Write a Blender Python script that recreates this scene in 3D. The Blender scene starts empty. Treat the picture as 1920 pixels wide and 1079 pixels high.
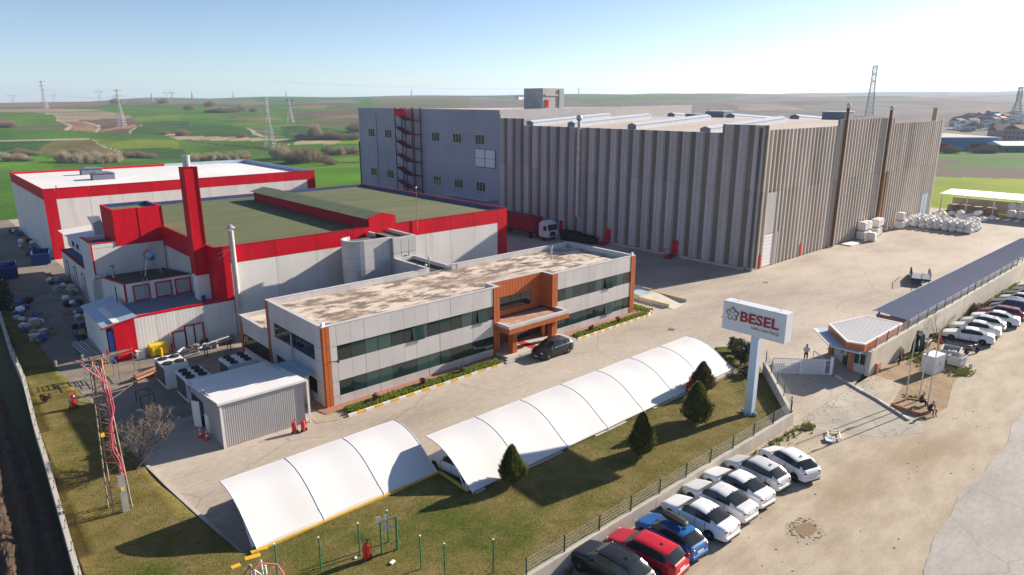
import bpy, bmesh, math, random
import numpy as np
from mathutils import Vector, Matrix

# ---------------------------------------------------------------- scene, camera, light
scene = bpy.context.scene
COL = scene.collection
R = math.radians
random.seed(7)
RNG = np.random.default_rng(11)

cam_data = bpy.data.cameras.new('camera')
cam = bpy.data.objects.new('camera', cam_data)
COL.objects.link(cam)
cam.location = (0, 0, 24)
cam_data.sensor_width = 36.0
cam_data.lens = 36.0 * 1287.0 / 1920.0
cam_data.clip_start = 0.5
cam_data.clip_end = 30000
PITCH, HEAD = R(15.23), R(48.0)
cam.rotation_euler = (R(90) - PITCH, 0, HEAD - R(90))
scene.camera = cam

SUN_AZ, SUN_EL = R(-11.0), R(22.5)      # azimuth counted from +X towards +Y
world = bpy.data.worlds.new('World')
scene.world = world
world.use_nodes = True
wn = world.node_tree
bg = wn.nodes['Background']
sky = wn.nodes.new('ShaderNodeTexSky')
sky.sky_type = 'NISHITA'
sky.sun_disc = False
sky.sun_elevation = SUN_EL
sky.sun_rotation = R(90) - SUN_AZ
sky.altitude = 100
sky.air_density = 0.64
sky.dust_density = 0.4
sky.ozone_density = 1.4
wn.links.new(sky.outputs[0], bg.inputs[0])
bg.inputs[1].default_value = 0.072

sun_data = bpy.data.lights.new('sun', 'SUN')
sun_data.energy = 5.0
sun_data.angle = R(0.53)
sun_data.color = (1.0, 0.885, 0.745)
sun = bpy.data.objects.new('sun', sun_data)
COL.objects.link(sun)
sdir = Vector((math.cos(SUN_AZ) * math.cos(SUN_EL), math.sin(SUN_AZ) * math.cos(SUN_EL), math.sin(SUN_EL)))
sun.rotation_euler = sdir.to_track_quat('Z', 'Y').to_euler()
sun.location = (60, -40, 60)

scene.view_settings.view_transform = 'Standard'
scene.view_settings.look = 'None'
scene.view_settings.exposure = 1.1
scene.view_settings.gamma = 1.0
scene.view_settings.use_curve_mapping = False
try:
    scene.cycles.volume_bounces = 1
    scene.cycles.max_bounces = 6
    scene.cycles.transparent_max_bounces = 8
except Exception:
    pass

# ---------------------------------------------------------------- helpers
class MB:
    """collects vertices and faces; build() links them as ONE mesh object"""
    def __init__(self):
        self.v = []; self.f = []; self.m = []
    def add(self, vs, fs, m=0):
        n = len(self.v); self.v.extend(vs)
        for f in fs:
            self.f.append(tuple(i + n for i in f)); self.m.append(m)
        return self
    def box(self, x0, x1, y0, y1, z0, z1, m=0):
        return self.add([(x0, y0, z0), (x1, y0, z0), (x1, y1, z0), (x0, y1, z0), (x0, y0, z1), (x1, y0, z1), (x1, y1, z1), (x0, y1, z1)],
                        [(0, 3, 2, 1), (4, 5, 6, 7), (0, 1, 5, 4), (1, 2, 6, 5), (2, 3, 7, 6), (3, 0, 4, 7)], m)
    def obox(self, c, s, rz=0.0, ry=0.0, rx=0.0, m=0):
        M = Matrix.Translation(c) @ Matrix.Rotation(rz, 4, 'Z') @ Matrix.Rotation(ry, 4, 'Y') @ Matrix.Rotation(rx, 4, 'X')
        a, b, d = s[0] / 2, s[1] / 2, s[2] / 2
        P = [(-a, -b, -d), (a, -b, -d), (a, b, -d), (-a, b, -d), (-a, -b, d), (a, -b, d), (a, b, d), (-a, b, d)]
        return self.add([tuple(M @ Vector(p)) for p in P], [(0, 3, 2, 1), (4, 5, 6, 7), (0, 1, 5, 4), (1, 2, 6, 5), (2, 3, 7, 6), (3, 0, 4, 7)], m)
    def bar(self, a, b, w, m=0, n=4, w2=None):
        a, b = Vector(a), Vector(b); d = b - a
        if d.length < 1e-6: return self
        d.normalize()
        u = d.cross(Vector((0, 0, 1)))
        if u.length < 1e-3: u = Vector((1, 0, 0))
        u.normalize(); v = d.cross(u)
        w2 = w if w2 is None else w2
        vs = []
        for p, r in ((a, w), (b, w2)):
            for k in range(n):
                t = 2 * math.pi * (k + .5) / n
                vs.append(tuple(p + u * (r * math.cos(t)) + v * (r * math.sin(t))))
        fs = [(k, (k + 1) % n, n + (k + 1) % n, n + k) for k in range(n)] + [tuple(range(n - 1, -1, -1)), tuple(range(n, 2 * n))]
        return self.add(vs, fs, m)
    def path(self, pts, r, n=6, m=0):
        pts = [Vector(p) for p in pts]; vs = []
        N = len(pts); prev = None
        for i, p in enumerate(pts):
            d = (pts[min(i + 1, N - 1)] - pts[max(i - 1, 0)])
            d.normalize() if d.length > 0 else None
            u = d.cross(Vector((0, 0, 1))) if prev is None else prev - d * prev.dot(d)
            if u.length < 1e-3: u = d.cross(Vector((1, 0, 0)))
            u.normalize(); prev = u; v = d.cross(u)
            rr = r[i] if isinstance(r, (list, tuple)) else r
            for k in range(n):
                t = 2 * math.pi * k / n
                vs.append(tuple(p + u * (rr * math.cos(t)) + v * (rr * math.sin(t))))
        fs = []
        for i in range(N - 1):
            for k in range(n):
                fs.append((i * n + k, i * n + (k + 1) % n, (i + 1) * n + (k + 1) % n, (i + 1) * n + k))
        fs += [tuple(range(n - 1, -1, -1)), tuple((N - 1) * n + k for k in range(n))]
        return self.add(vs, fs, m)
    def cyl(self, x, y, z0, z1, r, n=16, m=0, r1=None):
        r1 = r if r1 is None else r1
        vs = [(x + r * math.cos(2 * math.pi * k / n), y + r * math.sin(2 * math.pi * k / n), z0) for k in range(n)]
        vs += [(x + r1 * math.cos(2 * math.pi * k / n), y + r1 * math.sin(2 * math.pi * k / n), z1) for k in range(n)]
        fs = [(k, (k + 1) % n, n + (k + 1) % n, n + k) for k in range(n)] + [tuple(range(n - 1, -1, -1)), tuple(range(n, 2 * n))]
        return self.add(vs, fs, m)
    def lathe(self, c, prof, n=16, m=0, axis='Z'):
        vs = []
        for (r, h) in prof:
            for k in range(n):
                t = 2 * math.pi * k / n
                a, b = r * math.cos(t), r * math.sin(t)
                p = {'Z': (a, b, h), 'X': (h, a, b), 'Y': (a, h, b)}[axis]
                vs.append((c[0] + p[0], c[1] + p[1], c[2] + p[2]))
        fs = []
        for i in range(len(prof) - 1):
            for k in range(n):
                q = (i * n + k, i * n + (k + 1) % n, (i + 1) * n + (k + 1) % n, (i + 1) * n + k)
                fs.append(q if axis != 'Y' else q[::-1])
        fs += [tuple(range(n - 1, -1, -1)), tuple((len(prof) - 1) * n + k for k in range(n))]
        return self.add(vs, fs, m)
    def prism(self, pts, z0, z1, m=0):
        n = len(pts)
        a = sum(pts[i][0] * pts[(i + 1) % n][1] - pts[(i + 1) % n][0] * pts[i][1] for i in range(n))
        if a < 0: pts = pts[::-1]
        vs = [(p[0], p[1], z0) for p in pts] + [(p[0], p[1], z1) for p in pts]
        fs = [(k, (k + 1) % n, n + (k + 1) % n, n + k) for k in range(n)] + [tuple(range(n - 1, -1, -1)), tuple(range(n, 2 * n))]
        return self.add(vs, fs, m)
    def hprism(self, prof, axis, a, b, m=0):
        """profile in (y,z) extruded along X from a to b (axis 'X'), or in (x,z) along Y"""
        n = len(prof)
        if axis == 'X':
            vs = [(a, p[0], p[1]) for p in prof] + [(b, p[0], p[1]) for p in prof]
        else:
            vs = [(p[0], a, p[1]) for p in prof] + [(p[0], b, p[1]) for p in prof]
        return self.add(vs, [(k, (k + 1) % n, n + (k + 1) % n, n + k) for k in range(n)] + [tuple(range(n - 1, -1, -1)), tuple(range(n, 2 * n))], m)
    def quad(self, a, b, c, d, m=0):
        return self.add([a, b, c, d], [(0, 1, 2, 3)], m)
    def ball(self, c, r, nu=10, nv=7, m=0, jit=0.0):
        vs = []; rx, ry, rz = (r, r, r) if not isinstance(r, (tuple, list)) else r
        for j in range(nv + 1):
            t = math.pi * j / nv
            for k in range(nu):
                p = 2 * math.pi * k / nu
                q = 1 + jit * (random.random() - .5)
                vs.append((c[0] + rx * q * math.sin(t) * math.cos(p), c[1] + ry * q * math.sin(t) * math.sin(p), c[2] + rz * q * math.cos(t)))
        fs = []
        for j in range(nv):
            for k in range(nu):
                fs.append((j * nu + k, (j + 1) * nu + k, (j + 1) * nu + (k + 1) % nu, j * nu + (k + 1) % nu))
        return self.add(vs, fs, m)
    def corr(self, o, u, v, lu, lv, pitch, depth, nrm, flat=.5, m=0, thick=.03):
        """ribbed sheet: ribs run along v, repeat along u, rise along nrm"""
        o, u, v, nrm = Vector(o), Vector(u).normalized(), Vector(v).normalized(), Vector(nrm).normalized()
        n = max(1, round(lu / pitch)); p = lu / n
        prof = []
        for i in range(n):
            s = i * p
            prof += [(s, 0), (s + p * flat, 0), (s + p * (flat + .12), depth), (s + p * .88, depth)]
        prof.append((lu, 0))
        k = len(prof); vs = []
        for t in (0, lv):
            for s, h in prof:
                vs.append(tuple(o + u * s + v * t + nrm * h))
        for t in (0, lv):
            for s in (0, lu):
                vs.append(tuple(o + u * s + v * t - nrm * thick))
        flip = u.cross(v).dot(nrm) < 0
        fs = [(i, i + 1, k + i + 1, k + i) for i in range(k - 1)]
        b = 2 * k
        fs += [(b + 1, b, b + 2, b + 3), (k, k + k - 1, b + 3, b + 2), (k - 1, 0, b, b + 1), (0, k, b + 2, b), (2 * k - 1, k - 1, b + 1, b + 3)]
        if flip: fs = [f[::-1] for f in fs]
        return self.add(vs, fs, m)
    def mesh(self, name, mats, smooth=False, off=(0, 0, 0)):
        me = bpy.data.meshes.new(name)
        ox, oy, oz = off
        me.from_pydata([(a - ox, b - oy, c - oz) for a, b, c in self.v], [], self.f)
        mats = mats if isinstance(mats, (list, tuple)) else [mats]
        for x in mats: me.materials.append(x)
        if len(mats) > 1: me.polygons.foreach_set('material_index', self.m)
        if smooth: me.polygons.foreach_set('use_smooth', [True] * len(self.f))
        me.update()
        return me
    def build(self, name, mats, parent=None, smooth=False, local=False):
        off = (0, 0, 0) if (parent is None or local) else org(parent)
        me = self.mesh(name, mats, smooth, off)
        o = bpy.data.objects.new(name, me); COL.objects.link(o)
        if parent is not None: o.parent = parent
        return o

def org(o):
    p = Vector((0, 0, 0))
    while o is not None:
        p += o.location; o = o.parent
    return p

def tag(o, label=None, cat=None, group=None, kind=None):
    if label: o['label'] = label
    if cat: o['category'] = cat
    if group: o['group'] = group
    if kind: o['kind'] = kind
    return o

def thing(name, label, cat, loc=(0, 0, 0), rz=0.0, group=None, kind=None):
    o = bpy.data.objects.new(name, None); COL.objects.link(o)
    o.location = loc; o.rotation_euler = (0, 0, rz); o.empty_display_size = .5
    return tag(o, label, cat, group, kind)

def piece(name, me, parent, loc, rz=0.0, label=None):
    """one piece that shares its mesh with its look-alikes; loc in world space"""
    o = bpy.data.objects.new(name, me); COL.objects.link(o)
    o.parent = parent
    o.location = Vector(loc) - org(parent); o.rotation_euler = (0, 0, rz)
    if label: o['label'] = label
    return o

def copy_tree(o, loc, rz=0.0, label=None, scale=None):
    r = o.copy(); COL.objects.link(r); r.location = loc; r.rotation_euler = (0, 0, rz)
    if scale: r.scale = scale
    if label: r['label'] = label
    for ch in o.children:
        c = ch.copy(); COL.objects.link(c); c.parent = r
        for g in ch.children:
            d = g.copy(); COL.objects.link(d); d.parent = c
    return r

def struct(o):
    o['kind'] = 'structure'; return o

# ---------------------------------------------------------------- materials
MATS = {}
def mat(name, c, c2=None, scale=2.0, rough=.7, metal=0.0, bump=0.0, bscale=None, lo=.35, hi=.65, spec=.4, coat=0.0,
        stretch=(1, 1, 1), c3=None, s3=.3, lo3=.5, hi3=.7, detail=6.0, fine=0.0, trans=0.0, bdist=.05, rnd=0.0):
    if name in MATS: return MATS[name]
    m = bpy.data.materials.new(name); m.use_nodes = True
    nt = m.node_tree; N = nt.nodes; L = nt.links
    b = N['Principled BSDF']
    b.inputs['Roughness'].default_value = rough
    b.inputs['Metallic'].default_value = metal
    b.inputs['Specular IOR Level'].default_value = spec
    if coat: b.inputs['Coat Weight'].default_value = coat; b.inputs['Coat Roughness'].default_value = .22
    if trans: b.inputs['Transmission Weight'].default_value = trans
    col = None
    geo = N.new('ShaderNodeNewGeometry'); mp = N.new('ShaderNodeMapping')
    mp.inputs['Scale'].default_value = stretch
    L.new(geo.outputs['Position'], mp.inputs['Vector'])
    def noise(sc, det=detail):
        n = N.new('ShaderNodeTexNoise'); n.inputs['Scale'].default_value = sc; n.inputs['Detail'].default_value = det
        n.inputs['Roughness'].default_value = .62
        L.new(mp.outputs[0], n.inputs['Vector']); return n
    def mixc(fac, a, bb):
        x = N.new('ShaderNodeMix'); x.data_type = 'RGBA'
        L.new(fac, x.inputs['Factor'])
        if isinstance(a, tuple): x.inputs['A'].default_value = (*a, 1)
        else: L.new(a, x.inputs['A'])
        if isinstance(bb, tuple): x.inputs['B'].default_value = (*bb, 1)
        else: L.new(bb, x.inputs['B'])
        return x.outputs['Result']
    def rampf(src, a, bb):
        r = N.new('ShaderNodeMapRange'); r.inputs['From Min'].default_value = a; r.inputs['From Max'].default_value = bb
        L.new(src, r.inputs['Value']); return r.outputs[0]
    b.inputs['Base Color'].default_value = (*c, 1)
    if c2 is not None:
        n = noise(scale); col = mixc(rampf(n.outputs['Fac'], lo, hi), c, c2)
        if c3 is not None:
            n3 = noise(s3); col = mixc(rampf(n3.outputs['Fac'], lo3, hi3), col, c3)
        if fine:
            nf = noise(scale * 14, 3); f = rampf(nf.outputs['Fac'], .3, .7)
            mul = N.new('ShaderNodeMapRange'); mul.inputs['To Min'].default_value = 1 - fine; mul.inputs['To Max'].default_value = 1 + fine * .6
            L.new(f, mul.inputs['Value'])
            h = N.new('ShaderNodeVectorMath'); h.operation = 'SCALE'
            L.new(col, h.inputs[0]); L.new(mul.outputs[0], h.inputs['Scale']); col = h.outputs[0]
        if rnd:
            oi = N.new('ShaderNodeObjectInfo'); mr = N.new('ShaderNodeMapRange'); mr.inputs['To Min'].default_value = 1 - rnd; mr.inputs['To Max'].default_value = 1 + rnd
            L.new(oi.outputs['Random'], mr.inputs['Value']); h = N.new('ShaderNodeVectorMath'); h.operation = 'SCALE'; L.new(col, h.inputs[0]); L.new(mr.outputs[0], h.inputs['Scale']); col = h.outputs[0]
        L.new(col, b.inputs['Base Color'])
    if bump:
        nb = noise(bscale or scale * 4)
        bp = N.new('ShaderNodeBump'); bp.inputs['Strength'].default_value = bump; bp.inputs['Distance'].default_value = bdist
        L.new(nb.outputs['Fac'], bp.inputs['Height']); L.new(bp.outputs[0], b.inputs['Normal'])
    MATS[name] = m
    return m

M_conc = mat('yard_concrete', (.405, .34, .275), (.30, .25, .205), .22, .85, bump=.2, bscale=9, c3=(.47, .41, .34), s3=.06, lo3=.42, hi3=.62, fine=.14, stretch=(.5, 1, 1))
M_apron = mat('old_concrete', (.40, .36, .30), (.29, .265, .23), .5, .9, bump=.4, bscale=6, c3=(.46, .41, .34), s3=.15, fine=.15)
M_dirt = mat('dirt_lot', (.45, .38, .29), (.33, .27, .20), .8, .95, lo=.38, hi=.68, bump=.10, bscale=3, stretch=(.4, 1, 1), c3=(.30, .225, .145), s3=.11, lo3=.53, hi3=.66, fine=.13, bdist=.06)
M_dirt2 = mat('brown_dirt', (.38, .265, .15), (.25, .175, .10), .6, .95, bump=.9, bscale=5, fine=.25, bdist=.12)
M_asph = mat('worn_asphalt', (.36, .335, .31), (.265, .25, .235), .25, .85, bump=.3, bscale=8, c3=(.41, .385, .36), s3=.12, lo3=.48, hi3=.66, fine=.14, stretch=(.45, 1, 1))
M_lawn = mat('lawn_grass', (.150, .132, .034), (.235, .185, .075), .7, .95, bump=1.0, bscale=14, spec=.08, c3=(.095, .118, .022), s3=.16, lo3=.50, hi3=.64, fine=.35, bdist=.12)
M_blade = mat('grass_blade', (.20, .185, .038), (.27, .215, .07), .5, .9, spec=.08, c3=(.10, .15, .03), s3=.16, lo3=.48, hi3=.62)
M_soil = mat('ploughed_soil', (.12, .075, .046), (.075, .048, .032), 1.2, 1.0, bump=1.0, bscale=7, fine=.3, bdist=.2)
M_weed = mat('weeds', (.10, .135, .025), (.17, .16, .05), 1.4, .9)
M_hedge = mat('planting', (.15, .22, .030), (.23, .27, .05), 1.6, .85)
M_alu = mat('aluminium_panel', (.60, .575, .57), (.55, .53, .525), .4, .42, .15, spec=.5, rnd=.05)
M_coping = mat('grey_coping', (.56, .55, .54), (.48, .47, .46), .6, .5, spec=.5)
M_darkgap = mat('dark_joint', (.11, .11, .11), rough=.9)  # dark grey core wall that shows in the gaps between panels
M_glass = mat('green_glass', (.010, .034, .034), rough=.06, spec=.8)
M_glass2 = mat('green_glass_light', (.030, .075, .072), rough=.08, spec=.8)
M_glass3 = mat('green_glass_dark', (.005, .018, .019), rough=.05, spec=.8)
M_glassb = mat('blue_black_glass', (.008, .014, .020), rough=.06, spec=.8)
M_orange = mat('orange_tile', (.56, .15, .035), (.47, .12, .03), 3.0, .45, fine=.1)
M_orangej = mat('orange_joint', (.16, .05, .02), rough=.9)
M_roofpatch = mat('patchy_roof', (.63, .53, .44), (.19, .145, .11), .8, .95, lo=.46, hi=.56, bump=.3, c3=(.26, .19, .14), s3=.22, lo3=.54, hi3=.66, stretch=(.5, 1, 1), fine=.15)
M_roofred = mat('reddish_roof', (.36, .20, .14), (.50, .36, .27), .9, .95, lo=.5, hi=.62)
M_beige = mat('beige_stone', (.60, .50, .40), (.54, .45, .36), 1.2, .6)
M_carpet = mat('red_carpet', (.45, .012, .03), rough=.95)
M_brickpath = mat('brick_paving', (.36, .17, .11), (.28, .13, .09), 3.0, .9, bump=.2)
M_yellow = mat('yellow_paint', (.66, .42, .06), (.55, .35, .06), 2.0, .7)
M_whitep = mat('white_paint', (.72, .70, .66), (.60, .58, .54), 1.6, .7)
M_red = mat('red_cladding', (.66, .006, .022), (.50, .006, .020), .9, .55, spec=.12, rnd=.08, stretch=(1, 1, .2), c3=(.60, .03, .045), s3=.4, lo3=.55, hi3=.8)
M_redd = mat('dark_red_cladding', (.34, .010, .022), (.29, .010, .020), .8, .6, spec=.15)
M_white = mat('white_cladding', (.78, .75, .71), (.70, .67, .635), .35, .5, c3=(.52, .50, .46), s3=.5, lo3=.54, hi3=.8, rnd=.05, stretch=(1, 1, .16))
M_whiteroof = mat('white_roof_sheet', (.80, .78, .76), (.72, .70, .68), .12, .5)
M_greenroof = mat('green_roof_felt', (.112, .135, .055), (.085, .102, .042), .35, .9, c3=(.15, .145, .085), s3=.09, stretch=(.3, 1.5, 1), fine=.10)
M_greenroof2 = mat('green_roof_sheet', (.19, .22, .12), (.15, .18, .095), .6, .6)
M_dkroof = mat('dark_roof', (.035, .04, .025), (.055, .055, .035), .8, .9)
M_blueliner = mat('blue_liner', (.030, .11, .27), (.02, .07, .19), .5, .6)
M_paleblue = mat('pale_blue_sheet', (.42, .52, .63), (.38, .48, .58), .4, .5)
M_grey = mat('grey_cladding', (.34, .36, .41), (.30, .32, .365), .15, .6, c3=(.25, .255, .28), s3=.05)
M_grey2 = mat('light_grey_block', (.42, .415, .41), (.36, .355, .35), .4, .7)
M_concl = mat('pale_precast', (.49, .46, .44), (.39, .365, .35), .5, .9, stretch=(1, 1, .12), c3=(.40, .36, .33), s3=.25, bump=.1, rnd=.10)
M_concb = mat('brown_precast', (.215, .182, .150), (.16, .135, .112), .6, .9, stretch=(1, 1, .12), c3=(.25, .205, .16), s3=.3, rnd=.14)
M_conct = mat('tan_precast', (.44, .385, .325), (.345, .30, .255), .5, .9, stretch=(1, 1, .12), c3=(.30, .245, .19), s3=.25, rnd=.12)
M_concr = mat('sunlit_tint_precast', (.56, .49, .42), (.45, .39, .33), .5, .9, stretch=(1, 1, .12), c3=(.40, .335, .27), s3=.25, bump=.1, rnd=.10)  # pale precast again, brightened and warmed in colour for the sunlit right face
M_rustst = mat('rust_stained_precast', (.26, .13, .05), (.36, .22, .11), .5, .9, stretch=(1, 1, .15))
M_whroof = mat('warehouse_roof', (.50, .43, .38), (.42, .36, .32), .12, .85, c3=(.56, .50, .45), s3=.05)
M_skyl = mat('skylight_sheet', (.62, .66, .70), (.72, .75, .78), 1.5, .25, spec=.6)
M_galv = mat('galvanised_steel', (.55, .57, .59), (.45, .47, .49), 1.5, .35, .6)
M_rust = mat('rusty_steel', (.20, .095, .045), (.12, .065, .035), 2.0, .8, .2)
M_oldst = mat('weathered_steel', (.33, .29, .25), (.22, .16, .11), 2.5, .7, .3)
M_stack = mat('stack_steel', (.62, .60, .57), (.50, .46, .42), 1.0, .5, .3, c3=(.42, .25, .13), s3=.25, lo3=.58, hi3=.75)
M_black = mat('black_plastic', (.015, .015, .017), rough=.55)
M_rubber = mat('tyre_rubber', (.018, .018, .018), rough=.9)
M_dark = mat('dark_interior', (.02, .02, .022), rough=.9)
M_membrane = mat('white_membrane', (.66, .66, .66), (.635, .635, .635), .4, .6, spec=.15, c3=(.60, .595, .58), s3=.12, lo3=.52, hi3=.8)
M_wsteel = mat('white_steel', (.74, .75, .77), rough=.4)
M_signface = mat('sign_face', (.66, .68, .72), rough=.45)
M_signpole = mat('sign_pole_paint', (.56, .65, .76), (.52, .61, .72), .8, .45)
M_letter = mat('dark_red_letters', (.30, .012, .022), rough=.4)
M_whitelet = mat('white_trim', (.80, .78, .76), rough=.5)
M_gold = mat('gold_script', (.38, .30, .16), rough=.5)
M_starbr = mat('star_outline', (.09, .07, .06), rough=.5)
M_green = mat('green_paint', (.015, .17, .085), rough=.5)
M_dkgreenp = mat('dark_green_post', (.012, .055, .05), rough=.5)
M_wallc = mat('wall_concrete', (.50, .455, .40), (.42, .38, .33), .7, .9, bump=.2, c3=(.36, .32, .27), s3=.5, lo3=.56, hi3=.75, stretch=(1, 1, .5))
M_wallc2 = mat('cream_block', (.56, .51, .42), (.50, .45, .37), .8, .9, bump=.2, c3=(.44, .39, .32), s3=.4, lo3=.55, hi3=.75)
M_blueroof = mat('slate_blue_sheet', (.115, .135, .225), (.10, .118, .20), .4, .45, spec=.5)
M_brownw = mat('brown_sheet', (.23, .14, .12), (.19, .115, .10), 1.0, .7)
M_shed = mat('grey_shed_sheet', (.46, .45, .45), (.42, .41, .41), .5, .5)
M_shedw = mat('white_shed_roof', (.74, .73, .72), (.66, .65, .64), .4, .45)
M_unit = mat('white_unit_paint', (.72, .73, .73), (.66, .67, .67), 1.0, .5)
M_grille = mat('dark_grille', (.045, .05, .055), rough=.7)
M_bag = mat('white_bag', (.82, .80, .77), (.74, .72, .69), 1.5, .75, bump=.4, bscale=5)
M_bluep = mat('blue_paint', (.012, .045, .22), (.01, .035, .16), 1.0, .5)
M_blued = mat('dusty_blue_tarp', (.06, .12, .30), (.04, .08, .2), 2.0, .6)
M_carton = mat('brown_carton', (.36, .24, .14), (.28, .18, .11), 2.0, .9)
M_wood = mat('old_timber', (.40, .28, .17), (.28, .19, .12), 2.0, .9)
M_pink = mat('pink_cable', (.62, .13, .17), (.50, .09, .13), 2.0, .5)
M_firered = mat('extinguisher_red', (.55, .012, .016), rough=.3, coat=.5)
M_cone = mat('cone_orange', (.70, .10, .03), rough=.6)
M_wire = mat('wire_grey', (.26, .28, .29), rough=.6)
M_lat = mat('lattice_steel', (.45, .46, .46), (.38, .39, .39), .1, .6, .1)
M_latd = mat('lattice_steel_far', (.34, .36, .38), rough=.7)
M_bark = mat('bark', (.13, .10, .075), (.09, .07, .055), 3.0, .95)
M_twig = mat('bare_twigs', (.32, .245, .17), (.23, .18, .13), .3, .95)
M_twig2 = mat('tan_twigs', (.46, .38, .26), (.37, .30, .21), .3, .95)
M_leafc = mat('conifer_spray', (.10, .135, .024), (.15, .17, .034), 2.0, .8, c3=(.19, .15, .035), s3=1.1, lo3=.56, hi3=.72)
M_leafb = mat('conifer_tip', (.12, .15, .030), (.17, .165, .040), 2.0, .8)
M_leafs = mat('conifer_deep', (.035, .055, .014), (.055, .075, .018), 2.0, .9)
M_leafc2 = mat('browning_spray', (.075, .075, .024), (.14, .095, .04), 2.0, .8)
M_leafd = mat('shrub_leaf', (.045, .058, .022), (.085, .085, .035), 2.0, .8)
M_skin = mat('skin', (.50, .30, .21), rough=.6)
M_redflag = mat('red_cloth', (.72, .035, .02), rough=.8)
M_rooftile = mat('red_roof_tile', (.20, .11, .085), (.16, .09, .07), .5, .9)
M_brickw = mat('brick_house_wall', (.46, .30, .24), (.40, .26, .21), .3, .9)
M_plast = mat('cream_wall', (.55, .50, .44), rough=.9)
M_hblue = mat('hall_blue', (.05, .22, .48), rough=.6)
M_hdark = mat('hall_slate', (.085, .105, .16), rough=.7)
M_hgrey = mat('hall_grey', (.17, .19, .24), rough=.7)
M_htan = mat('hall_tan', (.45, .38, .32), rough=.8)
M_hgreen = mat('hall_green', (.10, .17, .17), rough=.7)
M_stone = mat('stones', (.40, .33, .25), (.28, .23, .17), 3.0, .95)

def add_translucency(m, f=.4):
    nt = m.node_tree; N = nt.nodes; L = nt.links; b = N['Principled BSDF']; o = [n for n in N if n.type == 'OUTPUT_MATERIAL'][0]
    tr = N.new('ShaderNodeBsdfTranslucent'); mx = N.new('ShaderNodeMixShader'); mx.inputs[0].default_value = f
    if b.inputs['Base Color'].links: L.new(b.inputs['Base Color'].links[0].from_socket, tr.inputs['Color'])
    else: tr.inputs['Color'].default_value = b.inputs['Base Color'].default_value
    L.new(b.outputs[0], mx.inputs[1]); L.new(tr.outputs[0], mx.inputs[2]); L.new(mx.outputs[0], o.inputs['Surface'])
for m_ in (M_leafc, M_leafb, M_leafs, M_leafc2, M_leafd, M_blade, M_hedge, M_weed): add_translucency(m_)
def add_cracks(m, scale, width, dark, warp=1.2):
    nt = m.node_tree; N = nt.nodes; L = nt.links; b = N['Principled BSDF']; src = b.inputs['Base Color'].links[0].from_socket
    geo = N.new('ShaderNodeNewGeometry'); nz = N.new('ShaderNodeTexNoise'); nz.inputs['Scale'].default_value = .5; nz.inputs['Detail'].default_value = 5
    L.new(geo.outputs['Position'], nz.inputs['Vector'])
    ad = N.new('ShaderNodeVectorMath'); ad.operation = 'SCALE'; ad.inputs['Scale'].default_value = warp; L.new(nz.outputs['Color'], ad.inputs[0])
    s2 = N.new('ShaderNodeVectorMath'); s2.operation = 'ADD'; L.new(geo.outputs['Position'], s2.inputs[0]); L.new(ad.outputs[0], s2.inputs[1])
    v = N.new('ShaderNodeTexVoronoi'); v.feature = 'DISTANCE_TO_EDGE'; v.voronoi_dimensions = '2D'; v.inputs['Scale'].default_value = scale; L.new(s2.outputs[0], v.inputs['Vector'])
    r = N.new('ShaderNodeMapRange'); r.inputs['From Min'].default_value = 0; r.inputs['From Max'].default_value = width; r.inputs['To Min'].default_value = dark; L.new(v.outputs['Distance'], r.inputs['Value'])
    h = N.new('ShaderNodeVectorMath'); h.operation = 'SCALE'; L.new(src, h.inputs[0]); L.new(r.outputs[0], h.inputs['Scale']); L.new(h.outputs[0], b.inputs['Base Color'])
add_cracks(M_conc, .085, .008, .74); add_cracks(M_apron, .45, .03, .6); add_cracks(M_asph, .16, .012, .75)
M_dirtshade = mat('dirty_and_shaded_yard', (.25, .215, .175), (.17, .15, .125), .4, .9, bump=.2, bscale=8, c3=(.30, .265, .22), s3=.09, fine=.2)  # dirty paving, its colour also darkened to deepen the shade lying there

def paint(name, c, rough=.25):
    return mat('paint_' + name, c, rough=rough + .1, spec=.4, coat=.35)

# ---------------------------------------------------------------- terrain with its fields
T_AZ = [-36.9, -25.4, -11.4, 1.8, 14.8, 26.4, 36.7]
T_D = [0, 180, 300, 420, 560, 760, 1030, 1500, 2200, 3200, 4500, 7000]
T_Z = [[0, 0, -7, -12, -14, -5, 8, 15, 13.5, 5, -5, -10], [0, 0, -7, -12, -14, -5, 10, 20, 28, 31, 24, 10], [0, 0, -5, -9, -11, -3, 8, 22, 34, 36, 30, 20], [0, 0, -2, -4, -3, 3, 12, 27, 39, 40, 36, 30], [0, 0, 0, 0, 2, 8, 16, 27, 43, 50, 50, 40], [0, 0, 0, 0, 0, 4, 14, 33, 26, 42, 70, 55], [0, 0, 0, 0, 0, 2, 8, 24, 34, 48, 70, 60]]
def terrain(x, y):
    x = np.atleast_1d(np.asarray(x, float)); y = np.atleast_1d(np.asarray(y, float))
    d = np.hypot(x, y)
    az = np.degrees(HEAD - np.arctan2(y, x)); az = (az + 180) % 360 - 180
    a = np.clip(az, T_AZ[0], T_AZ[-1])
    ld = np.log(d + 60.); LD = np.log(np.array(T_D) + 60.)
    rows = np.array([np.interp(ld, LD, r) for r in T_Z])
    A = np.array(T_AZ)
    k = np.clip(np.searchsorted(A, a) - 1, 0, len(A) - 2)
    t = (a - A[k]) / (A[k + 1] - A[k]); t = t * t * (3 - 2 * t)
    i = np.arange(len(x))
    z = rows[k, i] * (1 - t) + rows[k + 1, i] * t
    w = np.clip((d - 250) / 600, 0, 1)
    return z + w * np.minimum(d / 1500, 1.6) * (1.6 * np.sin(x / 170 + y / 310) + 1.3 * np.sin(x / 95 - y / 140 + 1.7) + .7 * np.sin(y / 61 + x / 83))
def tz(x, y): return float(terrain(x, y)[0])

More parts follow.
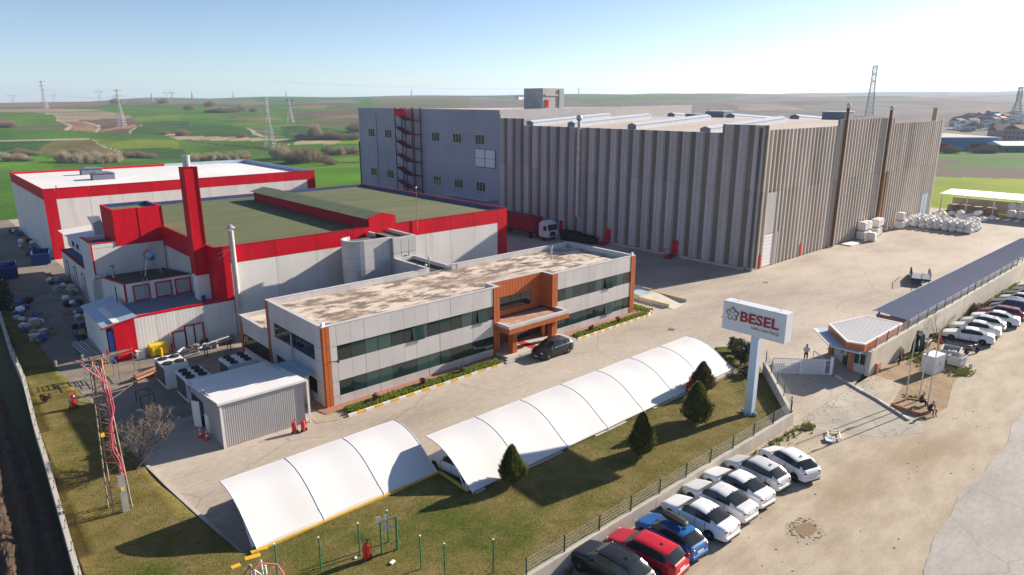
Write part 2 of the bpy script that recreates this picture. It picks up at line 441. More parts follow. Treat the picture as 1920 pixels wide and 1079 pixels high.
CROP = dict(green=(.052, .135, .014), green2=(.068, .145, .016), green3=(.080, .130, .034), dkgreen=(.034, .085, .016),
            dkgreen2=(.038, .092, .018), ltgreen=(.125, .180, .020), ltgreen2=(.072, .185, .010), ltgreen3=(.100, .160, .024),
            yellowgreen=(.19, .28, .008), purple=(.155, .140, .120), redbrown=(.23, .135, .095), pink=(.27, .205, .15),
            scrub=(.13, .10, .075), tan=(.255, .21, .145), brown=(.20, .125, .080), dkbrown=(.125, .085, .062), ochre=(.27, .19, .09),
            path=(.42, .35, .26), olive=(.13, .115, .040), sand=(.38, .29, .18), ditch=(.045, .05, .022), ploughed=(.11, .085, .066))
FIELDS=[
('green',[(134,1902),(3604,6001),(101.2,171.1),(8.5,176.9)]),
('purple',[(636,6971),(642,2602),(507,1616),(399,1275),(279,1347),(168,1847)]),
('redbrown',[(167,1834),(274,1750),(282,1359),(282,1294),(220,1328),(133,1467)]),
('pink',[(125,1383),(198,1274),(224,1194),(233,1060),(163,1067),(100,1118)]),
('green2',[(99,1111),(160,1045),(151,896),(138.3,821.3),(98.1,831.9),(106,948),(87,978)]),
('scrub',[(87,978),(107,956),(100.6,870.6),(96.6,820.5),(71.7,826)]),
('tan',[(160,1045),(232,1054),(229,987),(233,952),(222,909),(172,921),(169,890),(151,901)]),
('brown',[(151,901),(169,890),(164.5,794),(155.8,756.2),(135.6,784.6),(138.3,821.3)]),
('dkbrown',[(172,921),(222,909),(206.5,817.4),(174.6,727.9),(156.5,756),(165.3,799.8)]),
('ochre',[(162.1,777.4),(188,817.6),(203.9,825.7),(194.4,788.5),(175,778.1),(160,756.7)]),
('ochre',[(144.9,832.3),(161.2,834),(160.5,789.4),(155.7,763.5),(139.3,791.1)]),
('path',[(160,1045),(161,1044),(150.2,873.1),(136.8,786.4),(132.6,787.8),(148.6,881.2)]),
('path',[(169,890),(172,889),(165.7,799.6),(156.2,756.1),(154.7,758.7),(162.1,794.8)]),
('path',[(206.5,817.4),(207.8,816.9),(174.7,725.2),(173.8,728.2)]),
('scrub',[(97.8,829.6),(138.6,827.6),(132.6,787.8),(95.9,804.1)]),
('green',[(71.2,820.7),(134.9,784.8),(174,725.6),(179,713.1),(171.5,672.2),(130.2,689.2),(58.5,694.6)]),
('path',[(58.9,698.6),(131.1,693.7),(129.3,684.8),(57.9,688.9)]),
('dkgreen',[(57.9,688.9),(102.5,683.8),(82.3,588.8),(52.2,631.4)]),
('olive',[(102.5,683.8),(130.6,684.1),(131.8,567.7),(119.4,534.4),(82.3,588.8)]),
('path',[(130,684.5),(131.6,683.6),(132.6,568.6),(130.9,566.8)]),
('tan',[(52.2,631.4),(65.2,614.7),(64.8,597.9),(49.3,602.3)]),
('ltgreen2',[(48.9,598),(81.7,563.6),(89,553.5),(67.7,448.9),(38.1,481.8)]),
('ltgreen',[(131.6,683.6),(198.6,645.3),(178,580.7),(133.7,600)]),
('dkgreen',[(133.7,600),(178,580.7),(151.6,497.1),(128.9,494.2),(131.8,567.7)]),
('dkgreen2',[(218.7,864.1),(269,866),(213.8,692.9),(193.6,711.3),(174.7,725.2),(207.8,816.9)]),
('ltgreen3',[(234,952),(304,974),(269,866),(218.7,864.1),(223,909)]),
('green2',[(238,1213),(399,1275),(304,974),(237,967),(233,1060)]),
('sand',[(193.6,711.3),(208,699.1),(210.8,682.3),(197.6,640.8),(191.9,654.8)]),
('green2',[(382,1246),(506,1186),(393,894),(309,870),(266,875)]),
('purple',[(491,1600),(709,1842),(526,1191),(472,1229),(418,1310),(397,1294)]),
('redbrown',[(490,1266),(555,1314),(526,1191),(471,1210)]),
('green3',[(644,1508),(1031,1794),(495,864),(466,1095)]),
('purple',[(691,1489),(887,1709),(750,1306),(658,1146),(633,1299)]),
('redbrown',[(517,1135),(566,1149),(577,1091),(536,1035),(495,1093)]),
('dkbrown',[(570,1099),(576,1004),(520,905),(517,998)]),
('scrub',[(369,1028),(422,1101),(449,1061),(413,970),(351,956)]),
('green2',[(410,971),(464,954),(514,893),(426.9,743.5),(343.2,814.3)]),
('dkbrown',[(410,916),(457,941),(514,893),(481,837),(410,858),(396,882)]),
('brown',[(405,835),(477,830),(455,793),(403,805)]),
('brown',[(307,871),(371,878),(367,834),(340.7,825.2),(316.7,841)]),
('dkbrown',[(358,799.2),(435,757.4),(386.3,673.3),(358.1,693.9),(354.7,746.6)]),
('ltgreen3',[(284.6,802.6),(335.2,829.1),(356.1,795),(354.7,746.6),(363,660.8),(339.4,645.7),(338.7,722.8),(305,696.4),(289.8,733.8)]),
('dkgreen2',[(245.1,808.2),(287.4,784.1),(288.2,735.1),(262.1,665),(258.8,613.1),(205,680)]),
('scrub',[(287.5,728.1),(283.7,648.6),(265.9,598.6),(262.6,621.9),(272.5,686.1)]),
('path',[(288,738.4),(289.8,733.8),(270.1,680.2),(262.6,621.9),(259.5,614.8),(261.2,662.9)]),
('dkgreen',[(305,696.4),(338.7,722.8),(346,658.1),(340.9,594.9),(307.1,536.5),(267,591)]),
('sand',[(205,680),(242,637.3),(269.8,581.6),(259.7,575.3),(224.3,613.6),(195,647.7)]),
('green',[(206.4,618.8),(254,581.9),(267.9,577.6),(249.6,553.3),(229.5,550.8),(212.8,583.2)]),
('sand',[(264.3,569.9),(292.7,544.3),(271.3,517.7),(237,542),(248,549.8)]),
('yellowgreen',[(292.7,544.3),(305,532.9),(288.3,504.2),(272.4,516.6)]),
('green2',[(193.6,643.4),(203.7,611),(208.7,568.1),(221.4,526.6),(206.8,482.4),(190.8,524.6),(153.6,494.5),(149.1,500.1)]),
('ditch',[(195,647.7),(204.3,612.5),(211.9,576.4),(222,527.8),(214.6,501),(215.5,512.7),(208.2,566.7),(201.6,604.9)]),
('green',[(226.2,530.3),(246.4,546.4),(289.1,505.5),(235.2,412),(209.7,422.4),(247.7,514.3)]),
('ltgreen2',[(148.4,331.4),(176.5,367.9),(216.7,379.7),(96.5,170.3),(84.3,189.5)]),
('ditch',[(177.4,363.8),(189,331.6),(183.4,321.7),(173.8,350.8)]),
('ditch',[(204.8,811),(252.4,813.9),(249.5,804.6),(203,800.7)]),
('ditch',[(323,979),(351,978),(345,963),(319,967)]),
('ditch',[(381,837),(394.7,808.5),(389,797.1),(377,827)]),
('ditch',[(319.3,720),(337,716.9),(332.3,707.1),(314.3,707.9)]),
('scrub',[(291.9,647.2),(304.2,623.3),(300.3,615.5),(286.8,634.1)]),
('ditch',[(212.7,438.2),(231.8,406.1),(223.2,391.1),(203.9,420.2)]),
('ditch',[(79.9,573.8),(97,560),(95.6,552.7),(78.9,567.5)]),
('yellowgreen',[(247.2,83.3),(275.7,44.8),(175,27),(150.2,49.3)]),
('ploughed',[(283.8,96.1),(317.2,52.2),(275.7,44.8),(250.8,84.5)]),
('green',[(380.2,129.9),(423.3,71),(317.2,52.2),(283.8,96.1)]),
('ploughed',[(320.6,109),(334.4,93),(333,87.1),(298.2,86.1),(286.1,96.9)]),
('purple',[(1339,1678),(1558,1263),(1745,1166),(2490,1226),(3596,1196),(3013,570),(590.4,107),(364.6,457.8)]),
('green3',[(1347,1689),(5437,4409),(1712,1088),(1702,978),(1071,714),(963,902)]),
('green3',[(2577,1153),(2848,975),(1412,469),(1254,525)]),
('scrub',[(925,295),(1104,223),(752.7,149.9),(696.3,206.8)]),
('scrub',[(1595,1065),(1595,964),(1396,878),(1377,910)]),
('scrub',[(1011,546),(1186,553),(1080,452),(947,465)]),
('scrub',[(1125,445),(1314,384),(1249,275),(1095,362)]),
('pink',[(922,556),(940,471),(864,415),(792,453)]),
]


def in_poly(px, py, poly):
    inside = np.zeros(px.shape, bool); n = len(poly)
    for i in range(n):
        x0, y0 = poly[i]; x1, y1 = poly[(i + 1) % n]
        if y0 == y1: continue
        c = ((y0 > py) != (y1 > py)) & (px < (x1 - x0) * (py - y0) / (y1 - y0) + x0)
        inside ^= c
    return inside

def make_terrain():
    az = np.concatenate([np.arange(-43, 43.01, .125), np.arange(46, 316, 3.0)])
    dd = np.concatenate([[2, 20, 40], np.exp(np.linspace(math.log(60), math.log(7000), 330))])
    na, nd = len(az), len(dd)
    A, D = np.meshgrid(HEAD - np.radians(az), dd)
    X, Y = (D * np.cos(A)).ravel(), (D * np.sin(A)).ravel()
    Z = terrain(X, Y)
    # the building plot is levelled and its own sheets lie on top
    site = (X > -60) & (X < 186) & (Y > -60) & (Y < 178)
    Z[site] = np.minimum(Z[site], -.22)
    base = np.tile(np.array([.10, .115, .045]), (len(X), 1))
    n1 = .5 + .5 * np.sin(X / 310 + 1.3 * np.sin(Y / 420)) * np.sin(Y / 260 + X / 900)
    base = base * (1 - n1[:, None] * .6) + np.array([.17, .135, .09]) * n1[:, None] * .6
    for c, poly in FIELDS:
        # wobble the border a little so that it is not ruled
        wob = np.minimum(np.hypot(X, Y) / 90, 8)
        m = in_poly(X + wob * .35 * np.sin(Y / 23), Y + wob * .35 * np.sin(X / 19), poly)
        base[m] = CROP[c]
    idx = np.arange(nd * na).reshape(nd, na)
    a = idx[:-1, :]; b = np.roll(idx, -1, axis=1)[:-1, :]; c = np.roll(idx, -1, axis=1)[1:, :]; d = idx[1:, :]
    F = np.stack([a, d, c, b], -1).reshape(-1, 4)
    me = bpy.data.meshes.new('terrain')
    me.vertices.add(len(X)); me.vertices.foreach_set('co', np.stack([X, Y, Z], -1).ravel())
    me.loops.add(F.size); me.loops.foreach_set('vertex_index', F.ravel().astype(np.int32))
    me.polygons.add(len(F)); me.polygons.foreach_set('loop_start', np.arange(0, F.size, 4, dtype=np.int32))
    me.polygons.foreach_set('use_smooth', np.ones(len(F), bool))
    me.update(calc_edges=True)
    at = me.color_attributes.new('crop', 'FLOAT_COLOR', 'POINT')
    at.data.foreach_set('color', np.concatenate([base, np.ones((len(X), 1))], 1).ravel().astype(np.float32))
    m = bpy.data.materials.new('fields'); m.use_nodes = True; nt = m.node_tree; N = nt.nodes; L = nt.links
    at_n = N.new('ShaderNodeAttribute'); at_n.attribute_name = 'crop'
    geo = N.new('ShaderNodeNewGeometry')
    def nz(sc, det, st=(1, 1, 1)):
        mp = N.new('ShaderNodeMapping'); mp.inputs['Scale'].default_value = st
        L.new(geo.outputs['Position'], mp.inputs['Vector'])
        n = N.new('ShaderNodeTexNoise'); n.inputs['Scale'].default_value = sc; n.inputs['Detail'].default_value = det
        L.new(mp.outputs[0], n.inputs['Vector'])
        r = N.new('ShaderNodeMapRange'); r.inputs['From Min'].default_value = .3; r.inputs['From Max'].default_value = .7
        L.new(n.outputs['Fac'], r.inputs['Value']); return r
    r1 = nz(.02, 8); r1.inputs['To Min'].default_value = .74; r1.inputs['To Max'].default_value = 1.25
    r2 = nz(.5, 4, (1, .12, 1)); r2.inputs['To Min'].default_value = .86; r2.inputs['To Max'].default_value = 1.14
    mu = N.new('ShaderNodeMath'); mu.operation = 'MULTIPLY'
    L.new(r1.outputs[0], mu.inputs[0]); L.new(r2.outputs[0], mu.inputs[1])
    sc = N.new('ShaderNodeVectorMath'); sc.operation = 'SCALE'
    L.new(at_n.outputs['Color'], sc.inputs[0]); L.new(mu.outputs[0], sc.inputs['Scale'])
    r3 = nz(.0045, 5)
    hs = N.new('ShaderNodeHueSaturation')
    hr = N.new('ShaderNodeMapRange'); hr.inputs['To Min'].default_value = .478; hr.inputs['To Max'].default_value = .51
    L.new(r3.outputs[0], hr.inputs['Value']); L.new(hr.outputs[0], hs.inputs['Hue']); L.new(sc.outputs[0], hs.inputs['Color'])
    bs = N['Principled BSDF']; bs.inputs['Roughness'].default_value = 1.0; bs.inputs['Specular IOR Level'].default_value = .1
    L.new(hs.outputs[0], bs.inputs['Base Color'])
    me.materials.append(m)
    o = bpy.data.objects.new('terrain', me); COL.objects.link(o); struct(o)
make_terrain()

def sheet(name, pts, z, m, thick=.15):
    mb = MB(); mb.prism(pts, z - thick, z); return struct(mb.build(name, m))

# ---------------------------------------------------------------- ground sheets
sheet('yard_pavement', [(10.6, 33.4), (10.1, 39.6), (9.7, 44.1), (9.5, 47.7), (9.1, 61.2), (8.5, 70), (8.3, 82), (8.2, 96), (7, 112), (5, 130), (4, 176),
                        (176, 176), (179, 50), (179, 21.9), (62.7, 21.9), (58.2, 21.3), (48.2, 21.3), (48.2, 24), (24, 25), (12, 30)], 0, M_conc)
sheet('left_road', [(9.35, 53.8), (9.05, 62.5), (8.45, 70), (8.25, 82), (8.15, 96), (6.95, 112), (4.95, 130), (3.9, 176), (16.9, 176), (16.9, 113.3), (15.4, 93), (13.1, 70), (22.9, 69.5), (22.9, 53.8)], .006, M_dirtshade)  # left road and plant yard, shade partly put into their colour
sheet('dirt_lot', [(-20, 2.0), (190, 4.0), (190, 21.28), (-20, 21.28)], -.012, M_dirt)
sheet('verge_ground', [(63.2, 21.27), (63.2, 18.6), (57.5, 17.6), (56.6, 14.8), (60.5, 14.4), (66, 15.6), (72, 16.2), (75.2, 19.2), (79, 20.6), (79, 21.27)], -.006, M_dirt2, .1)
sheet('gate_apron', [(48.1, 21.27), (48.8, 19.8), (51.0, 16.0), (54.3, 14.1), (56.2, 15.0), (57.3, 17.6), (59.6, 19.4), (61.6, 21.27)], -.004, M_apron, .1)
# the asphalt road with its broken edge, 4 cm proud of the dirt
pts = []
x = -20.0
while x < 190:
    if x < 37: yb = 8.6
    elif x < 64: yb = 8.9 + (x - 37) * .043
    else: yb = 10.05 + (x - 64) * .012
    pts.append((x, yb + random.uniform(-.05, .05) + .22 * math.sin(x * .31) + .10 * math.sin(x * .97))); x += random.uniform(.5, 1.1)
sheet('road', [(-20, -30), (190, -30)] + pts[::-1], .010, M_asph, .2)
for k, (x, y) in enumerate(((71.9, 37.9), (68.5, 39.6), (86.5, 44.2), (60.2, 41.0))):
    mb = MB(); mb.cyl(x, y, .002, .014, .38, 18); tag(mb.build('manhole_cover', M_rust), 'round rusty manhole cover in the yard, %s' % ('near the top of the sign', 'left of the sign top', 'near the warehouse corner', 'beyond the long carport end')[k], 'manhole cover')
mb = MB()      # a water-filled pothole and its crumbled rim
for k in range(60):
    t = 2 * math.pi * k / 60; r = 1.0 + .18 * math.sin(3 * t) + random.uniform(-.3, .22)
    mb.ball((35.9 + 1.15 * r * math.cos(t) * .8, 14.4 + .8 * r * math.sin(t), -.02), (random.uniform(.05, .17), random.uniform(.05, .15), random.uniform(.02, .05)), 6, 4, 0, .5)
tag(mb.build('rim_rubble', mat('dark_rubble', (.22, .175, .125), (.31, .25, .185), 2., .95)), kind='stuff')
sheet('puddle', [(35.9 + .78 * math.cos(k * .4) * (1 + .12 * math.sin(k * 1.7)), 14.4 + .5 * math.sin(k * .4)) for k in range(16)], .001,
      mat('muddy_water', (.27, .19, .10), rough=.15, spec=.5), .02)
sheet('damp_ground', [(35.95 + (1.45 + .22 * math.sin(5 * t) + .12 * math.sin(9 * t + 1)) * math.cos(t), 14.4 + (1.0 + .2 * math.sin(3 * t + 1) + .1 * math.sin(8 * t)) * math.sin(t)) for t in [k * .157 for k in range(40)]], -.008,
      mat('damp_dirt', (.33, .265, .19), (.41, .34, .25), 1.6, .9, fine=.2), .05)

def lawn_z(x, y):
    s = min(max((40 - y) / 6.0, 0), 1); s = s * s * (3 - 2 * s)
    e = min(max((56 - x) / 12.0, 0), 1)
    return .10 + .36 * s * e + .03 * math.sin(x * .9) * math.sin(y * .8)
LAWN = [(2.5, 16), (3.9, 38), (4.3, 46), (4.8, 55), (5.5, 66), (6.0, 80), (6.7, 97), (8.1, 96), (8.25, 82), (8.4, 70), (9.0, 61.2), (9.4, 47.7), (9.6, 44.1), (10.0, 39.6), (10.5, 33.5),
        (23.5, 33.3), (23.7, 29.8), (55.2, 29.9), (57.2, 33.9), (58.6, 34.6), (60.4, 33.6), (59.6, 31), (55.6, 27.6), (48.1, 21.75), (20, 21.9), (19.4, 16)]
def make_lawn():
    bm = bmesh.new()
    vs = [bm.verts.new((x, y, 0)) for x, y in LAWN]
    bm.faces.new(vs)
    # cut into a grid
    for ax, lo, hi in ((0, 2, 61), (1, 16, 98)):
        c = lo
        while c < hi:
            no = (1, 0, 0) if ax == 0 else (0, 1, 0); co = (c, 0, 0) if ax == 0 else (0, c, 0)
            bmesh.ops.bisect_plane(bm, geom=bm.verts[:] + bm.edges[:] + bm.faces[:], plane_co=co, plane_no=no)
            c += 1.0
    for v in bm.verts: v.co.z = lawn_z(v.co.x, v.co.y)
    ed = [e for e in bm.edges if e.is_boundary]
    r = bmesh.ops.extrude_edge_only(bm, edges=ed)
    for g in r['geom']:
        if isinstance(g, bmesh.types.BMVert): g.co.z = -.2
    bmesh.ops.recalc_face_normals(bm, faces=bm.faces)
    me = bpy.data.meshes.new('lawn'); bm.to_mesh(me); bm.free()
    me.materials.append(M_lawn)
    for p in me.polygons: p.use_smooth = abs(p.normal.z) > .5
    o = bpy.data.objects.new('lawn', me); COL.objects.link(o); struct(o)
make_lawn()

def blades(name, pts, m, h=(.06, .14), w=.035, per=4, kind='stuff', lean=.6):
    V = []; F = []
    for (x, y, z) in pts:
        for _ in range(per):
            a = random.uniform(0, 6.283); hh = random.uniform(*h); l = hh * lean * random.random(); b = random.uniform(0, 6.283)
            ox, oy = x + random.uniform(-.09, .09), y + random.uniform(-.09, .09); n = len(V)
            V += [(ox - w * math.cos(a), oy - w * math.sin(a), z - .01), (ox + w * math.cos(a), oy + w * math.sin(a), z - .01), (ox + l * math.cos(b), oy + l * math.sin(b), z + hh)]
            F.append((n, n + 1, n + 2))
    me = bpy.data.meshes.new(name); me.from_pydata(V, [], F); me.materials.append(m)
    o = bpy.data.objects.new(name, me); COL.objects.link(o)
    if kind: o['kind'] = kind
    return o
LP = np.array(LAWN)
gx = RNG.uniform(2.5, 60, 60000); gy = RNG.uniform(16, 72, 60000)
ok = in_poly(gx, gy, LAWN)
blades('grass', [(a, b, lawn_z(a, b)) for a, b in zip(gx[ok], gy[ok])], M_blade, (.03, .09), .022, 2)

# ploughed field left of the long wall: real furrows
def make_soil():
    xs = np.arange(-34, 3.75, .17); ys = np.arange(14, 92, .45)
    X, Y = np.meshgrid(xs, ys)
    ph = (X - .045 * Y) * 2 * math.pi / 1.05
    Z = .05 + .11 * np.sin(ph) + RNG.normal(0, .035, X.shape) + .05 * np.sin(Y * .7 + X)
    edge = np.clip((X - (1.9 + .02 * Y)) / 1.2, 0, 1)
    Z = Z * (1 - edge) + .02 * edge + RNG.normal(0, .015, X.shape)
    n, m_ = X.shape
    idx = np.arange(n * m_).reshape(n, m_)
    F = np.stack([idx[:-1, :-1], idx[:-1, 1:], idx[1:, 1:], idx[1:, :-1]], -1).reshape(-1, 4)
    me = bpy.data.meshes.new('ploughed_field')
    me.from_pydata(np.stack([X, Y, Z], -1).reshape(-1, 3).tolist(), [], F.tolist()); me.materials.append(M_soil)
    o = bpy.data.objects.new('ploughed_field', me); COL.objects.link(o); struct(o)
make_soil()
sheet('field_track', [(-40, 150), (4, 140), (4.5, 176), (-40, 186)], -.05, mat('pale_track', (.40, .33, .25), (.32, .26, .19), .4, .95, fine=.2))
sheet('rough_grass', [(-40, 91.8), (6.3, 91.8), (7, 111.5), (5, 129.5), (4.2, 139.5), (-40, 149.5)], -.03, M_lawn)
# weeds along the outer wall foot and scattered stones on the lot
wp = []
for _ in range(1500):
    a = random.uniform(77, 112); wp.append((a, 21.2 - abs(random.gauss(0, .75)), 0))
for _ in range(260):
    a = random.uniform(22, 48); wp.append((a, 21.0 - abs(random.gauss(0, .35)), 0))
for (cx, cy, s, n) in ((70.9, 19.6, 1.1, 220), (69.0, 18.3, .7, 120), (69.8, 16.0, .7, 160), (72.5, 18.9, .8, 160), (48.6, 20.3, .4, 90), (60, 17.0, .5, 40)):
    for _ in range(n): wp.append((random.gauss(cx, s), min(random.gauss(cy, s * .5), 21.1), 0))
blades('weeds', wp, M_weed, (.08, .28), .06, 4)
gp = MB()
for _ in range(800):
    a = random.uniform(20, 110); b = random.uniform(9.5, 21) if random.random() < .2 else 21.1 - abs(random.gauss(0, .5))
    s = random.uniform(.02, .075)
    gp.ball((a, b, -.01), (s * 1.3, s, s * .6), 5, 3, 0, .6)
tag(gp.build('gravel', M_stone), kind='stuff')

# ---------------------------------------------------------------- office building
def tiles(mb, o, u, v, nrm, nu, nv, lu, lv, gap=.016, d=.02, m=0):
    o, u, v, nrm = Vector(o), Vector(u), Vector(v), Vector(nrm)
    a, b = lu / nu, lv / nv
    for i in range(nu):
        for j in range(nv):
            dd = d + random.uniform(-.003, .003)
            P = [o + u * (i * a + gap) + v * (j * b + gap), o + u * ((i + 1) * a - gap) + v * (j * b + gap),
                 o + u * ((i + 1) * a - gap) + v * ((j + 1) * b - gap), o + u * (i * a + gap) + v * ((j + 1) * b - gap)]
            Q = [p + nrm * dd for p in P]
            mb.add([tuple(p) for p in P + Q], [(4, 5, 6, 7), (0, 1, 5, 4), (1, 2, 6, 5), (2, 3, 7, 6), (3, 0, 4, 7)], m)
    return mb

def plate_mesh(name, a, b, t, m, ax='X'):
    """one cladding plate standing in a plane; ax is the direction its length a runs in"""
    mb = MB()
    g = .008 if 'panel' in name else .022
    if ax == 'X': mb.box(g, a - g, -t, 0, .008, b - .008)
    else: mb.box(-t, 0, g, a - g, .008, b - .008)
    return mb.mesh(name, m)

office = thing('office_building', 'two storey office block with grey panels, green glass bands and orange tiled corners', 'building', (42.6, 47.83, 0))
Y0, XA, XB, YB = 47.83, 22.97, 62.2, 58.5
mb = MB()
mb.box(XA + .06, 41.45, Y0 + .08, YB, 0, 6.25); mb.box(48.6, XB - .06, Y0 + .08, YB, 0, 6.25); mb.box(41.45, 48.6, 49.35, YB - .01, 0, 6.25)
mb.build('wall', M_darkgap, office)
mb = MB(); mb.box(XA + .3, XB - .3, 49.75, YB - .3, 6.25, 6.3); mb.box(XA + .3, 41.2, Y0 + .3, 49.75, 6.25, 6.3); mb.box(48.9, XB - .3, Y0 + .3, 49.75, 6.25, 6.3)
mb.build('roof', M_roofpatch, office)
# parapet with coping
mb = MB()
def par(x0, x1, y0, y1, z0=6.25, z1=6.83): mb.box(x0, x1, y0, y1, z0, z1)
par(XA + .03, 41.2, Y0 + .03, Y0 + .32); par(48.9, XB - .03, Y0 + .03, Y0 + .32)
par(XA + .03, XA + .33, Y0 + .32, YB - .3); par(XB - .33, XB - .03, Y0 + .32, YB - .3); par(XA + .03, 40.4, YB - .3, YB); par(43.7, XB - .03, YB - .3, YB)
par(41.2, 41.5, Y0 + .03, 49.3); par(48.6, 48.9, Y0 + .03, 49.3); par(41.2, 48.9, 49.36, 49.72)
mb.build('parapet', M_alu, office)
mb = MB()
def cop(x0, x1, y0, y1): mb.box(x0, x1, y0, y1, 6.835, 6.875)
cop(XA - .02, 41.19, Y0 - .02, Y0 + .36); cop(48.91, XB + .02, Y0 - .02, Y0 + .36); cop(XA - .02, XA + .37, Y0 + .37, YB - .35); cop(XB - .37, XB + .02, Y0 + .37, YB - .35)
cop(XA - .02, 40.4, YB - .34, YB + .03); cop(43.7, XB + .02, YB - .34, YB + .03); cop(41.2, 48.9, 49.34, 49.75); cop(41.16, 41.54, Y0 - .02, 49.33); cop(48.56, 48.94, Y0 - .02, 49.33)
mb.build('coping', M_coping, office)
# front panels and panes
bands = ((0.02, .76), (2.06, 3.74), (5.06, 6.82)); wins = ((.78, 2.04), (3.76, 5.04))
def facade(x0, n, w):
    for z0, z1 in bands:
        me = plate_mesh('cladding_panel', w, z1 - z0, .05, M_alu)
        for i in range(n): piece('cladding_panel', me, office, (x0 + i * w, Y0 + .05 + random.uniform(-.006, .006), z0))
    for z0, z1 in wins:
        mes = [plate_mesh('window_pane', w, z1 - z0, .02, g_) for g_ in (M_glass, M_glass, M_glass2, M_glass3)]
        for i in range(n):
            p = piece('window_pane', random.choice(mes), office, (x0 + i * w, Y0 + .075, z0), random.uniform(-.016, .016))
facade(24.22, 13, 16.44 / 13); facade(49.44, 10, 11.96 / 10)
for xa, xb in ((23.62, 24.21), ):
    for z0, z1 in bands + wins:
        piece('cladding_panel', plate_mesh('cladding_panel', xb - xa, z1 - z0, .05, M_alu), office, (xa, Y0 + .05, z0))
# a few panes tilted open like awning windows
mb = MB(); mb.obox((32.0, Y0 - .06, 4.35), (1.2, .03, 1.2), rx=R(-9)); mb.build('open_window', M_glass, office)
mb = MB(); mb.obox((57.6, Y0 - .06, 4.35), (1.1, .03, 1.2), rx=R(-9)); mb.build('open_window', M_glass, office)
mb = MB(); mb.obox((39.3, Y0 - .06, 4.35), (1.1, .03, 1.2), rx=R(-9)); mb.build('open_window', M_glass, office)
mb = MB(); mb.obox((57.6, Y0 - .06, 1.35), (1.1, .03, 1.2), rx=R(-9)); mb.build('open_window', M_glass, office)
# left end
n, w = 8, 10.3 / 8
for z0, z1 in bands:
    me = plate_mesh('cladding_panel', w, z1 - z0, .05, M_alu, 'Y')
    for i in range(n): piece('cladding_panel', me, office, (XA + .05 + random.uniform(-.005, .005), 48.0 + i * w, z0))
for z0, z1 in wins:
    me = plate_mesh('window_pane', w, z1 - z0, .02, M_glassb, 'Y')
    for i in range(1, 7): piece('window_pane', me, office, (XA + .07, 48.0 + i * w, z0))
    me = plate_mesh('cladding_panel', w, z1 - z0, .05, M_alu, 'Y')
    for i in (0, 7): piece('cladding_panel', me, office, (XA + .05, 48.0 + i * w, z0))
# right end and back: plain panels
me = plate_mesh('cladding_panel', 1.3, 3.3, .05, M_alu, 'Y')
for i in range(8):
    for z0 in (.05, 3.4): piece('cladding_panel', me, office, (XB, 48.0 + i * 1.3, z0))
me = plate_mesh('parapet_panel', 1.3, .52, .03, M_alu)
for i in range(29):
    xx = XA + .4 + i * 1.31
    if xx + 1.3 < 40.3 or (xx > 43.8 and xx < 60.6): piece('parapet_panel', me, office, (xx, YB - .305, 6.302))
me = plate_mesh('parapet_panel', 1.28, .52, .03, M_alu, 'Y')
for i in range(7): piece('parapet_panel', me, office, (XB - .335, 48.7 + i * 1.3, 6.302))
# orange tiled corner columns
def tile_part(name, specs):
    mb = MB()
    for s in specs: tiles(mb, *s)
    o = mb.build(name, M_orange, office); o['kind'] = 'stuff'; return o
mb = MB()
mb.box(XA - .03, 23.6, Y0 - .03, Y0 + .05, 0, 6.83); mb.box(XA - .03, XA + .05, Y0 + .05, 48.0, 0, 6.83)
mb.box(XA - .03, XA + .05, 58.0, 58.5, 0, 6.83); mb.box(61.42, XB + .03, Y0 - .03, Y0 + .05, 0, 6.83); mb.box(XB - .05, XB + .03, Y0 + .05, 48.0, 0, 6.83)
mb.box(40.68, 41.46, Y0 - .03, Y0 + .05, 0, 6.83); mb.box(48.58, 49.42, Y0 - .03, Y0 + .05, 0, 6.83); mb.box(48.58, 48.62, Y0 + .05, 49.3, 0, 6.83); mb.box(41.44, 41.48, Y0 + .05, 49.3, 0, 6.83)
mb.box(41.48, 48.58, 49.28, 49.35, 0, 6.83)

for i in range(0, len(mb.v), 8):
    m_ = MB(); m_.add(mb.v[i:i + 8], [(0, 3, 2, 1), (4, 5, 6, 7), (0, 1, 5, 4), (1, 2, 6, 5), (2, 3, 7, 6), (3, 0, 4, 7)]); m_.build('tile_backing', M_orangej, office)
tile_part('tile_column', [((XA, Y0 - .03, 0), (1, 0, 0), (0, 0, 1), (0, -1, 0), 2, 36, .62, 6.8), ((XA - .03, 48.0, 0), (0, -1, 0), (0, 0, 1), (-1, 0, 0), 1, 36, .2, 6.8)])
tile_part('tile_column', [((XA - .03, 58.5, 0), (0, -1, 0), (0, 0, 1), (-1, 0, 0), 2, 36, .5, 6.8)])
tile_part('tile_column', [((61.43, Y0 - .03, 0), (1, 0, 0), (0, 0, 1), (0, -1, 0), 2, 36, .78, 6.8)])
tile_part('tile_column', [((40.69, Y0 - .03, 0), (1, 0, 0), (0, 0, 1), (0, -1, 0), 2, 36, .76, 6.8)])
tile_part('tile_column', [((48.59, Y0 - .03, 0), (1, 0, 0), (0, 0, 1), (0, -1, 0), 2, 36, .8, 6.8)])
tile_part('tile_wall', [((48.58, 49.3, 3.3), (0, -1, 0), (0, 0, 1), (-1, 0, 0), 4, 18, 1.45, 3.5)])
tile_part('tile_wall', [((41.5, 49.28, 5.2), (1, 0, 0), (0, 0, 1), (0, -1, 0), 17, 9, 7.08, 1.62), ((41.5, 49.28, 3.3), (1, 0, 0), (0, 0, 1), (0, -1, 0), 17, 3, 7.08, .5), ((46.95, 49.28, 3.8), (1, 0, 0), (0, 0, 1), (0, -1, 0), 4, 7, 1.63, 1.4), ((41.5, 49.28, 3.8), (1, 0, 0), (0, 0, 1), (0, -1, 0), 3, 7, 1.2, 1.4)])
for i in range(3):
    piece('window_pane', plate_mesh('window_pane', 1.38, 1.36, .02, M_glassb), office, (42.72 + i * 1.4, 49.27, 3.82))
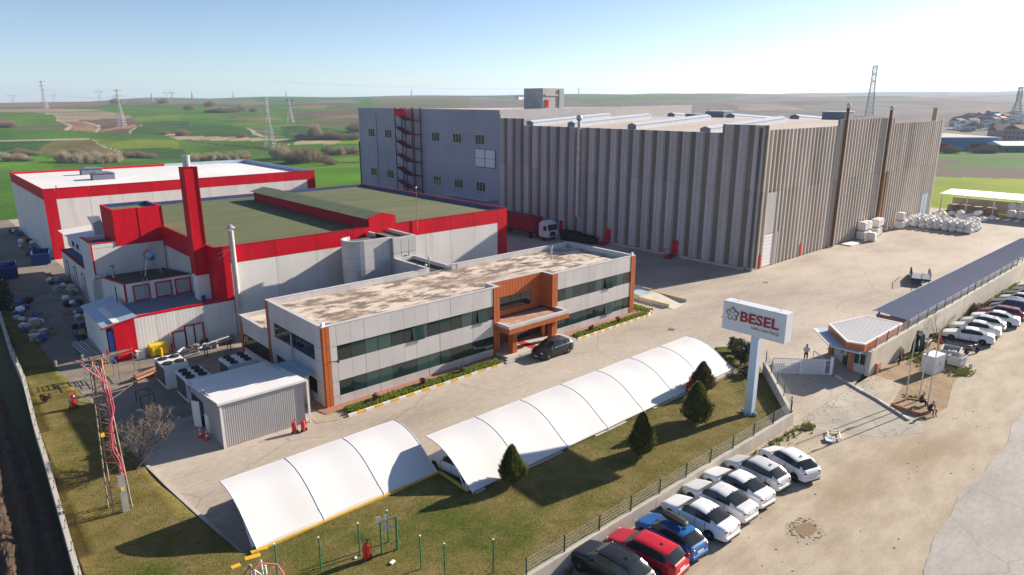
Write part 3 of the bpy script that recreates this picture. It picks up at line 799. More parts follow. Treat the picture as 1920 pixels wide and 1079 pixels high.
# entrance: canopy on two pillars, steps, doors
canopy = MB(); canopy.box(41.0, 49.2, 45.95, 49.2, 2.55, 3.05); canopy.build('entrance_canopy', M_orangej, office)
mb = MB(); mb.box(41.35, 48.85, 46.3, 49.2, 3.052, 3.08); mb.build('canopy_roof', M_roofred, office)
mb = MB(); mb.box(40.98, 49.22, 45.93, 46.28, 3.06, 3.36); mb.box(40.98, 41.33, 46.28, 49.2, 3.06, 3.36); mb.box(48.87, 49.22, 46.28, 49.2, 3.06, 3.36); mb.build('canopy_kerb', M_coping, office)
tile_part('canopy_fascia', [((41.0, 45.95, 2.55), (1, 0, 0), (0, 0, 1), (0, -1, 0), 20, 3, 8.2, .5), ((41.0, 49.2, 2.55), (0, -1, 0), (0, 0, 1), (-1, 0, 0), 6, 3, 3.25, .5)])
for xx in (41.95, 47.3):
    mb = MB(); mb.box(xx, xx + .6, 46.5, 47.1, .3, 2.55); p = mb.build('pillar', M_orangej, office)
    mt = MB(); tiles(mt, (xx, 46.5, .3), (1, 0, 0), (0, 0, 1), (0, -1, 0), 2, 12, .6, 2.25); tiles(mt, (xx, 47.1, .3), (0, -1, 0), (0, 0, 1), (-1, 0, 0), 2, 12, .6, 2.25)
    q = mt.build('tile_facing', M_orange, p); q['kind'] = 'stuff'
mb = MB(); mb.box(40.9, 49.5, 46.0, 47.78, 0, .3); mb.box(41.5, 48.57, 47.78, 49.26, 0, .3); mb.build('entrance_platform', M_beige, office)
for k in range(2):
    mb = MB(); mb.box(40.9 - .33 * (2 - k), 49.5 + .33 * (2 - k), 46.0 - .3 * (2 - k), 46.0 - .3 * (1 - k) - .004, 0, .1 + .1 * k); mb.box(49.5 + .33 * (1 - k) + .004, 49.5 + .33 * (2 - k), 46.0 - .3 * (1 - k), 47.7, 0, .1 + .1 * k); mb.build('step', M_grey2, office)
for i in range(3):
    d = piece('entrance_door', plate_mesh('entrance_door', 1.0, 2.1, .03, M_glassb), office, (43.6 + i * 1.02, 49.25, .31))
mb = MB(); mb.obox((47.9, 48.4, 1.3), (.4, .3, 2.0)); mb.build('door_jamb', M_orange, office)
carpet = MB(); carpet.box(44.3, 45.2, 46.25, 49.0, .304, .316); tag(carpet.build('carpet', M_carpet), 'red carpet strip running from the office entrance towards the black car', 'carpet')
# annex at the left back and the link building
mb = MB(); mb.box(XA + .06, 31, YB + .01, 65.4, 0, 3.4); mb.build('annex_wall', M_darkgap, office)
mb = MB(); mb.box(XA + .3, 30.7, YB + .3, 65.1, 3.4, 3.44); mb.build('annex_roof', M_roofpatch, office)
mb = MB(); mb.box(XA, XA + .32, YB + .03, 65.4, 3.35, 3.85); mb.box(XA + .32, 31, 65.1, 65.4, 3.35, 3.85); mb.build('annex_parapet', M_coping, office)
w = 6.1 / 5
for z0, z1, mm, nm in ((.02, .68, M_alu, 'cladding_panel'), (.70, 2.12, M_glassb, 'window_pane'), (2.14, 3.33, M_alu, 'cladding_panel')):
    me = plate_mesh(nm, w, z1 - z0, .04, mm, 'Y')
    for i in range(5): piece(nm, me, office, (XA + .045, 58.62 + i * w, z0))
tile_part('tile_column', [((XA - .0, 65.45, 0), (0, -1, 0), (0, 0, 1), (-1, 0, 0), 2, 20, .65, 3.84)])
mb = MB(); mb.box(40.6, 43.4, YB + .03, 64.95, 0, 6.4); mb.build('link_wall', M_alu, office)
mb = MB(); mb.box(40.6, 40.9, YB + .03, 64.95, 6.4, 6.85); mb.box(43.1, 43.4, YB + .03, 64.95, 6.4, 6.85); mb.box(40.9, 43.1, 64.7, 64.95, 6.4, 6.85); mb.build('link_parapet', M_coping, office)
mb = MB(); mb.box(40.9, 43.1, YB + .03, 64.7, 6.404, 6.43); mb.build('link_roof', M_dkroof, office)
# stair tower between office and factory
mb = MB(); mb.box(40.64, 43.66, 65.04, 70.5, 0, 8.8); mb.build('stair_tower', M_darkgap, office)
mb = MB(); mb.box(40.6, 43.7, 65.0, 65.3, 8.8, 9.15); mb.box(40.6, 40.9, 65.3, 70.5, 8.8, 9.15); mb.box(43.4, 43.7, 65.3, 70.5, 8.8, 9.15); mb.build('tower_parapet', M_coping, office)
me = plate_mesh('cladding_panel', 1.0, 1.4, .04, M_alu)
for i in range(3):
    for j in range(6):
        if not (i == 1 and j == 4): piece('cladding_panel', me, office, (40.62 + i * 1.03, 65.04, .25 + j * 1.43))
mb = MB(); mb.box(41.7, 42.6, 65.02, 65.03, 5.98, 7.35); mb.box(41.95, 42.4, 64.99, 65.02, 6.5, 7.0, 1); mb.build('tower_window', [M_alu, M_grille], office)
me = plate_mesh('cladding_panel', 1.36, 1.4, .04, M_alu, 'Y')
for i in range(4):
    for j in range(6): piece('cladding_panel', me, office, (40.64, 65.05 + i * 1.37, .25 + j * 1.43))
def stadium(r, n=10):
    P = []
    for k in range(n + 1):
        t = math.pi / 2 + math.pi * k / n
        P.append((37.2 + r * math.cos(t), 67.1 + r * math.sin(t)))
    return P + [(40.55, 67.1 - r), (40.55, 67.1 + r)]
mb = MB(); mb.prism(stadium(1.62), 0, 8.85); mb.build('round_stair_core', M_darkgap, office)
mb = MB(); P = stadium(1.66); Q = stadium(1.40); n_ = len(P)
for i in range(n_ - 1):
    a, b, c, d = P[i], P[i + 1], Q[i + 1], Q[i]
    mb.add([(a[0], a[1], 8.8), (b[0], b[1], 8.8), (c[0], c[1], 8.8), (d[0], d[1], 8.8), (a[0], a[1], 9.25), (b[0], b[1], 9.25), (c[0], c[1], 9.25), (d[0], d[1], 9.25)],
           [(4, 5, 6, 7), (0, 1, 5, 4), (2, 3, 7, 6)])
mb.build('round_parapet', M_coping, office)
P = stadium(1.66)
seg = [(P[i], P[i + 2]) for i in range(0, 10, 2)] + [((37.2, 65.44), (38.3, 65.44)), ((38.31, 65.44), (39.4, 65.44)), ((39.41, 65.44), (40.55, 65.44))]
for k, (a, b) in enumerate(seg):
    for j in range(6):
        mb = MB()
        pts = [a, b]
        if k < 5:
            i = 2 * k; pts = [P[i], P[i + 1], P[i + 2]]
        for q in range(len(pts) - 1):
            p0, p1 = pts[q], pts[q + 1]; z0, z1 = .02 + j * 1.47, 1.475 + j * 1.47
            mb.add([(p0[0], p0[1], z0), (p1[0], p1[1], z0), (p1[0], p1[1], z1), (p0[0], p0[1], z1)], [(0, 1, 2, 3)])
        mb.build('curved_panel' if k < 5 else 'cladding_panel', M_alu, office)
# fittings
mb = MB(); mb.cyl(55.0, 54.3, 6.3, 7.75, .1, 12); mb.cyl(55.0, 54.3, 7.75, 7.82, .2, 12, 0, .2); mb.cyl(55.0, 54.3, 7.88, 7.98, .2, 12, 0, .06); mb.build('vent_pipe', M_galv, office)
for k, (xx, yy, h) in enumerate(((40.2, 58.2, .9), (42.2, 60.4, 1.0))):
    mb = MB(); mb.cyl(xx, yy, 6.4 if k else 6.85, 6.4 + h, .04, 8); mb.ball((xx, yy, 6.42 + h), .16, 8, 6); mb.build('roof_vent', M_galv, office)
for xx in (23.25, 61.9):
    mb = MB(); mb.obox((xx, 48.1, 7.02), (.3, .2, .28), rz=.4); mb.bar((xx, 48.15, 6.87), (xx, 48.15, 6.95), .03); mb.build('floodlight', M_wsteel, office)
mb = MB(); mb.bar((23.5, Y0 - .05, 3.9), (23.75, Y0 - .75, 4.1), .035); mb.ball((23.8, Y0 - .85, 4.1), .13, 8, 6); mb.build('wall_lamp', M_black, office)
mb = MB(); mb.cyl(22.8, 53.2, 1.4, 5.0, .07, 10); mb.build('downpipe', M_galv, office)

# ---------------------------------------------------------------- red and white factory hall
fac = thing('factory_hall', 'red and white factory hall with moss green roof and low ridge vent', 'building', (42.8, 70.6, 0))
FX0, FX1, FY0, FY1 = 23.0, 62.6, 70.6, 109.6
mb = MB(); mb.box(FX0 + .1, FX1 - .1, FY0 + .1, FY1 - .1, 0, 9.1); mb.build('wall', M_white, fac)
mb = MB(); mb.box(FX0 + .25, FX1 - .25, FY0 + .25, FY1 - .25, 9.1, 9.2); mb.build('roof', M_greenroof, fac)
seams = [24.56, 29.4, 34.1, 38.75, 40.9, 42.78, 44.66, 48.95, 52.85, 56.86, 60.9]
for a, b in zip(seams[:-1], seams[1:]):
    mb = MB(); mb.box(a + .02, b - .02, FY0, FY0 + .09, .02, 7.8); mb.build('white_panel', M_white, fac)
    if 40.8 < a < 44.6:
        za = 10.67 if a < 42 else 11.15; zb = 11.15 if a < 42 else 10.67
        mb = MB(); mb.hprism([(a + .02, 7.82), (b - .02, 7.82), (b - .02, zb), (a + .02, za)], 'Y', FY0, FY0 + .2); mb.build('red_panel', M_red, fac)
    else:
        mb = MB(); mb.box(a + .02, b - .02, FY0 - .01, FY0 + .2, 7.82, 9.6); mb.build('red_panel', M_red, fac)
mb = MB(); mb.box(FX0, 24.54, FY0 - .012, FY0 + .2, 0, 9.6); mb.box(FX0, FX0 + .2, FY0 + .2, 72.6, 0, 9.6); mb.build('red_corner', M_red, fac)
mb = MB(); mb.box(60.92, FX1, FY0 - .012, FY0 + .2, 0, 9.62); mb.box(FX1 - .2, FX1, FY0 + .2, 72.6, 0, 9.62); mb.build('red_corner', M_red, fac)
mb = MB(); mb.box(FX0, FX0 + .2, 72.62, 87.75, 7.4, 9.6); mb.box(FX0, FX0 + .2, 93.6, FY1, 7.4, 9.6); mb.box(FX0, FX1, FY1 - .2, FY1, 7.6, 9.6); mb.box(FX1 - .2, FX1, 72.62, FY1 - .2, 7.6, 9.6); mb.build('red_band', M_red, fac)
mb = MB()
mb.box(FX0 - .02, FX0 + .24, FY0 - .03, 87.7, 9.605, 9.66); mb.box(FX0 + .24, 40.85, FY0 - .03, FY0 + .22, 9.605, 9.66); mb.box(44.7, FX1 + .02, FY0 - .03, FY0 + .22, 9.63, 9.68)
mb.box(FX1 - .22, FX1 + .02, FY0 + .22, FY1, 9.625, 9.68); mb.box(FX0, FX1 - .22, FY1 - .22, FY1 + .02, 9.605, 9.66); mb.build('parapet_cap', M_redd, fac)
mb = MB(); mb.box(FX0 + .25, FX1 - .3, FY1 - .28, FY1 - .21, 9.2, 9.6); mb.box(FX1 - .28, FX1 - .21, FY0 + .25, FY1 - .28, 9.2, 9.6); mb.build('parapet_lining', M_blueliner, fac)
# ridge vent on the roof
mb = MB(); mb.box(40.95, 44.6, FY0 + .2, 104.5, 9.2, 10.55); mb.build('ridge_vent', M_redd, fac)
mb = MB()
mb.corr((42.78, FY0 + .1, 11.1), (0, 1, 0), (-2.1, 0, -.52), 34.5, 2.16, 1.15, .03, (-.24, 0, .97), .84)
mb.corr((42.78, FY0 + .1, 11.1), (0, 1, 0), (2.1, 0, -.52), 34.5, 2.16, 1.15, .03, (.24, 0, .97), .84); mb.build('vent_roof', M_greenroof2, fac)
# chimney shaft clad in red at the left side
mb = MB(); mb.box(21.72, 22.98, 72.62, 74.2, 6.6, 17.6); mb.build('chimney_shaft', M_red, fac)
mb = MB(); mb.box(21.74, 22.96, 72.64, 74.1, 3.9, 6.6); mb.build('shaft_base', M_white, fac)
mb = MB(); mb.box(22.90, 23.02, 72.56, 72.66, 9.8, 17.6); mb.box(21.68, 21.76, 72.56, 72.66, 6.6, 17.6); mb.box(21.68, 23.0, 72.55, 72.64, 17.6, 17.68); mb.build('shaft_trim', M_redd, fac)
mb = MB(); mb.cyl(22.3, 73.4, 17.6, 18.6, .38, 14); mb.cyl(22.3, 73.4, 18.6, 18.75, .42, 14); mb.build('flue', M_galv, fac)
# the tall red box
mb = MB(); mb.box(18.0, 23.25, 87.8, 93.5, 7.9, 11.6); mb.build('red_tower', M_red, fac)
mb = MB(); mb.box(18.0, 23.25, 87.8, 88.0, 11.6, 12.05); mb.box(18.0, 18.2, 88.0, 93.5, 11.6, 12.05); mb.box(23.05, 23.25, 88.0, 93.5, 11.6, 12.05); mb.box(18.2, 23.05, 93.3, 93.5, 11.6, 12.05); mb.build('tower_parapet', M_red, fac)
mb = MB(); mb.box(18.2, 23.05, 88.0, 93.3, 11.602, 11.65); mb.build('tower_roof', M_greenroof, fac)
mb = MB(); mb.box(18.2, 23.05, 93.24, 93.3, 11.65, 12.04); mb.box(22.99, 23.05, 88.0, 93.24, 11.65, 12.04); mb.build('tower_lining', M_blueliner, fac)
mb = MB(); mb.box(17.96, 18.06, 87.76, 87.82, 7.9, 12.05); mb.box(20.62, 20.70, 87.77, 87.82, 7.9, 12.05); mb.box(23.19, 23.29, 87.76, 87.82, 7.9, 12.05); mb.build('tower_trim', M_redd, fac)
# white block below it
mb = MB(); mb.box(15.4, 23.0, 87.84, 93.4, 0, 7.9); mb.build('white_block', M_white, fac)
mb = MB(); mb.box(15.4, 17.98, 87.82, 88.05, 7.9, 8.42); mb.box(15.4, 15.65, 88.05, 93.4, 7.9, 8.42); mb.box(15.65, 17.98, 93.15, 93.4, 7.9, 8.42); mb.build('block_parapet', M_white, fac)
mb = MB(); mb.box(15.66, 17.97, 88.06, 93.14, 7.902, 7.95); mb.build('block_roof', M_blueliner, fac)
mb = MB(); mb.box(15.36, 18.0, 87.78, 88.07, 8.42, 8.5); mb.box(15.36, 15.67, 88.07, 93.4, 8.42, 8.5); mb.box(15.36, 15.52, 87.77, 87.83, 4.4, 8.42); mb.build('block_trim', M_red, fac)
# row with the flat dark coping and the sloping white roof behind
mb = MB(); mb.box(16.2, 22.9, 93.42, 113.2, 0, 3.6); mb.build('rear_row', M_white, fac)
mb = MB(); mb.box(16.1, 16.5, 93.42, 113.3, 3.6, 3.75); mb.box(16.5, 22.9, 112.9, 113.3, 3.6, 3.75); mb.build('row_coping', M_redd, fac)
mb = MB(); mb.box(16.52, 22.9, 93.42, 112.88, 3.602, 3.66); mb.build('row_roof', M_blueliner, fac)
mb = MB(); mb.box(17.6, 22.9, 93.42, 116, 3.66, 5.7); mb.build('rear_loft', M_white, fac)
mb = MB(); mb.corr((16.6, 99.5, 6.0), (0, 1, 0), (6.4, 0, .5), 16.5, 6.4, 1.0, .03, (-.07, 0, 1), .8); mb.build('loft_roof', M_whiteroof, fac)
for yy in (104.5, 108.5, 111.4):
    mb = MB(); mb.box(17.55, 17.62, yy, yy + 1.3, 4.2, 5.5); mb.build('loft_opening', M_dark, fac)
for yy in (95.5, 99.3, 104.2, 109.2):
    mb = MB(); mb.box(16.16, 16.21, yy, yy + 1.3, 0, 2.5); mb.box(16.12, 16.16, yy - .1, yy, 0, 2.6, 1); mb.box(16.12, 16.16, yy + 1.3, yy + 1.4, 0, 2.6, 1); mb.box(16.12, 16.16, yy - .1, yy + 1.4, 2.6, 2.7, 1); mb.build('side_door', [M_white, M_red], fac)
# duct cowls on that roof
for k, (xx, yy, sc) in enumerate(((19.9, 106.5, 1.0), (22.0, 103.8, 1.0))):
    mb = MB()
    mb.box(xx - .6, xx + .6, yy - .5, yy + .5, 6.0, 7.5); mb.hprism([(xx - .6, 7.5), (xx + .6, 7.5), (xx + .3, 8.9), (xx - 1.0, 8.9)], 'Y', yy - .5, yy + .5); mb.build('air_duct', M_galv, fac)
# building with three red framed shutters, its roof sloping back
mb = MB(); mb.add([(15.8, 76.7, 0), (22.55, 76.7, 0), (22.55, 87.83, 0), (15.8, 87.83, 0), (15.8, 76.7, 5.9), (22.55, 76.7, 5.9), (22.55, 87.83, 4.6), (15.8, 87.83, 4.6)],
                  [(0, 3, 2, 1), (4, 5, 6, 7), (0, 1, 5, 4), (1, 2, 6, 5), (2, 3, 7, 6), (3, 0, 4, 7)]); mb.build('shutter_block', M_white, fac)
mb = MB(); mb.add([(16.0, 76.72, 5.93), (22.5, 76.72, 5.93), (22.5, 87.8, 4.63), (16.0, 87.8, 4.63)], [(0, 1, 2, 3)]); mb.build('shutter_block_roof', M_dkroof, fac)
mb = MB(); mb.box(15.76, 15.94, 76.66, 76.72, 4.0, 5.95); mb.bar((15.78, 76.7, 5.95), (15.78, 87.8, 4.65), .07); mb.build('block_edge_trim', M_red, fac)
for xa in (16.55, 18.68, 20.62):
    fr = MB(); xb = xa + 1.62
    fr.box(xa, xb, 76.62, 76.69, 5.52, 5.65); fr.box(xa, xb, 76.62, 76.69, 3.98, 4.1); fr.box(xa, xa + .12, 76.62, 76.69, 4.1, 5.52); fr.box(xb - .12, xb, 76.62, 76.69, 4.1, 5.52)
    w_ = fr.build('shutter_frame', M_red, fac)
    mb = MB(); mb.corr((xa + .12, 76.68, 4.1), (1, 0, 0), (0, 0, 1), 1.38, 1.42, .17, .02, (0, -1, 0)); mb.build('shutter', M_shed, w_)
mb = MB()
for xx in (17.62, 17.98): mb.bar((xx, 76.5, 4.0), (xx, 76.5, 6.3), .03)
for k in range(7): mb.bar((17.62, 76.5, 4.2 + k * .3), (17.98, 76.5, 4.2 + k * .3), .02)
mb.build('roof_ladder', M_galv, fac)
# low front building
mb = MB(); mb.box(13.15, 22.98, 70.6, 76.68, 0, 3.9); mb.build('low_block', M_white, fac)
mb = MB(); mb.box(15.0, 22.98, 70.85, 76.66, 3.902, 3.95); mb.build('low_roof', M_hgrey, fac)
mb = MB(); mb.add([(14.9, 70.55, 3.9), (24.6, 70.55, 4.12), (24.6, 70.83, 4.12), (14.9, 70.83, 3.9), (14.9, 70.55, 4.08), (24.6, 70.55, 4.27), (24.6, 70.83, 4.27), (14.9, 70.83, 4.08)],
                  [(0, 3, 2, 1), (4, 5, 6, 7), (0, 1, 5, 4), (1, 2, 6, 5), (2, 3, 7, 6), (3, 0, 4, 7)]); mb.bar((12.1, 70.55, 3.45), (14.95, 70.55, 3.98), .1); mb.build('low_roof_trim', M_red, fac)
mb = MB(); mb.box(13.12, 14.93, 70.55, 70.61, 0, 3.85); mb.build('red_end_panel', M_red, fac)
for a, b in ((14.95, 16.9), (16.92, 18.8), (18.82, 20.95), (20.97, 22.9), (22.92, 24.5)):
    mb = MB(); mb.corr((a + .01, 70.55, .02), (1, 0, 0), (0, 0, 1), b - a - .02, 3.9, .32, .005, (0, -1, 0), .7); mb.build('ribbed_panel', M_white, fac)
mb = MB(); mb.corr((12.2, 70.4, 3.62), (0, 1, 0), (3.0, 0, .55), 9.6, 3.05, .9, .02, (-.18, 0, 1), .8); mb.build('lean_to_roof', M_paleblue, fac)
mb = MB(); mb.box(12.4, 12.52, 70.7, 79.6, 0, 3.4); mb.build('lean_to_wall', M_white, fac)
mb = MB(); mb.box(12.6, 13.1, 70.58, 70.62, 0, 3.1); mb.build('lean_to_opening', M_bluep, fac)
mb = MB(); mb.box(18.2, 19.25, 70.50, 70.55, 0, 1.7); mb.box(19.3, 20.95, 70.50, 70.55, 0, 2.1); fdoor = mb.build('loading_door', M_white, fac)
mb = MB()
for a, b, h in ((18.1, 19.28, 1.75), (19.28, 20.15, 2.15), (20.15, 21.05, 2.15)):
    mb.box(a, a + .1, 70.44, 70.58, 0, h); mb.box(b, b + .1, 70.44, 70.58, 0, h); mb.box(a, b + .1, 70.43, 70.58, h, h + .1)
mb.build('door_frame', M_red, fac)
tank = MB(); tank.lathe((19.85, 82.0, 7.5), [(.40, -.45), (.5, -.35), (.5, .75), (.4, .98), (.02, 1.1)], 16, 0, 'Y'); tank.lathe((19.85, 82.0, 7.5), [(.02, -1.0), (.38, -.85), (.505, -.5), (.505, -.3)], 16, 1, 'Y')
tank.build('roof_tank', [mat('rusty_tank', (.34, .17, .07), (.24, .13, .06), 1.1, .6), mat('blue_tank_end', (.16, .36, .50), (.26, .40, .48), 2., .5)], fac, smooth=True)
mb = MB()
for sx in (-.45, .45):
    for sy in (-.5, .5): mb.bar((19.85 + sx * 2.1, 82.0 + sy * 1.6, 5.25), (19.85 + sx, 82.0 + sy, 7.0), .05); 
    mb.bar((19.85 + sx, 81.5, 6.95), (19.85 + sx, 82.5, 6.95), .05)
mb.build('tank_stand', M_galv, fac)
mb = MB(); mb.cyl(16.5, 84.2, 4.8, 6.4, .14, 10); mb.ball((16.5, 84.2, 6.6), .3, 10, 7); mb.cyl(16.5, 84.2, 4.7, 5.0, .4, 10); mb.build('spinning_vent', M_galv, fac)
mb = MB(); mb.path([(15.1, 87.4, 0), (15.1, 87.4, 4.3), (15.3, 87.2, 4.8), (16.2, 86.2, 4.9)], .2, 8); mb.build('duct_pipe', M_galv, fac)
mb = MB(); mb.cyl(15.05, 76.9, 3.8, 5.8, .05, 8); mb.build('mast', M_black, fac)
mb = MB(); mb.cyl(21.9, 71.9, 3.95, 4.6, .2, 12); mb.build('blue_drum', M_bluep, fac)
# steel flue standing in front
mb = MB(); mb.cyl(24.75, 70.15, 3.3, 11.3, .27, 16); mb.cyl(24.75, 70.15, 3.1, 3.5, .32, 16)
for zz in (5, 6.7, 8.4, 10.1): mb.cyl(24.75, 70.15, zz, zz + .08, .295, 16)
flue = mb.build('steel_flue', M_stack, fac)
mb = MB(); mb.cyl(24.75, 70.15, 11.55, 11.95, .5, 14, 0, .05)
for k in range(4): mb.bar((24.75 + .25 * math.cos(k * 1.57), 70.15 + .25 * math.sin(k * 1.57), 11.25), (24.75 + .3 * math.cos(k * 1.57), 70.15 + .3 * math.sin(k * 1.57), 11.6), .02)
mb.build('rain_cap', M_galv, flue)
mb = MB(); mb.bar((24.75, 70.15, 9.5), (23.4, 70.6, 9.0), .02); mb.bar((24.75, 70.15, 9.5), (23.4, 70.6, 8.4), .02); mb.build('stay', M_galv, flue)
mast = thing('lightning_rod', 'thin lightning rod on the front edge of the mossy factory roof', 'lightning rod', (47.6, 70.42, 8.4))
mb = MB(); mb.cyl(47.6, 70.42, 8.4, 13.7, .045, 8, 0, .03); mb.build('rod', M_oldst, mast); mb = MB(); mb.ball((47.6, 70.42, 13.75), .12, 8, 6); mb.build('tip', M_wsteel, mast)

# ---------------------------------------------------------------- white roofed hall behind
hall = thing('warehouse_hall', 'long white roofed hall with red parapet band behind the factory', 'building', (39.2, 125.6, 0))
HX0, HX1, HY0, HY1 = 16.9, 61.5, 125.6, 160.0
mb = MB(); mb.box(HX0 + .1, HX1 - .1, HY0 + .1, HY1 - .1, 0, 10.2); mb.build('wall', M_white, hall)
sx = [18.5] + [18.45 + 4.6 * k for k in range(1, 9)] + [59.85]
for a, b in zip(sx[:-1], sx[1:]):
    mb = MB(); mb.box(a + .02, b - .02, HY0, HY0 + .1, .02, 9.3); mb.build('white_panel', M_white, hall)
    mb = MB(); mb.box(a + .02, b - .02, HY0 - .01, HY0 + .15, 9.32, 10.95); mb.build('red_panel', M_red, hall)
mb = MB(); mb.box(HX0, 18.48, HY0 - .012, HY0 + .15, 0, 10.95); mb.build('red_corner', M_red, hall)
mb = MB(); mb.box(59.87, HX1, HY0 - .012, HY0 + .15, 0, 10.95); mb.box(HX1 - .15, HX1, HY0 + .15, 127.5, 0, 10.95); mb.build('red_corner', M_red, hall)
sy = [HY0 + .15 + k * (HY1 - HY0 - .15) / 8 for k in range(9)]
for a, b in zip(sy[:-1], sy[1:]):
    mb = MB(); mb.box(HX0, HX0 + .1, a + .02, b - .02, .02, 9.3); mb.build('white_panel', M_white, hall)
    mb = MB(); mb.box(HX0 - .01, HX0 + .14, a + .02, b - .02, 9.32, 10.95); mb.build('red_panel', M_red, hall)
mb = MB(); mb.box(HX0 + .1, HX1, HY1 - .15, HY1, 9.3, 10.95); mb.box(HX1 - .15, HX1, 127.5, HY1 - .15, 9.3, 10.95); mb.build('red_band', M_red, hall)
mb = MB()
X_, ym = (HX0 + .15, HX1 - .15), (HY0 + HY1) / 2
mb.add([(X_[0], HY0 + .15, 10.6), (47, HY0 + .15, 10.5), (47, ym, 10.9), (X_[0], ym, 10.9), (X_[0], HY1 - .15, 10.6), (47, HY1 - .15, 10.5)], [(0, 1, 2, 3), (3, 2, 5, 4)])
mb.add([(47.01, HY0 + .15, 10.5), (X_[1], HY0 + .15, 10.2), (X_[1], HY1 - .15, 10.2), (47.01, HY1 - .15, 10.5), (47.01, ym, 10.9), (55, ym, 10.5)], [(0, 1, 5, 4), (1, 2, 5), (2, 3, 4, 5)])
mb.build('roof', M_whiteroof, hall)
mb = MB()
for k in range(1, 9): mb.box(HX0 + k * 5.0, HX0 + k * 5.0 + .06, HY0 + .2, HY1 - .2, 10.55 + .0, 10.56)
mb.box(HX1 - .22, HX1 - .16, HY0 + .15, HY1 - .15, 10.3, 11.0); mb.box(44, HX1 - .22, HY1 - .22, HY1 - .16, 10.3, 11.0); mb.build('parapet_lining', M_paleblue, hall)
mb = MB(); mb.box(HX0 - .04, HX1 + .03, HY0 - .04, HY0 + .14, 10.955, 11.02); mb.box(HX0 - .04, HX0 + .14, HY0 + .14, HY1, 10.955, 11.02); mb.build('parapet_cap', M_redd, hall)
mb = MB()
for a, b in (((18, 132), (33, 143)), ((24, 128), (37, 143)), ((37, 128), (47, 143))): mb.bar((a[0], a[1], 10.68), (b[0], b[1], 10.9), .03)
mb.build('roof_seam', M_shed, hall)
for xx, yy in ((28.0, 148.0), (27.6, 137.2)):
    mb = MB(); mb.box(xx - 1.7, xx + 1.7, yy - 1.0, yy + 1.0, 10.6, 11.75); mb.hprism([(xx - 1.9, 11.85), (xx + 1.9, 11.85), (xx + 1.0, 12.1), (xx - 1.0, 12.1)], 'Y', yy - 1.1, yy + 1.1); mb.build('roof_vent', M_hgrey, hall)
mb = MB(); mb.cyl(19.0, 127.0, 10.7, 11.3, .12, 8); mb.build('vent_pipe', M_galv, hall)
for zz in (2.4, 4.8, 7.1): pass

# ---------------------------------------------------------------- tall precast warehouse
wh = thing('precast_warehouse', 'huge warehouse clad in ribbed vertical concrete panels, with long roof skylights', 'warehouse', (128, 77, 0))
WX0, WX1, WY0, WY1 = 91.2, 164.6, 48.9, 105.0
mb = MB(); mb.box(WX0 + .5, WX1 - .3, WY0 + .5, WY1, 0, 18.6); mb.build('wall', M_concb, wh)
def left_panel(h):
    mb = MB()      # one 2.37 m unit: proud pale rib with a groove, sloping cheeks, brown trough
    P = [(-.0, -.60), (.0, -.05), (.05, -.04), (.05, .04), (.0, .05), (0, .60), (.34, .74), (.34, 1.185)]
    prof = [(.34, -1.185), (.34, -.74)] + P
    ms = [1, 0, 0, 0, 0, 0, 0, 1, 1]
    for i in range(len(prof) - 1):
        (x0, y0), (x1, y1) = prof[i], prof[i + 1]
        mb.add([(x0, y0, 0), (x1, y1, 0), (x1, y1, h), (x0, y0, h)], [(0, 3, 2, 1)], ms[i])
    for i in range(len(prof) - 1):
        (x0, y0), (x1, y1) = prof[i], prof[i + 1]
        mb.add([(x0, y0, h), (x1, y1, h), (.55, y1, h), (.55, y0, h)], [(0, 3, 2, 1)], 0)
        mb.add([(x0, y0, 0), (x1, y1, 0), (.55, y1, 0), (.55, y0, 0)], [(0, 1, 2, 3)], 0)
    mb.box(.5, .55, -1.185, 1.185, h - 1.6, h, 0)
    return mb.mesh('precast_panel', [M_concl, M_concb])
lp0, lp1, lp2 = left_panel(11.38), left_panel(7.72), left_panel(8.95)
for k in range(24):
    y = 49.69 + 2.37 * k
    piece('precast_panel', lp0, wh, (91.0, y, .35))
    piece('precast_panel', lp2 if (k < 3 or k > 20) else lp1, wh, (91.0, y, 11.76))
def right_panel(h, ms=(0, 0, 1, 1)):
    mb = MB()
    for q in range(2):
        o = q * 1.17
        prof = [(o, .26), (o + .16, .02), (o + .50, 0.0), (o + .68, .26), (o + 1.17, .26)]
        prof = [(o, .30), (o + .14, .30), (o + .40, .0), (o + .74, .0), (o + 1.0, .30), (o + 1.17, .30)]
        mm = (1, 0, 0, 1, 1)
        for i in range(len(prof) - 1):
            (x0, y0), (x1, y1) = prof[i], prof[i + 1]
            mb.add([(x0, y0, 0), (x1, y1, 0), (x1, y1, h), (x0, y0, h)], [(0, 1, 2, 3)], mm[i])
            mb.add([(x0, y0, h), (x1, y1, h), (x1, .5, h), (x0, .5, h)], [(0, 1, 2, 3)], 0)
    mb.box(0, 2.34, .46, .5, h - 1.6, h, 0)
    return mb.mesh('precast_panel', [M_concr, M_conct])
rp0, rp1, rp2 = right_panel(11.2), right_panel(8.75), right_panel(9.75)
rpr = right_panel(11.2); rpr.materials.clear(); rpr.materials.append(M_rustst); rpr.materials.append(M_rustst)
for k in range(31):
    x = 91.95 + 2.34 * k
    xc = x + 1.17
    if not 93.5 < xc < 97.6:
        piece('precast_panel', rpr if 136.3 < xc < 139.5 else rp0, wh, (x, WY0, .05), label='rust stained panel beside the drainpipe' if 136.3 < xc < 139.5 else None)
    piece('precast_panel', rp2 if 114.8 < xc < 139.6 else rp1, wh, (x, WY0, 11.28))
mb = MB()
mb.add([], [])
mb.box(91.0, 91.9, WY0 - .02, WY0 + .9, .05, 20.35)
mb.build('corner_pier', M_concl, wh); mb = MB(); mb.box(163.9, 164.7, WY0 + .0, WY0 + .9, .05, 20.1); mb.build('corner_pier', M_concl, wh)
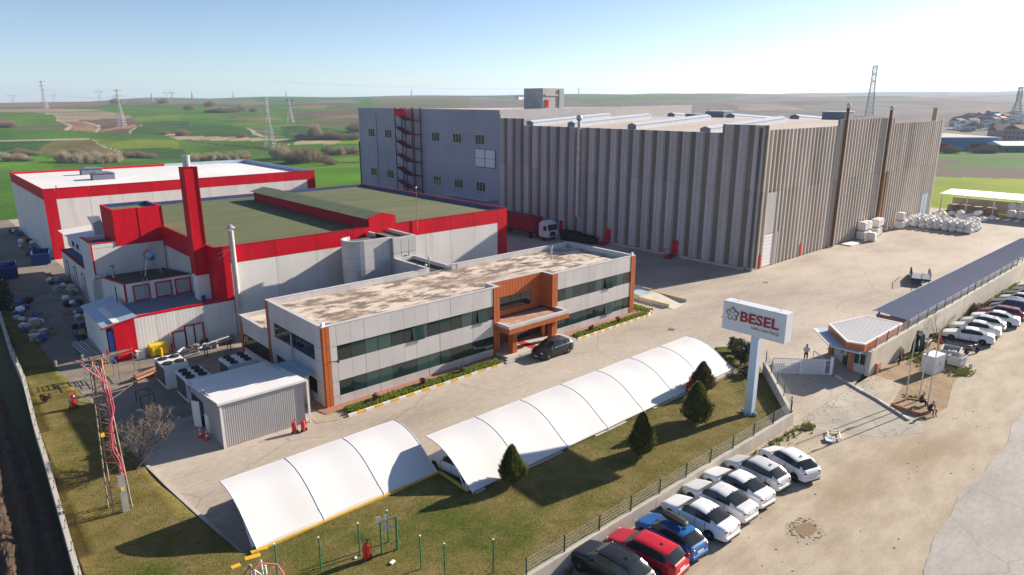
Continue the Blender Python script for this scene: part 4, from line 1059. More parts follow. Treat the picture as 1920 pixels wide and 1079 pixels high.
mb = MB(); mb.box(93.6, 97.9, WY0 + .1, WY0 + .5, 5.0, 11.2); mb.box(97.25, 97.9, WY0, WY0 + .5, 0, 5.0); mb.build('door_lintel', M_concl, wh)
mb = MB()
for k in range(9): mb.box(93.75, 97.2, WY0 + .12, WY0 + .18 + .03 * (k % 2), .1 + k * .54, .1 + k * .54 + .5)
mb.build('roller_door', M_whitelet, wh)
mb = MB(); mb.box(158.4, 161.8, WY0 - .06, WY0 - .02, .2, 5.2); mb.box(160.0, 160.12, WY0 - .10, WY0 - .06, .2, 5.2); mb.build('loading_door', M_paleblue, wh)
mb = MB(); mb.box(90.7, 91.02, 50, WY1, 0, .34); mb.build('plinth', M_wallc, wh)
for yy in (62.2, 76.0):
    mb = MB(); mb.box(90.94, 91.0, yy - .5, yy + .55, .4, 2.6); mb.build('fire_door', M_red, wh)
    mb = MB(); mb.box(89.3, 90.65, yy - .8, yy + .8, .3, .38)
    for q in range(3): mb.box(88.5 + .26 * q, 88.74 + .26 * q, yy - .6, yy + .6, 0, .1 + .09 * q)
    for sy in (-.78, .78):
        mb.bar((89.35, yy + sy, .38), (89.35, yy + sy, 1.3), .03); mb.bar((90.6, yy + sy, .38), (90.6, yy + sy, 1.3), .03); mb.bar((89.35, yy + sy, 1.3), (90.6, yy + sy, 1.3), .03); mb.bar((88.5, yy + sy, 1.0), (89.35, yy + sy, 1.3), .03)
    mb.build('door_stair', M_redd, wh)
mb = MB(); mb.box(90.94, 91.0, 87.0, 87.9, .4, 2.6); mb.build('fire_door', M_red, wh)
for xx in (93.2, 105.8): 
    mb = MB(); mb.box(xx - .25, xx + .25, WY0 - .08, WY0 - .02, .1, 2.1); mb.build('red_post', M_red, wh)
# roof: low gable with ridge along Y, translucent strip vents and plant boxes
RX = 128.0
def rz(x): return 18.75 + 1.9 * (1 - abs(x - RX) / 36.5)
mb = MB(); mb.add([(WX0 + .5, WY0 + .5, rz(WX0 + .5)), (RX, WY0 + .5, rz(RX)), (RX, WY1, rz(RX)), (WX0 + .5, WY1, rz(WX0 + .5)), (WX1 - .3, WY0 + .5, rz(WX1 - .3)), (WX1 - .3, WY1, rz(WX1 - .3))],
                  [(0, 1, 2, 3), (1, 4, 5, 2)]); mb.build('roof', M_whroof, wh)
def skylight(x0, x1, y, sgn=1):
    mb = MB(); s0, s1 = rz(x0), rz(x1)
    def sec(x, s): return [(x, y - .95, s - .1), (x, y + .95, s - .1), (x, y + .95, s + .75), (x, y, s + 1.05), (x, y - .95, s + .75)]
    A, B = sec(x0, s0), sec(x1, s1)
    mb.add(A + B, [(0, 5, 9, 4), (1, 2, 7, 6)], 0); mb.add(A + B, [(0, 4, 3, 2, 1), (5, 6, 7, 8, 9)], 2)
    n = max(4, int(abs(x1 - x0) / 1.1))
    for i in range(n):
        a = x0 + (x1 - x0) * i / n; b = x0 + (x1 - x0) * (i + .94) / n
        for ys, ye in ((-1.05, 0), (1.05, 0)):
            mb.add([(a, y + ys, rz(a) + .76), (b, y + ys, rz(b) + .76), (b, y, rz(b) + 1.1), (a, y, rz(a) + 1.1)], [(0, 1, 2, 3) if ys < 0 else (3, 2, 1, 0)], 1)
    mb.build('roof_skylight', [M_skyl, M_skyl, M_hgrey], wh)
for x0, x1, y in ((97.6, 121.5, 103.0), (98.6, 122.2, 92.6), (98.6, 122, 78.0), (96.8, 121, 62.0)): skylight(x0, x1, y)
for y in (66.0, 80.0, 95.0): skylight(134, 158, y)
def plant(x, y, sx, sy, h):
    mb = MB(); z = rz(x)
    mb.box(x - sx, x + sx, y - sy, y + sy, z - .3, z + h); mb.box(x - sx - .1, x + sx + .1, y - sy - .1, y + sy + .1, z + h + .003, z + h + .09, 1); mb.build('roof_box', [M_hgrey, M_whitelet], wh)
plant(135, 83.5, 1.6, 2.2, 1.5); plant(136.5, 90.8, 1.2, 1.3, .9); plant(136, 58.5, 1.8, 2.2, 1.7)
mb = MB(); mb.cyl(137, 87.2, 20, 21.9, .18, 8); mb.cyl(137, 87.2, 21.9, 22.3, .34, 8); mb.build('vent_pipe', M_galv, wh)
for xx, zt, nm in ((116.6, 22.9, 0), (134.8, 22.4, 1)):
    mb = MB(); mb.cyl(xx, WY0 - .3, .1, zt, .24, 12); mb.build('flue_pipe', M_rust, wh)
    mb = MB(); mb.cyl(xx, WY0 - .3, zt + .05, zt + .5, .34, 12); mb.cyl(xx, WY0 - .3, zt + .5, zt + .75, .4, 12, 0, .05); mb.build('flue_cap', M_galv, wh)
pf = thing('steel_flue', 'shiny steel flue with ball cowl rising up the shaded warehouse face', 'flue', (90.5, 83.1, 4.0))
mb = MB(); mb.cyl(90.5, 83.1, 4.0, 20.6, .3, 14); mb.path([(90.5, 83.1, 4.1), (90.7, 82.8, 3.6), (91, 82.5, 3.3)], .26, 8); mb.build('pipe', M_stack, pf)
mb = MB(); mb.ball((90.5, 83.1, 21.1), .55, 12, 8); mb.build('cowl', M_galv, pf)
mb = MB(); 
for k in range(4): mb.bar((90.5, 83.1, 6 + 4 * k), (91.0, 83.1, 6 + 4 * k), .05)
mb.build('bracket', M_galv, pf)
mb = MB(); mb.box(165.2, 166.4, 50.6, 51.4, 0, 22.6)
tag(mb.build('brick_chimney', mat('buff_brick', (.42, .35, .28), (.36, .29, .22), 2., .9)), 'tall buff chimney behind the far end of the ribbed warehouse', 'chimney')

# ---------------------------------------------------------------- grey clad block
gb = thing('grey_block', 'tall plain grey clad building with red stair tower and small windows', 'building', (124, 132, 0))
GY0, GY1, GX1 = 105.0, 159.6, 157.0
mb = MB(); mb.box(91.26, GX1, GY0 + .06, GY1, 0, 21.5); mb.build('wall', M_grey, gb)
mb = MB(); mb.box(91.2, 91.5, GY0, GY1, 21.5, 22.25); mb.build('parapet', M_grey, gb)
mb = MB(); mb.add([(91.5, GY0, 20), (GX1, GY0, 20), (GX1, GY0 + .3, 20), (91.5, GY0 + .3, 20), (91.5, GY0, 22.3), (GX1, GY0, 22.95), (GX1, GY0 + .3, 22.95), (91.5, GY0 + .3, 22.3)],
                  [(4, 5, 6, 7), (0, 1, 5, 4), (1, 2, 6, 5), (2, 3, 7, 6), (3, 0, 4, 7)]); mb.build('side_parapet', M_grey2, gb)
mb = MB(); mb.add([(91.5, GY0 + .3, 21.7), (GX1, GY0 + .3, 21.9), (GX1, GY1, 21.9), (91.5, GY1, 21.9), (91.5, 132, 22.2), (GX1, 132, 22.3)], [(0, 1, 5, 4), (4, 5, 2, 3)]); mb.build('roof', M_whroof, gb)
# cladding panels, six across and three high in each bay
ys = [105.05, 111.8, 118.6, 125.2, 131.9, 139.3, 146.2, 153.0, 159.55]; zs = [.05, 5.4, 10.6, 16.2, 21.45]
for a, b in zip(ys[:-1], ys[1:]):
    for c, d in zip(zs[:-1], zs[1:]):
        mb = MB(); mb.box(91.2 + random.uniform(-.01, .01), 91.27, a + .012, b - .012, c + .012, d - .012); mb.build('cladding_panel', M_grey, gb)
def gwin(y, z, lit):
    fr = MB(); w, h = 3.0, 2.0
    fr.box(91.12, 91.19, y, y + w, z, z + .1); fr.box(91.12, 91.19, y, y + w, z + h - .1, z + h)
    for q in (0, .97, 1.93, 2.9): fr.box(91.12, 91.19, y + q, y + q + .1, z + .1, z + h - .1)
    w_ = fr.build('window', mat('cream_frame', (.50, .47, .40), rough=.5), gb)
    for q in range(3):
        m_ = MB(); m_.box(91.15, 91.18, y + .1 + q * .967, y + .97 + q * .967, z + .1, z + h - .1); m_.build('pane', M_glass, w_)
for y in (109.6, 117.2, 124.95, 144.3, 152.0):
    gwin(y, 15.3, 0); gwin(y - .2, 5.7, 0)
fr = MB(); fr.box(91.05, 91.18, 106.1, 112.6, 10.7, 14.5); bw = fr.build('big_window', M_hgrey, gb)
for q in range(2):
    for r_ in range(2):
        m_ = MB(); m_.box(91.0, 91.05, 106.3 + q * 3.2, 109.2 + q * 3.2, 10.88 + r_ * 1.78, 12.56 + r_ * 1.78); m_.build('pane', mat('frosted_pane', (.62, .64, .70), rough=.4), bw)
mb = MB(); mb.box(91.1, 91.2, 151.0, 151.15, 0, 20.6); mb.build('downpipe', M_hgrey, gb)
mb = MB(); mb.bar((91.1, 159.7, 0), (91.1, 159.7, 14), .15); mb.build('corner_ladder', M_black, gb)
M_maroon = mat('maroon_steel', (.16, .018, .03), rough=.7)
st = MB()
for yy in (131.8, 135.2, 139.4):
    for xx in (89.1, 90.9): st.bar((xx, yy, 0), (xx, yy, 22.6), .12)
st_o = st.build('stair_tower', M_maroon, gb)
for k in range(7):
    z0 = 1.2 + k * 3.06
    m_ = MB(); m_.box(89.1, 90.9, 131.8, 135.2, z0, z0 + .12); m_.build('landing', M_maroon, st_o)
    m_ = MB(); m_.add([(89.1, 135.2, z0), (90.9, 135.2, z0), (90.9, 139.4, z0 + 1.5), (89.1, 139.4, z0 + 1.5), (89.1, 135.2, z0 + .12), (90.9, 135.2, z0 + .12), (90.9, 139.4, z0 + 1.62), (89.1, 139.4, z0 + 1.62)], [(0, 3, 2, 1), (4, 5, 6, 7), (0, 1, 5, 4), (2, 3, 7, 6), (3, 0, 4, 7)])
    m_.build('stair_flight', M_maroon, st_o)
    m_ = MB()
    for q in range(22): m_.bar((89.05, 135.3 + q * .19, z0 + (1.5 * q / 22)), (89.05, 135.3 + q * .19, z0 + (1.5 * q / 22) + 1.3), .022, 0, 3)
    for q in range(3): m_.bar((89.05, 131.8, z0 + .4 + q * .35), (89.05, 135.2, z0 + .4 + q * .35), .025, 0, 3)
    m_.bar((89.05, 139.4, z0 + 1.5), (89.05, 139.4, z0 + 3), .05); m_.build('railing', M_maroon, st_o)
m_ = MB(); m_.box(89.0, 89.08, 135.4, 139.3, 20.6, 22.2); m_.build('top_screen', M_red, st_o)
mb = MB(); mb.box(88.6, 91.15, 105.8, 121, 4.4, 4.55); mb.build('low_canopy', M_paleblue, gb)
# lift room on the roof
mb = MB(); mb.box(108.0, 114.6, 110.0, 116.0, 21.4, 26.6); lr = mb.build('lift_room', M_grey2, gb)
mb = MB(); mb.box(108.6, 112.6, 109.85, 109.98, 25.0, 25.4); mb.box(108.6, 112.6, 109.85, 109.98, 22.0, 22.5); mb.box(112.9, 113.9, 109.8, 109.98, 22.0, 26.4, 1); mb.build('lift_beam', [M_grey2, M_grey], lr)
mb = MB(); mb.box(108.7, 109.7, 109.88, 109.98, 22.55, 24.2); mb.build('lift_door', M_red, lr)
for xx, yy, h in ((96, 106, 2.4), (93, 112, 1.5), (130, 106, 1.2)):
    mb = MB(); mb.cyl(xx, yy, 21.7, 22 + h, .05, 6); mb.ball((xx, yy, 22 + h), .13, 6, 5); mb.build('roof_mast', M_galv, gb)

# ---------------------------------------------------------------- perimeter walls with fences
def wall_run(name, label, p0, p1, thick, h, m, seg, h2=None):
    t = thing(name, label, 'wall', (p0[0], p0[1], 0))
    d = Vector((p1[0] - p0[0], p1[1] - p0[1], 0)); L = d.length; d.normalize(); n = Vector((-d.y, d.x, 0)); k = max(1, round(L / seg)); s = L / k
    for i in range(k):
        mb = MB(); a = Vector((p0[0], p0[1], 0)) + d * (i * s + .006); b = Vector((p0[0], p0[1], 0)) + d * ((i + 1) * s - .006)
        j = random.uniform(-.008, .008)
        P = [a + n * j, b + n * j, b + n * (thick + j), a + n * (thick + j)]
        hh = h if h2 is None else h + (h2 - h) * (i + .5) / k
        mb.prism([(p.x, p.y) for p in P], -.1, hh); mb.build('wall_panel', m, t)
    return t
w1 = wall_run('concrete_wall', 'low pale concrete retaining wall behind the row of parked cars', (20, 21.3), (48.2, 21.3), .28, .98, M_wallc, 2.15)
w2 = wall_run('concrete_wall', 'short angled concrete wall beside the gate and sign post', (48.22, 21.42), (56.2, 27.9), .28, 1.15, M_wallc, 2.1)
w3 = wall_run('block_wall', 'long cream block wall running from the gatehouse past the parked cars', (62.72, 21.3), (128, 21.3), .3, 2.4, M_wallc2, 3.2)
def wire_fence(name, label, p0, p1, z, hp, step, m_post, wires=5, mesh=True, start=0.0):
    t = thing(name, label, 'fence', (p0[0], p0[1], z))
    a, b = Vector((p0[0], p0[1], z)), Vector((p1[0], p1[1], z)); L = (b - a).length; d = (b - a).normalized(); k = max(1, int(round(L / step)))
    for i in range(k + 1):
        p = a + d * (L * i / k); mb = MB(); mb.bar(p, p + Vector((random.uniform(-.03, .03), random.uniform(-.03, .03), hp)), .04, 0, 6); mb.build('post', m_post, t)
    mb = MB()
    for w in range(wires):
        zz = hp * (.12 + .8 * w / max(1, wires - 1)); pts = []
        for i in range(k * 3 + 1):
            s = i / (k * 3); pts.append(a + d * (L * s) + Vector((0, 0, zz - .02 * (i % 3 > 0))))
        mb.path(pts, .008, 3)
    if mesh:
        q = int(L / .28)
        for i in range(q):
            p = a + d * (L * i / q)
            mb.bar(p + Vector((0, 0, hp * .12)), p + d * .45 + Vector((0, 0, hp * .9)), .005, 0, 3); mb.bar(p + d * .45 + Vector((0, 0, hp * .12)), p + Vector((0, 0, hp * .9)), .005, 0, 3)
    o = mb.build('wire_mesh', M_wire, t); return t
wire_fence('wire_fence', 'green posted wire fence on top of the low concrete wall', (20.3, 21.46), (48.0, 21.46), .98, 1.0, 2.75, M_dkgreenp)
wire_fence('wire_fence', 'short green posted fence on the angled wall by the gate', (48.35, 21.68), (56.0, 27.85), 1.15, 1.05, 2.3, M_dkgreenp, 4)
wire_fence('wire_fence', 'dark posted wire fence along the top of the cream block wall', (63.5, 21.45), (127, 21.45), 2.4, 1.05, 2.6, M_dkgreenp, 5)
# long precast wall on the left, seen from above
lw = thing('concrete_wall', 'long narrow precast wall at the left edge beside the ploughed field', 'wall', (4.8, 60, 0))
LWP = [(3.1, 22), (3.55, 36.5), (4.0, 44.1), (4.48, 52.2), (4.75, 57.6), (5.55, 69.2), (5.85, 80), (6.5, 93), (7.0, 110)]
for (a, b) in zip(LWP[:-1], LWP[1:]):
    a, b = Vector((*a, 0)), Vector((*b, 0)); d = (b - a); k = max(1, round(d.length / 2.5))
    for i in range(k):
        p, q = a + d * (i / k), a + d * ((i + .985) / k); n = Vector((-d.y, d.x, 0)).normalized() * .13; j = random.uniform(-.04, .04)
        mb = MB(); mb.prism([(p.x - n.x, p.y - n.y), (q.x - n.x, q.y - n.y), (q.x + n.x, q.y + n.y), (p.x + n.x, p.y + n.y)], -.1, 1.0 + j); mb.build('wall_panel', M_wallc, lw)
fp = thing('wire_fence', 'sagging wire strands on green stubs over the long left wall', 'fence', (4.8, 60, 1.0))
mb = MB(); pts = [(x, y, 1.45 + .06 * random.random()) for x, y in LWP]; mb.path(pts, .012, 3); pts = [(x, y, 1.25 + .06 * random.random()) for x, y in LWP]; mb.path(pts, .012, 3); mb.build('wire', M_wire, fp)
for a, b in zip(LWP[:-1], LWP[1:]):
    k = max(1, round((b[1] - a[1]) / 2.5))
    for i in range(k):
        x, y = a[0] + (b[0] - a[0]) * i / k, a[1] + (b[1] - a[1]) * i / k; mb = MB(); mb.bar((x, y, .97), (x + .05, y, 1.5), .03, 0, 5); mb.build('post', M_green, fp)

# ---------------------------------------------------------------- kerbs, planting, paths by the office
struct_kerb = thing('painted_kerb', 'kerb of alternating yellow and white stones along the office planting', 'kerb', (43, 45.5, 0), kind='structure')
line = [(23.7, 45.35), (40.2, 45.6)]
def kerb_line(pts, step, z=.0, h=.14, w=.2):
    acc = []; carry = 0
    for a, b in zip(pts[:-1], pts[1:]):
        a, b = Vector((*a, 0)), Vector((*b, 0)); L = (b - a).length; s = carry
        while s < L: acc.append((a + (b - a) * (s / L), math.atan2((b - a).y, (b - a).x))); s += step
        carry = s - L
    for i, (p, r) in enumerate(acc):
        mb = MB(); mb.obox((p.x, p.y, h / 2 + random.uniform(-.01, .01)), (step - .03, w, h + .1), rz=r); mb.build('kerb_stone', M_yellow if i % 2 else M_whitep, struct_kerb)
kerb_line([(23.9, 45.36), (40.0, 45.6)], .78)
kerb_line([(50.5, 45.55), (62.2, 45.75), (63.4, 46.1), (64.2, 46.9), (64.6, 48.2), (64.7, 49.6)], .62)
sheet('planting_bed', [(23.7, 45.45), (40.0, 45.7), (40.0, 46.75), (23.7, 46.75)], .10, M_dirt2)
sheet('planting_bed', [(50.4, 45.66), (62.2, 45.85), (63.3, 46.2), (64.1, 47.0), (64.5, 48.2), (64.5, 50), (63.3, 50), (62.5, 47.1), (50.4, 46.75)], .10, M_dirt2)
sheet('brick_path', [(22.4, 46.76), (40.85, 46.76), (40.85, 47.82), (22.9, 47.82), (22.9, 49.3), (21.9, 49.3)], .06, M_brickpath)
sheet('brick_path', [(49.9, 46.76), (62.4, 47.05), (63.2, 50.2), (62.3, 50.2), (62.3, 47.8), (49.9, 47.8)], .06, M_brickpath)
sheet('paver_patch', [(21.1, 45.9), (22.9, 45.3), (23.65, 45.6), (23.6, 46.7), (21.9, 47.2), (21.2, 47.0)], .02, mat('old_pavers', (.42, .36, .28), (.28, .24, .18), 4., .95, fine=.3), .1)
hp = []
for _ in range(2300):
    if random.random() < .6: x, y = random.uniform(23.8, 39.9), random.uniform(45.6, 46.7)
    else:
        x, y = random.uniform(50.6, 64.3), random.uniform(45.8, 46.7)
        if x > 62.6: y = random.uniform(46.6, 49.5); x = random.uniform(63.1, 64.4)
    hp.append((x, y, .10))
blades('planting', hp, M_hedge, (.12, .34), .09, 5)

# ---------------------------------------------------------------- membrane carports
PROF = [(0, .62), (.35, .82), (.8, 1.10), (1.4, 1.52), (2.0, 1.90), (2.7, 2.22), (3.4, 2.42), (4.1, 2.50), (4.95, 2.46)]
def carport(name, label, x0, x1, bays, yf, zoff=0.0):
    t = thing(name, label, 'carport', ((x0 + x1) / 2, yf + 1, 0)); w = (x1 - x0) / bays
    yz = []
    for i in range(len(PROF) - 1):
        for q in range(2):
            s = q / 2; yz.append((PROF[i][0] * (1 - s) + PROF[i + 1][0] * s, PROF[i][1] * (1 - s) + PROF[i + 1][1] * s))
    yz.append(PROF[-1]); n = len(yz); U = 10
    for b in range(bays):
        mb = MB(); vs = []
        for i in range(U + 1):
            s = i / U; dip = .05 * math.sin(math.pi * s) ** 2
            for j, (y, z) in enumerate(yz):
                e = math.sin(math.pi * j / (n - 1)) ** .5
                yy = y
                if j == 0: yy += .03 * 4 * s * (1 - s)
                if j == n - 1: yy -= .05 * 4 * s * (1 - s)
                vs.append((x0 + b * w + s * w, yf + yy, z + zoff - dip * e))
        mb.add(vs, [(i * n + j, (i + 1) * n + j, (i + 1) * n + j + 1, i * n + j + 1) for i in range(U) for j in range(n - 1)])
        o = mb.build('membrane', M_membrane, t, smooth=True)
    for b in range(bays + 1):
        x = x0 + b * w
        mb = MB(); mb.path([(x, yf + y, z + zoff - .012) for y, z in [(-.12, .50)] + PROF], .04, 6); mb.build('rib', M_wsteel, t, smooth=True)
        mb = MB(); mb.bar((x, yf + .45, 0), (x, yf + .62, 1.0 + zoff), .07, 0, 8); mb.bar((x, yf + .5, .1), (x, yf + 1.5, 1.55 + zoff), .045, 0, 6); mb.bar((x, yf + .48, .5), (x, yf + .12, .68 + zoff), .04, 0, 6); mb.build('post', M_wsteel, t)
    mb = MB(); mb.bar((x0, yf, .62 + zoff - .04), (x1, yf, .62 + zoff - .04), .035, 0, 6); mb.bar((x0, yf + 4.95, 2.42 + zoff), (x1, yf + 4.95, 2.42 + zoff), .035, 0, 6); mb.build('edge_tube', M_wsteel, t)
    return t
carport('membrane_carport', 'shorter white tensile membrane carport of three bays nearest the bare tree', 11.25, 23.25, 3, 33.2)
carport('membrane_carport', 'longer white tensile membrane carport of seven bays behind the conifers', 23.45, 53.6, 7, 29.75)
yk = thing('yellow_kerb', 'yellow painted retaining kerb behind the shorter white carport', 'kerb', (17, 33.2, 0), kind='structure')
mb = MB(); mb.box(10.9, 23.3, 33.0, 33.22, -.1, .56); mb.box(23.3, 23.52, 30.1, 33.22, -.1, .54); mb.build('kerb_face', M_yellow, yk)
mb = MB(); mb.box(23.6, 55.0, 29.55, 29.8, -.1, .46); struct(mb.build('concrete_kerb', M_wallc))
mb = MB(); pp = [(9.55, 47.6), (9.78, 44.1), (10.18, 39.6), (10.7, 33.9)]
for a, b in zip(pp[:-1], pp[1:]):
    d = Vector((b[0] - a[0], b[1] - a[1], 0)); mb.obox(((a[0] + b[0]) / 2, (a[1] + b[1]) / 2, .05), (d.length, .22, .2), rz=math.atan2(d.y, d.x))
struct(mb.build('drive_kerb', M_wallc))

# ---------------------------------------------------------------- company sign
sg = thing('pylon_sign', 'tall white box sign with dark red lettering on a pale blue post', 'sign', (46.7, 24.1, .1))
mb = MB(); mb.box(46.2, 47.2, 21.75, 26.85, 6.9, 9.15); mb.build('sign_box', M_signface, sg)
mb = MB(); mb.box(46.42, 46.98, 23.85, 24.45, 0, 6.9); mb.build('post', M_signpole, sg)
mb = MB()
for a in range(4):
    t = a * math.pi / 2; mb.obox((46.7 + .45 * math.cos(t), 24.15 + .48 * math.sin(t), .35), (.36, .05, .6), rz=t)
mb.box(46.1, 47.3, 23.55, 24.75, -.05, .14); mb.build('base_plate', M_signpole, sg)
mb = MB()
for yy in (22.6, 26.0): mb.path([(46.7, yy - .12, 9.15), (46.7, yy - .12, 9.3), (46.7, yy + .05, 9.38), (46.7, yy + .12, 9.3)], .02, 5)
mb.build('lifting_hook', M_oldst, sg)
def text_mesh(body, size, off, extr):
    cu = bpy.data.curves.new('lettering', 'FONT'); cu.body = body; cu.size = size; cu.offset = off; cu.extrude = extr; cu.resolution_u = 3
    o = bpy.data.objects.new('lettering', cu); COL.objects.link(o)
    dg = bpy.context.evaluated_depsgraph_get(); me = bpy.data.meshes.new_from_object(o.evaluated_get(dg))
    bpy.data.objects.remove(o); bpy.data.curves.remove(cu); return me
def put_text(body, size, off, extr, m, name, y_start, z, x, parent, width=None):
    me = text_mesh(body, size, off, extr); me.materials.clear(); me.materials.append(m)
    co = np.array([v.co[:] for v in me.vertices]); w = co[:, 0].max() - co[:, 0].min(); sx = (width / w) if width else 1.0
    ox, oy, oz = org(parent)
    for v in me.vertices:
        a, b, c = v.co
        v.co = (x - c - ox, y_start - (a - co[:, 0].min()) * sx - oy, z + b - oz)      # reads along -Y on the face that looks to -X
    me.flip_normals(); me.name = name
    o = bpy.data.objects.new(name, me); COL.objects.link(o); o.parent = parent; return o
put_text('BESEL', 1.12, .060, .015, M_whitelet, 'letter_outline', 25.39, 7.83, 46.19, sg, 3.19)
put_text('BESEL', 1.08, .030, .03, M_letter, 'lettering', 25.35, 7.845, 46.17, sg, 3.10)
put_text('Evinizin Cazibe Kaynağı', .36, .018, .010, M_whitelet, 'slogan_outline', 24.42, 7.42, 46.19, sg, 2.22)
put_text('Evinizin Cazibe Kaynağı', .36, .003, .018, M_gold, 'slogan', 24.41, 7.42, 46.18, sg, 2.2)
def star(r0, r1, rot, x, m, name, parts=None):
    mb = MB(); P = []
    for k in range(40):
        t = 2 * math.pi * k / 40; r = (r0 + r1) / 2 + (r0 - r1) / 2 * math.cos(5 * t); P.append((r * math.sin(t), r * math.cos(t)))
    vs = [(x, 26.02 - a, 8.22 + b) for a, b in P] + [(x + .03, 26.02 - a, 8.22 + b) for a, b in P]; n = 40
    mb.add(vs, [tuple(range(n))] + [(k, n + k, n + (k + 1) % n, (k + 1) % n) for k in range(n)]); return mb.build(name, m, sg)
star(.56, .40, 0, 46.165, M_starbr, 'emblem'); star(.50, .34, 0, 46.150, M_gold, 'emblem')
for k in range(6):
    mb = MB(); t = 2 * math.pi * k / 5; r = .29 if k < 5 else 0
    c = (46.14, 26.02 - r * math.sin(t), 8.22 + r * math.cos(t)); q = [(c[0], c[1] - .14 * math.cos(a), c[2] + .14 * math.sin(a)) for a in [i * math.pi / 4 + t for i in range(8)]]
    mb.add(q, [tuple(range(8))[::-1]]); mb.build('emblem_petal', mat('pale_petal', (.55, .60, .70), rough=.4), sg)

# ---------------------------------------------------------------- gatehouse
gh = thing('gatehouse', 'small gatehouse with white ribbed roof and orange fascia at the gate', 'building', (66, 24, 0))
P = [(62.55, 21.65), (62.65, 23.0), (65.9, 26.2), (70.5, 25.6), (70.5, 21.65)]
mb = MB(); mb.prism([(62.6, 21.65), (62.7, 22.98), (65.9, 26.1), (70.5, 25.5), (70.5, 21.65)], 0, 2.3); mb.build('wall', mat('pale_blue_wall', (.52, .54, .56), (.47, .49, .51), 1.2, .8), gh)
RP = [(61.5, 21.3 + .35), (61.05, 23.05), (64.85, 26.35), (70.4, 25.0), (70.4, 21.65)]
mb = MB(); mb.prism(RP, 2.5, 3.1); mb.build('fascia', M_orange, gh)
mb = MB(); n = len(RP); C = (66.5, 23.6)
for i in range(n):
    a, b = RP[i], RP[(i + 1) % n]; a2, b2 = (a[0] + (C[0] - a[0]) * .05, a[1] + (C[1] - a[1]) * .07), (b[0] + (C[0] - b[0]) * .05, b[1] + (C[1] - b[1]) * .07)
    mb.prism([a, b, b2, a2], 3.11, 3.24)
mb.build('roof_edge', M_whitelet, gh)
clip = MB(); Q = [(p[0] + (C[0] - p[0]) * .06, p[1] + (C[1] - p[1]) * .08) for p in RP]
def yrange(x):
    lo, hi = 99, -99
    for i in range(n):
        a, b = Q[i], Q[(i + 1) % n]
        if (a[0] - x) * (b[0] - x) <= 0 and a[0] != b[0]:
            y = a[1] + (b[1] - a[1]) * (x - a[0]) / (b[0] - a[0]); lo = min(lo, y); hi = max(hi, y)
    return lo, hi
def xrange(y):
    lo, hi = 999, -99
    for i in range(n):
        a, b = Q[i], Q[(i + 1) % n]
        if (a[1] - y) * (b[1] - y) <= 0 and a[1] != b[1]:
            x = a[0] + (b[0] - a[0]) * (y - a[1]) / (b[1] - a[1]); lo = min(lo, x); hi = max(hi, x)
    return lo, hi
mb = MB(); mb.prism(Q, 3.1, 3.13)
xx = 61.6
while xx < 70.2:
    lo, hi = yrange(xx + .05)
    if hi > lo: mb.box(xx, xx + .12, lo + .02, hi - .02, 3.13, 3.19)
    xx += .36
mb.build('ribbed_roof', M_whiteroof, gh)
EP = [(60.8, 21.75), (60.75, 24.4), (64.4, 27.5), (65.6, 27.0), (65.0, 26.3), (61.1, 23.06), (61.55, 21.7)]
mb = MB(); mb.prism(EP, 2.42, 2.55); mb.build('eaves_canopy', M_paleblue, gh)
mb = MB(); mb.prism([(60.7, 24.45), (64.35, 27.6), (64.55, 27.35), (61.1, 24.3)], 2.56, 2.62); mb.build('eaves_edge', M_whitelet, gh)
fr = MB(); fr.box(62.50, 62.56, 21.75, 22.8, .85, 1.95); gw = fr.build('window', M_wsteel, gh)
for q in (0, 1):
    m_ = MB(); m_.box(62.46, 62.50, 21.8 + q * .52, 22.24 + q * .52, .9, 1.9); m_.build('pane', M_glass, gw)
mb = MB(); mb.box(62.5, 62.85, 22.85, 23.2, 0, 2.4); mb.box(65.5, 65.8, 26.0, 26.35, 0, 2.4); mb.build('orange_pillar', M_orange, gh)
mb = MB()
for q in range(3):
    a = Vector((62.95, 23.33, 0)) + Vector((3.2, 3.12, 0)) * (.1 + .28 * q); b = a + Vector((3.2, 3.12, 0)) * .2; nn = Vector((-.7, .72, 0)) * .05
    mb.prism([(a.x, a.y), (b.x, b.y), (b.x + nn.x, b.y + nn.y), (a.x + nn.x, a.y + nn.y)], 0.9 if q else .1, 2.1)
mb.build('side_glazing', M_glassb, gh)
mb = MB(); mb.box(62.35, 62.62, 21.28, 21.66, 0, 2.35); mb.build('end_pier', M_wallc2, gh)
# blue roofed lean-to along the wall
bl = thing('long_canopy', 'long low shed with slate blue ribbed roof behind the cream wall', 'shed', (100, 24, 0))
mb = MB(); mb.corr((73.8, 25.55, 2.95), (1, 0, 0), (0, -3.7, -.32), 58, 3.7, .36, .035, (0, -.085, 1), .6); mb.build('ribbed_roof', M_blueroof, bl)
mb = MB(); mb.corr((74.1, 22.1, .05), (0, 1, 0), (0, 0, 1), 3.3, 2.5, .22, .02, (-1, 0, 0)); mb.build('end_wall', M_brownw, bl)
for k in range(9):
    mb = MB(); mb.box(74.4 + k * 7, 74.55 + k * 7, 25.2, 25.35, 0, 2.8); mb.build('post', M_hgrey, bl)
mb = MB(); mb.box(73.7, 132, 25.56, 25.66, 2.84, 2.99); mb.build('gutter', M_galv, bl)
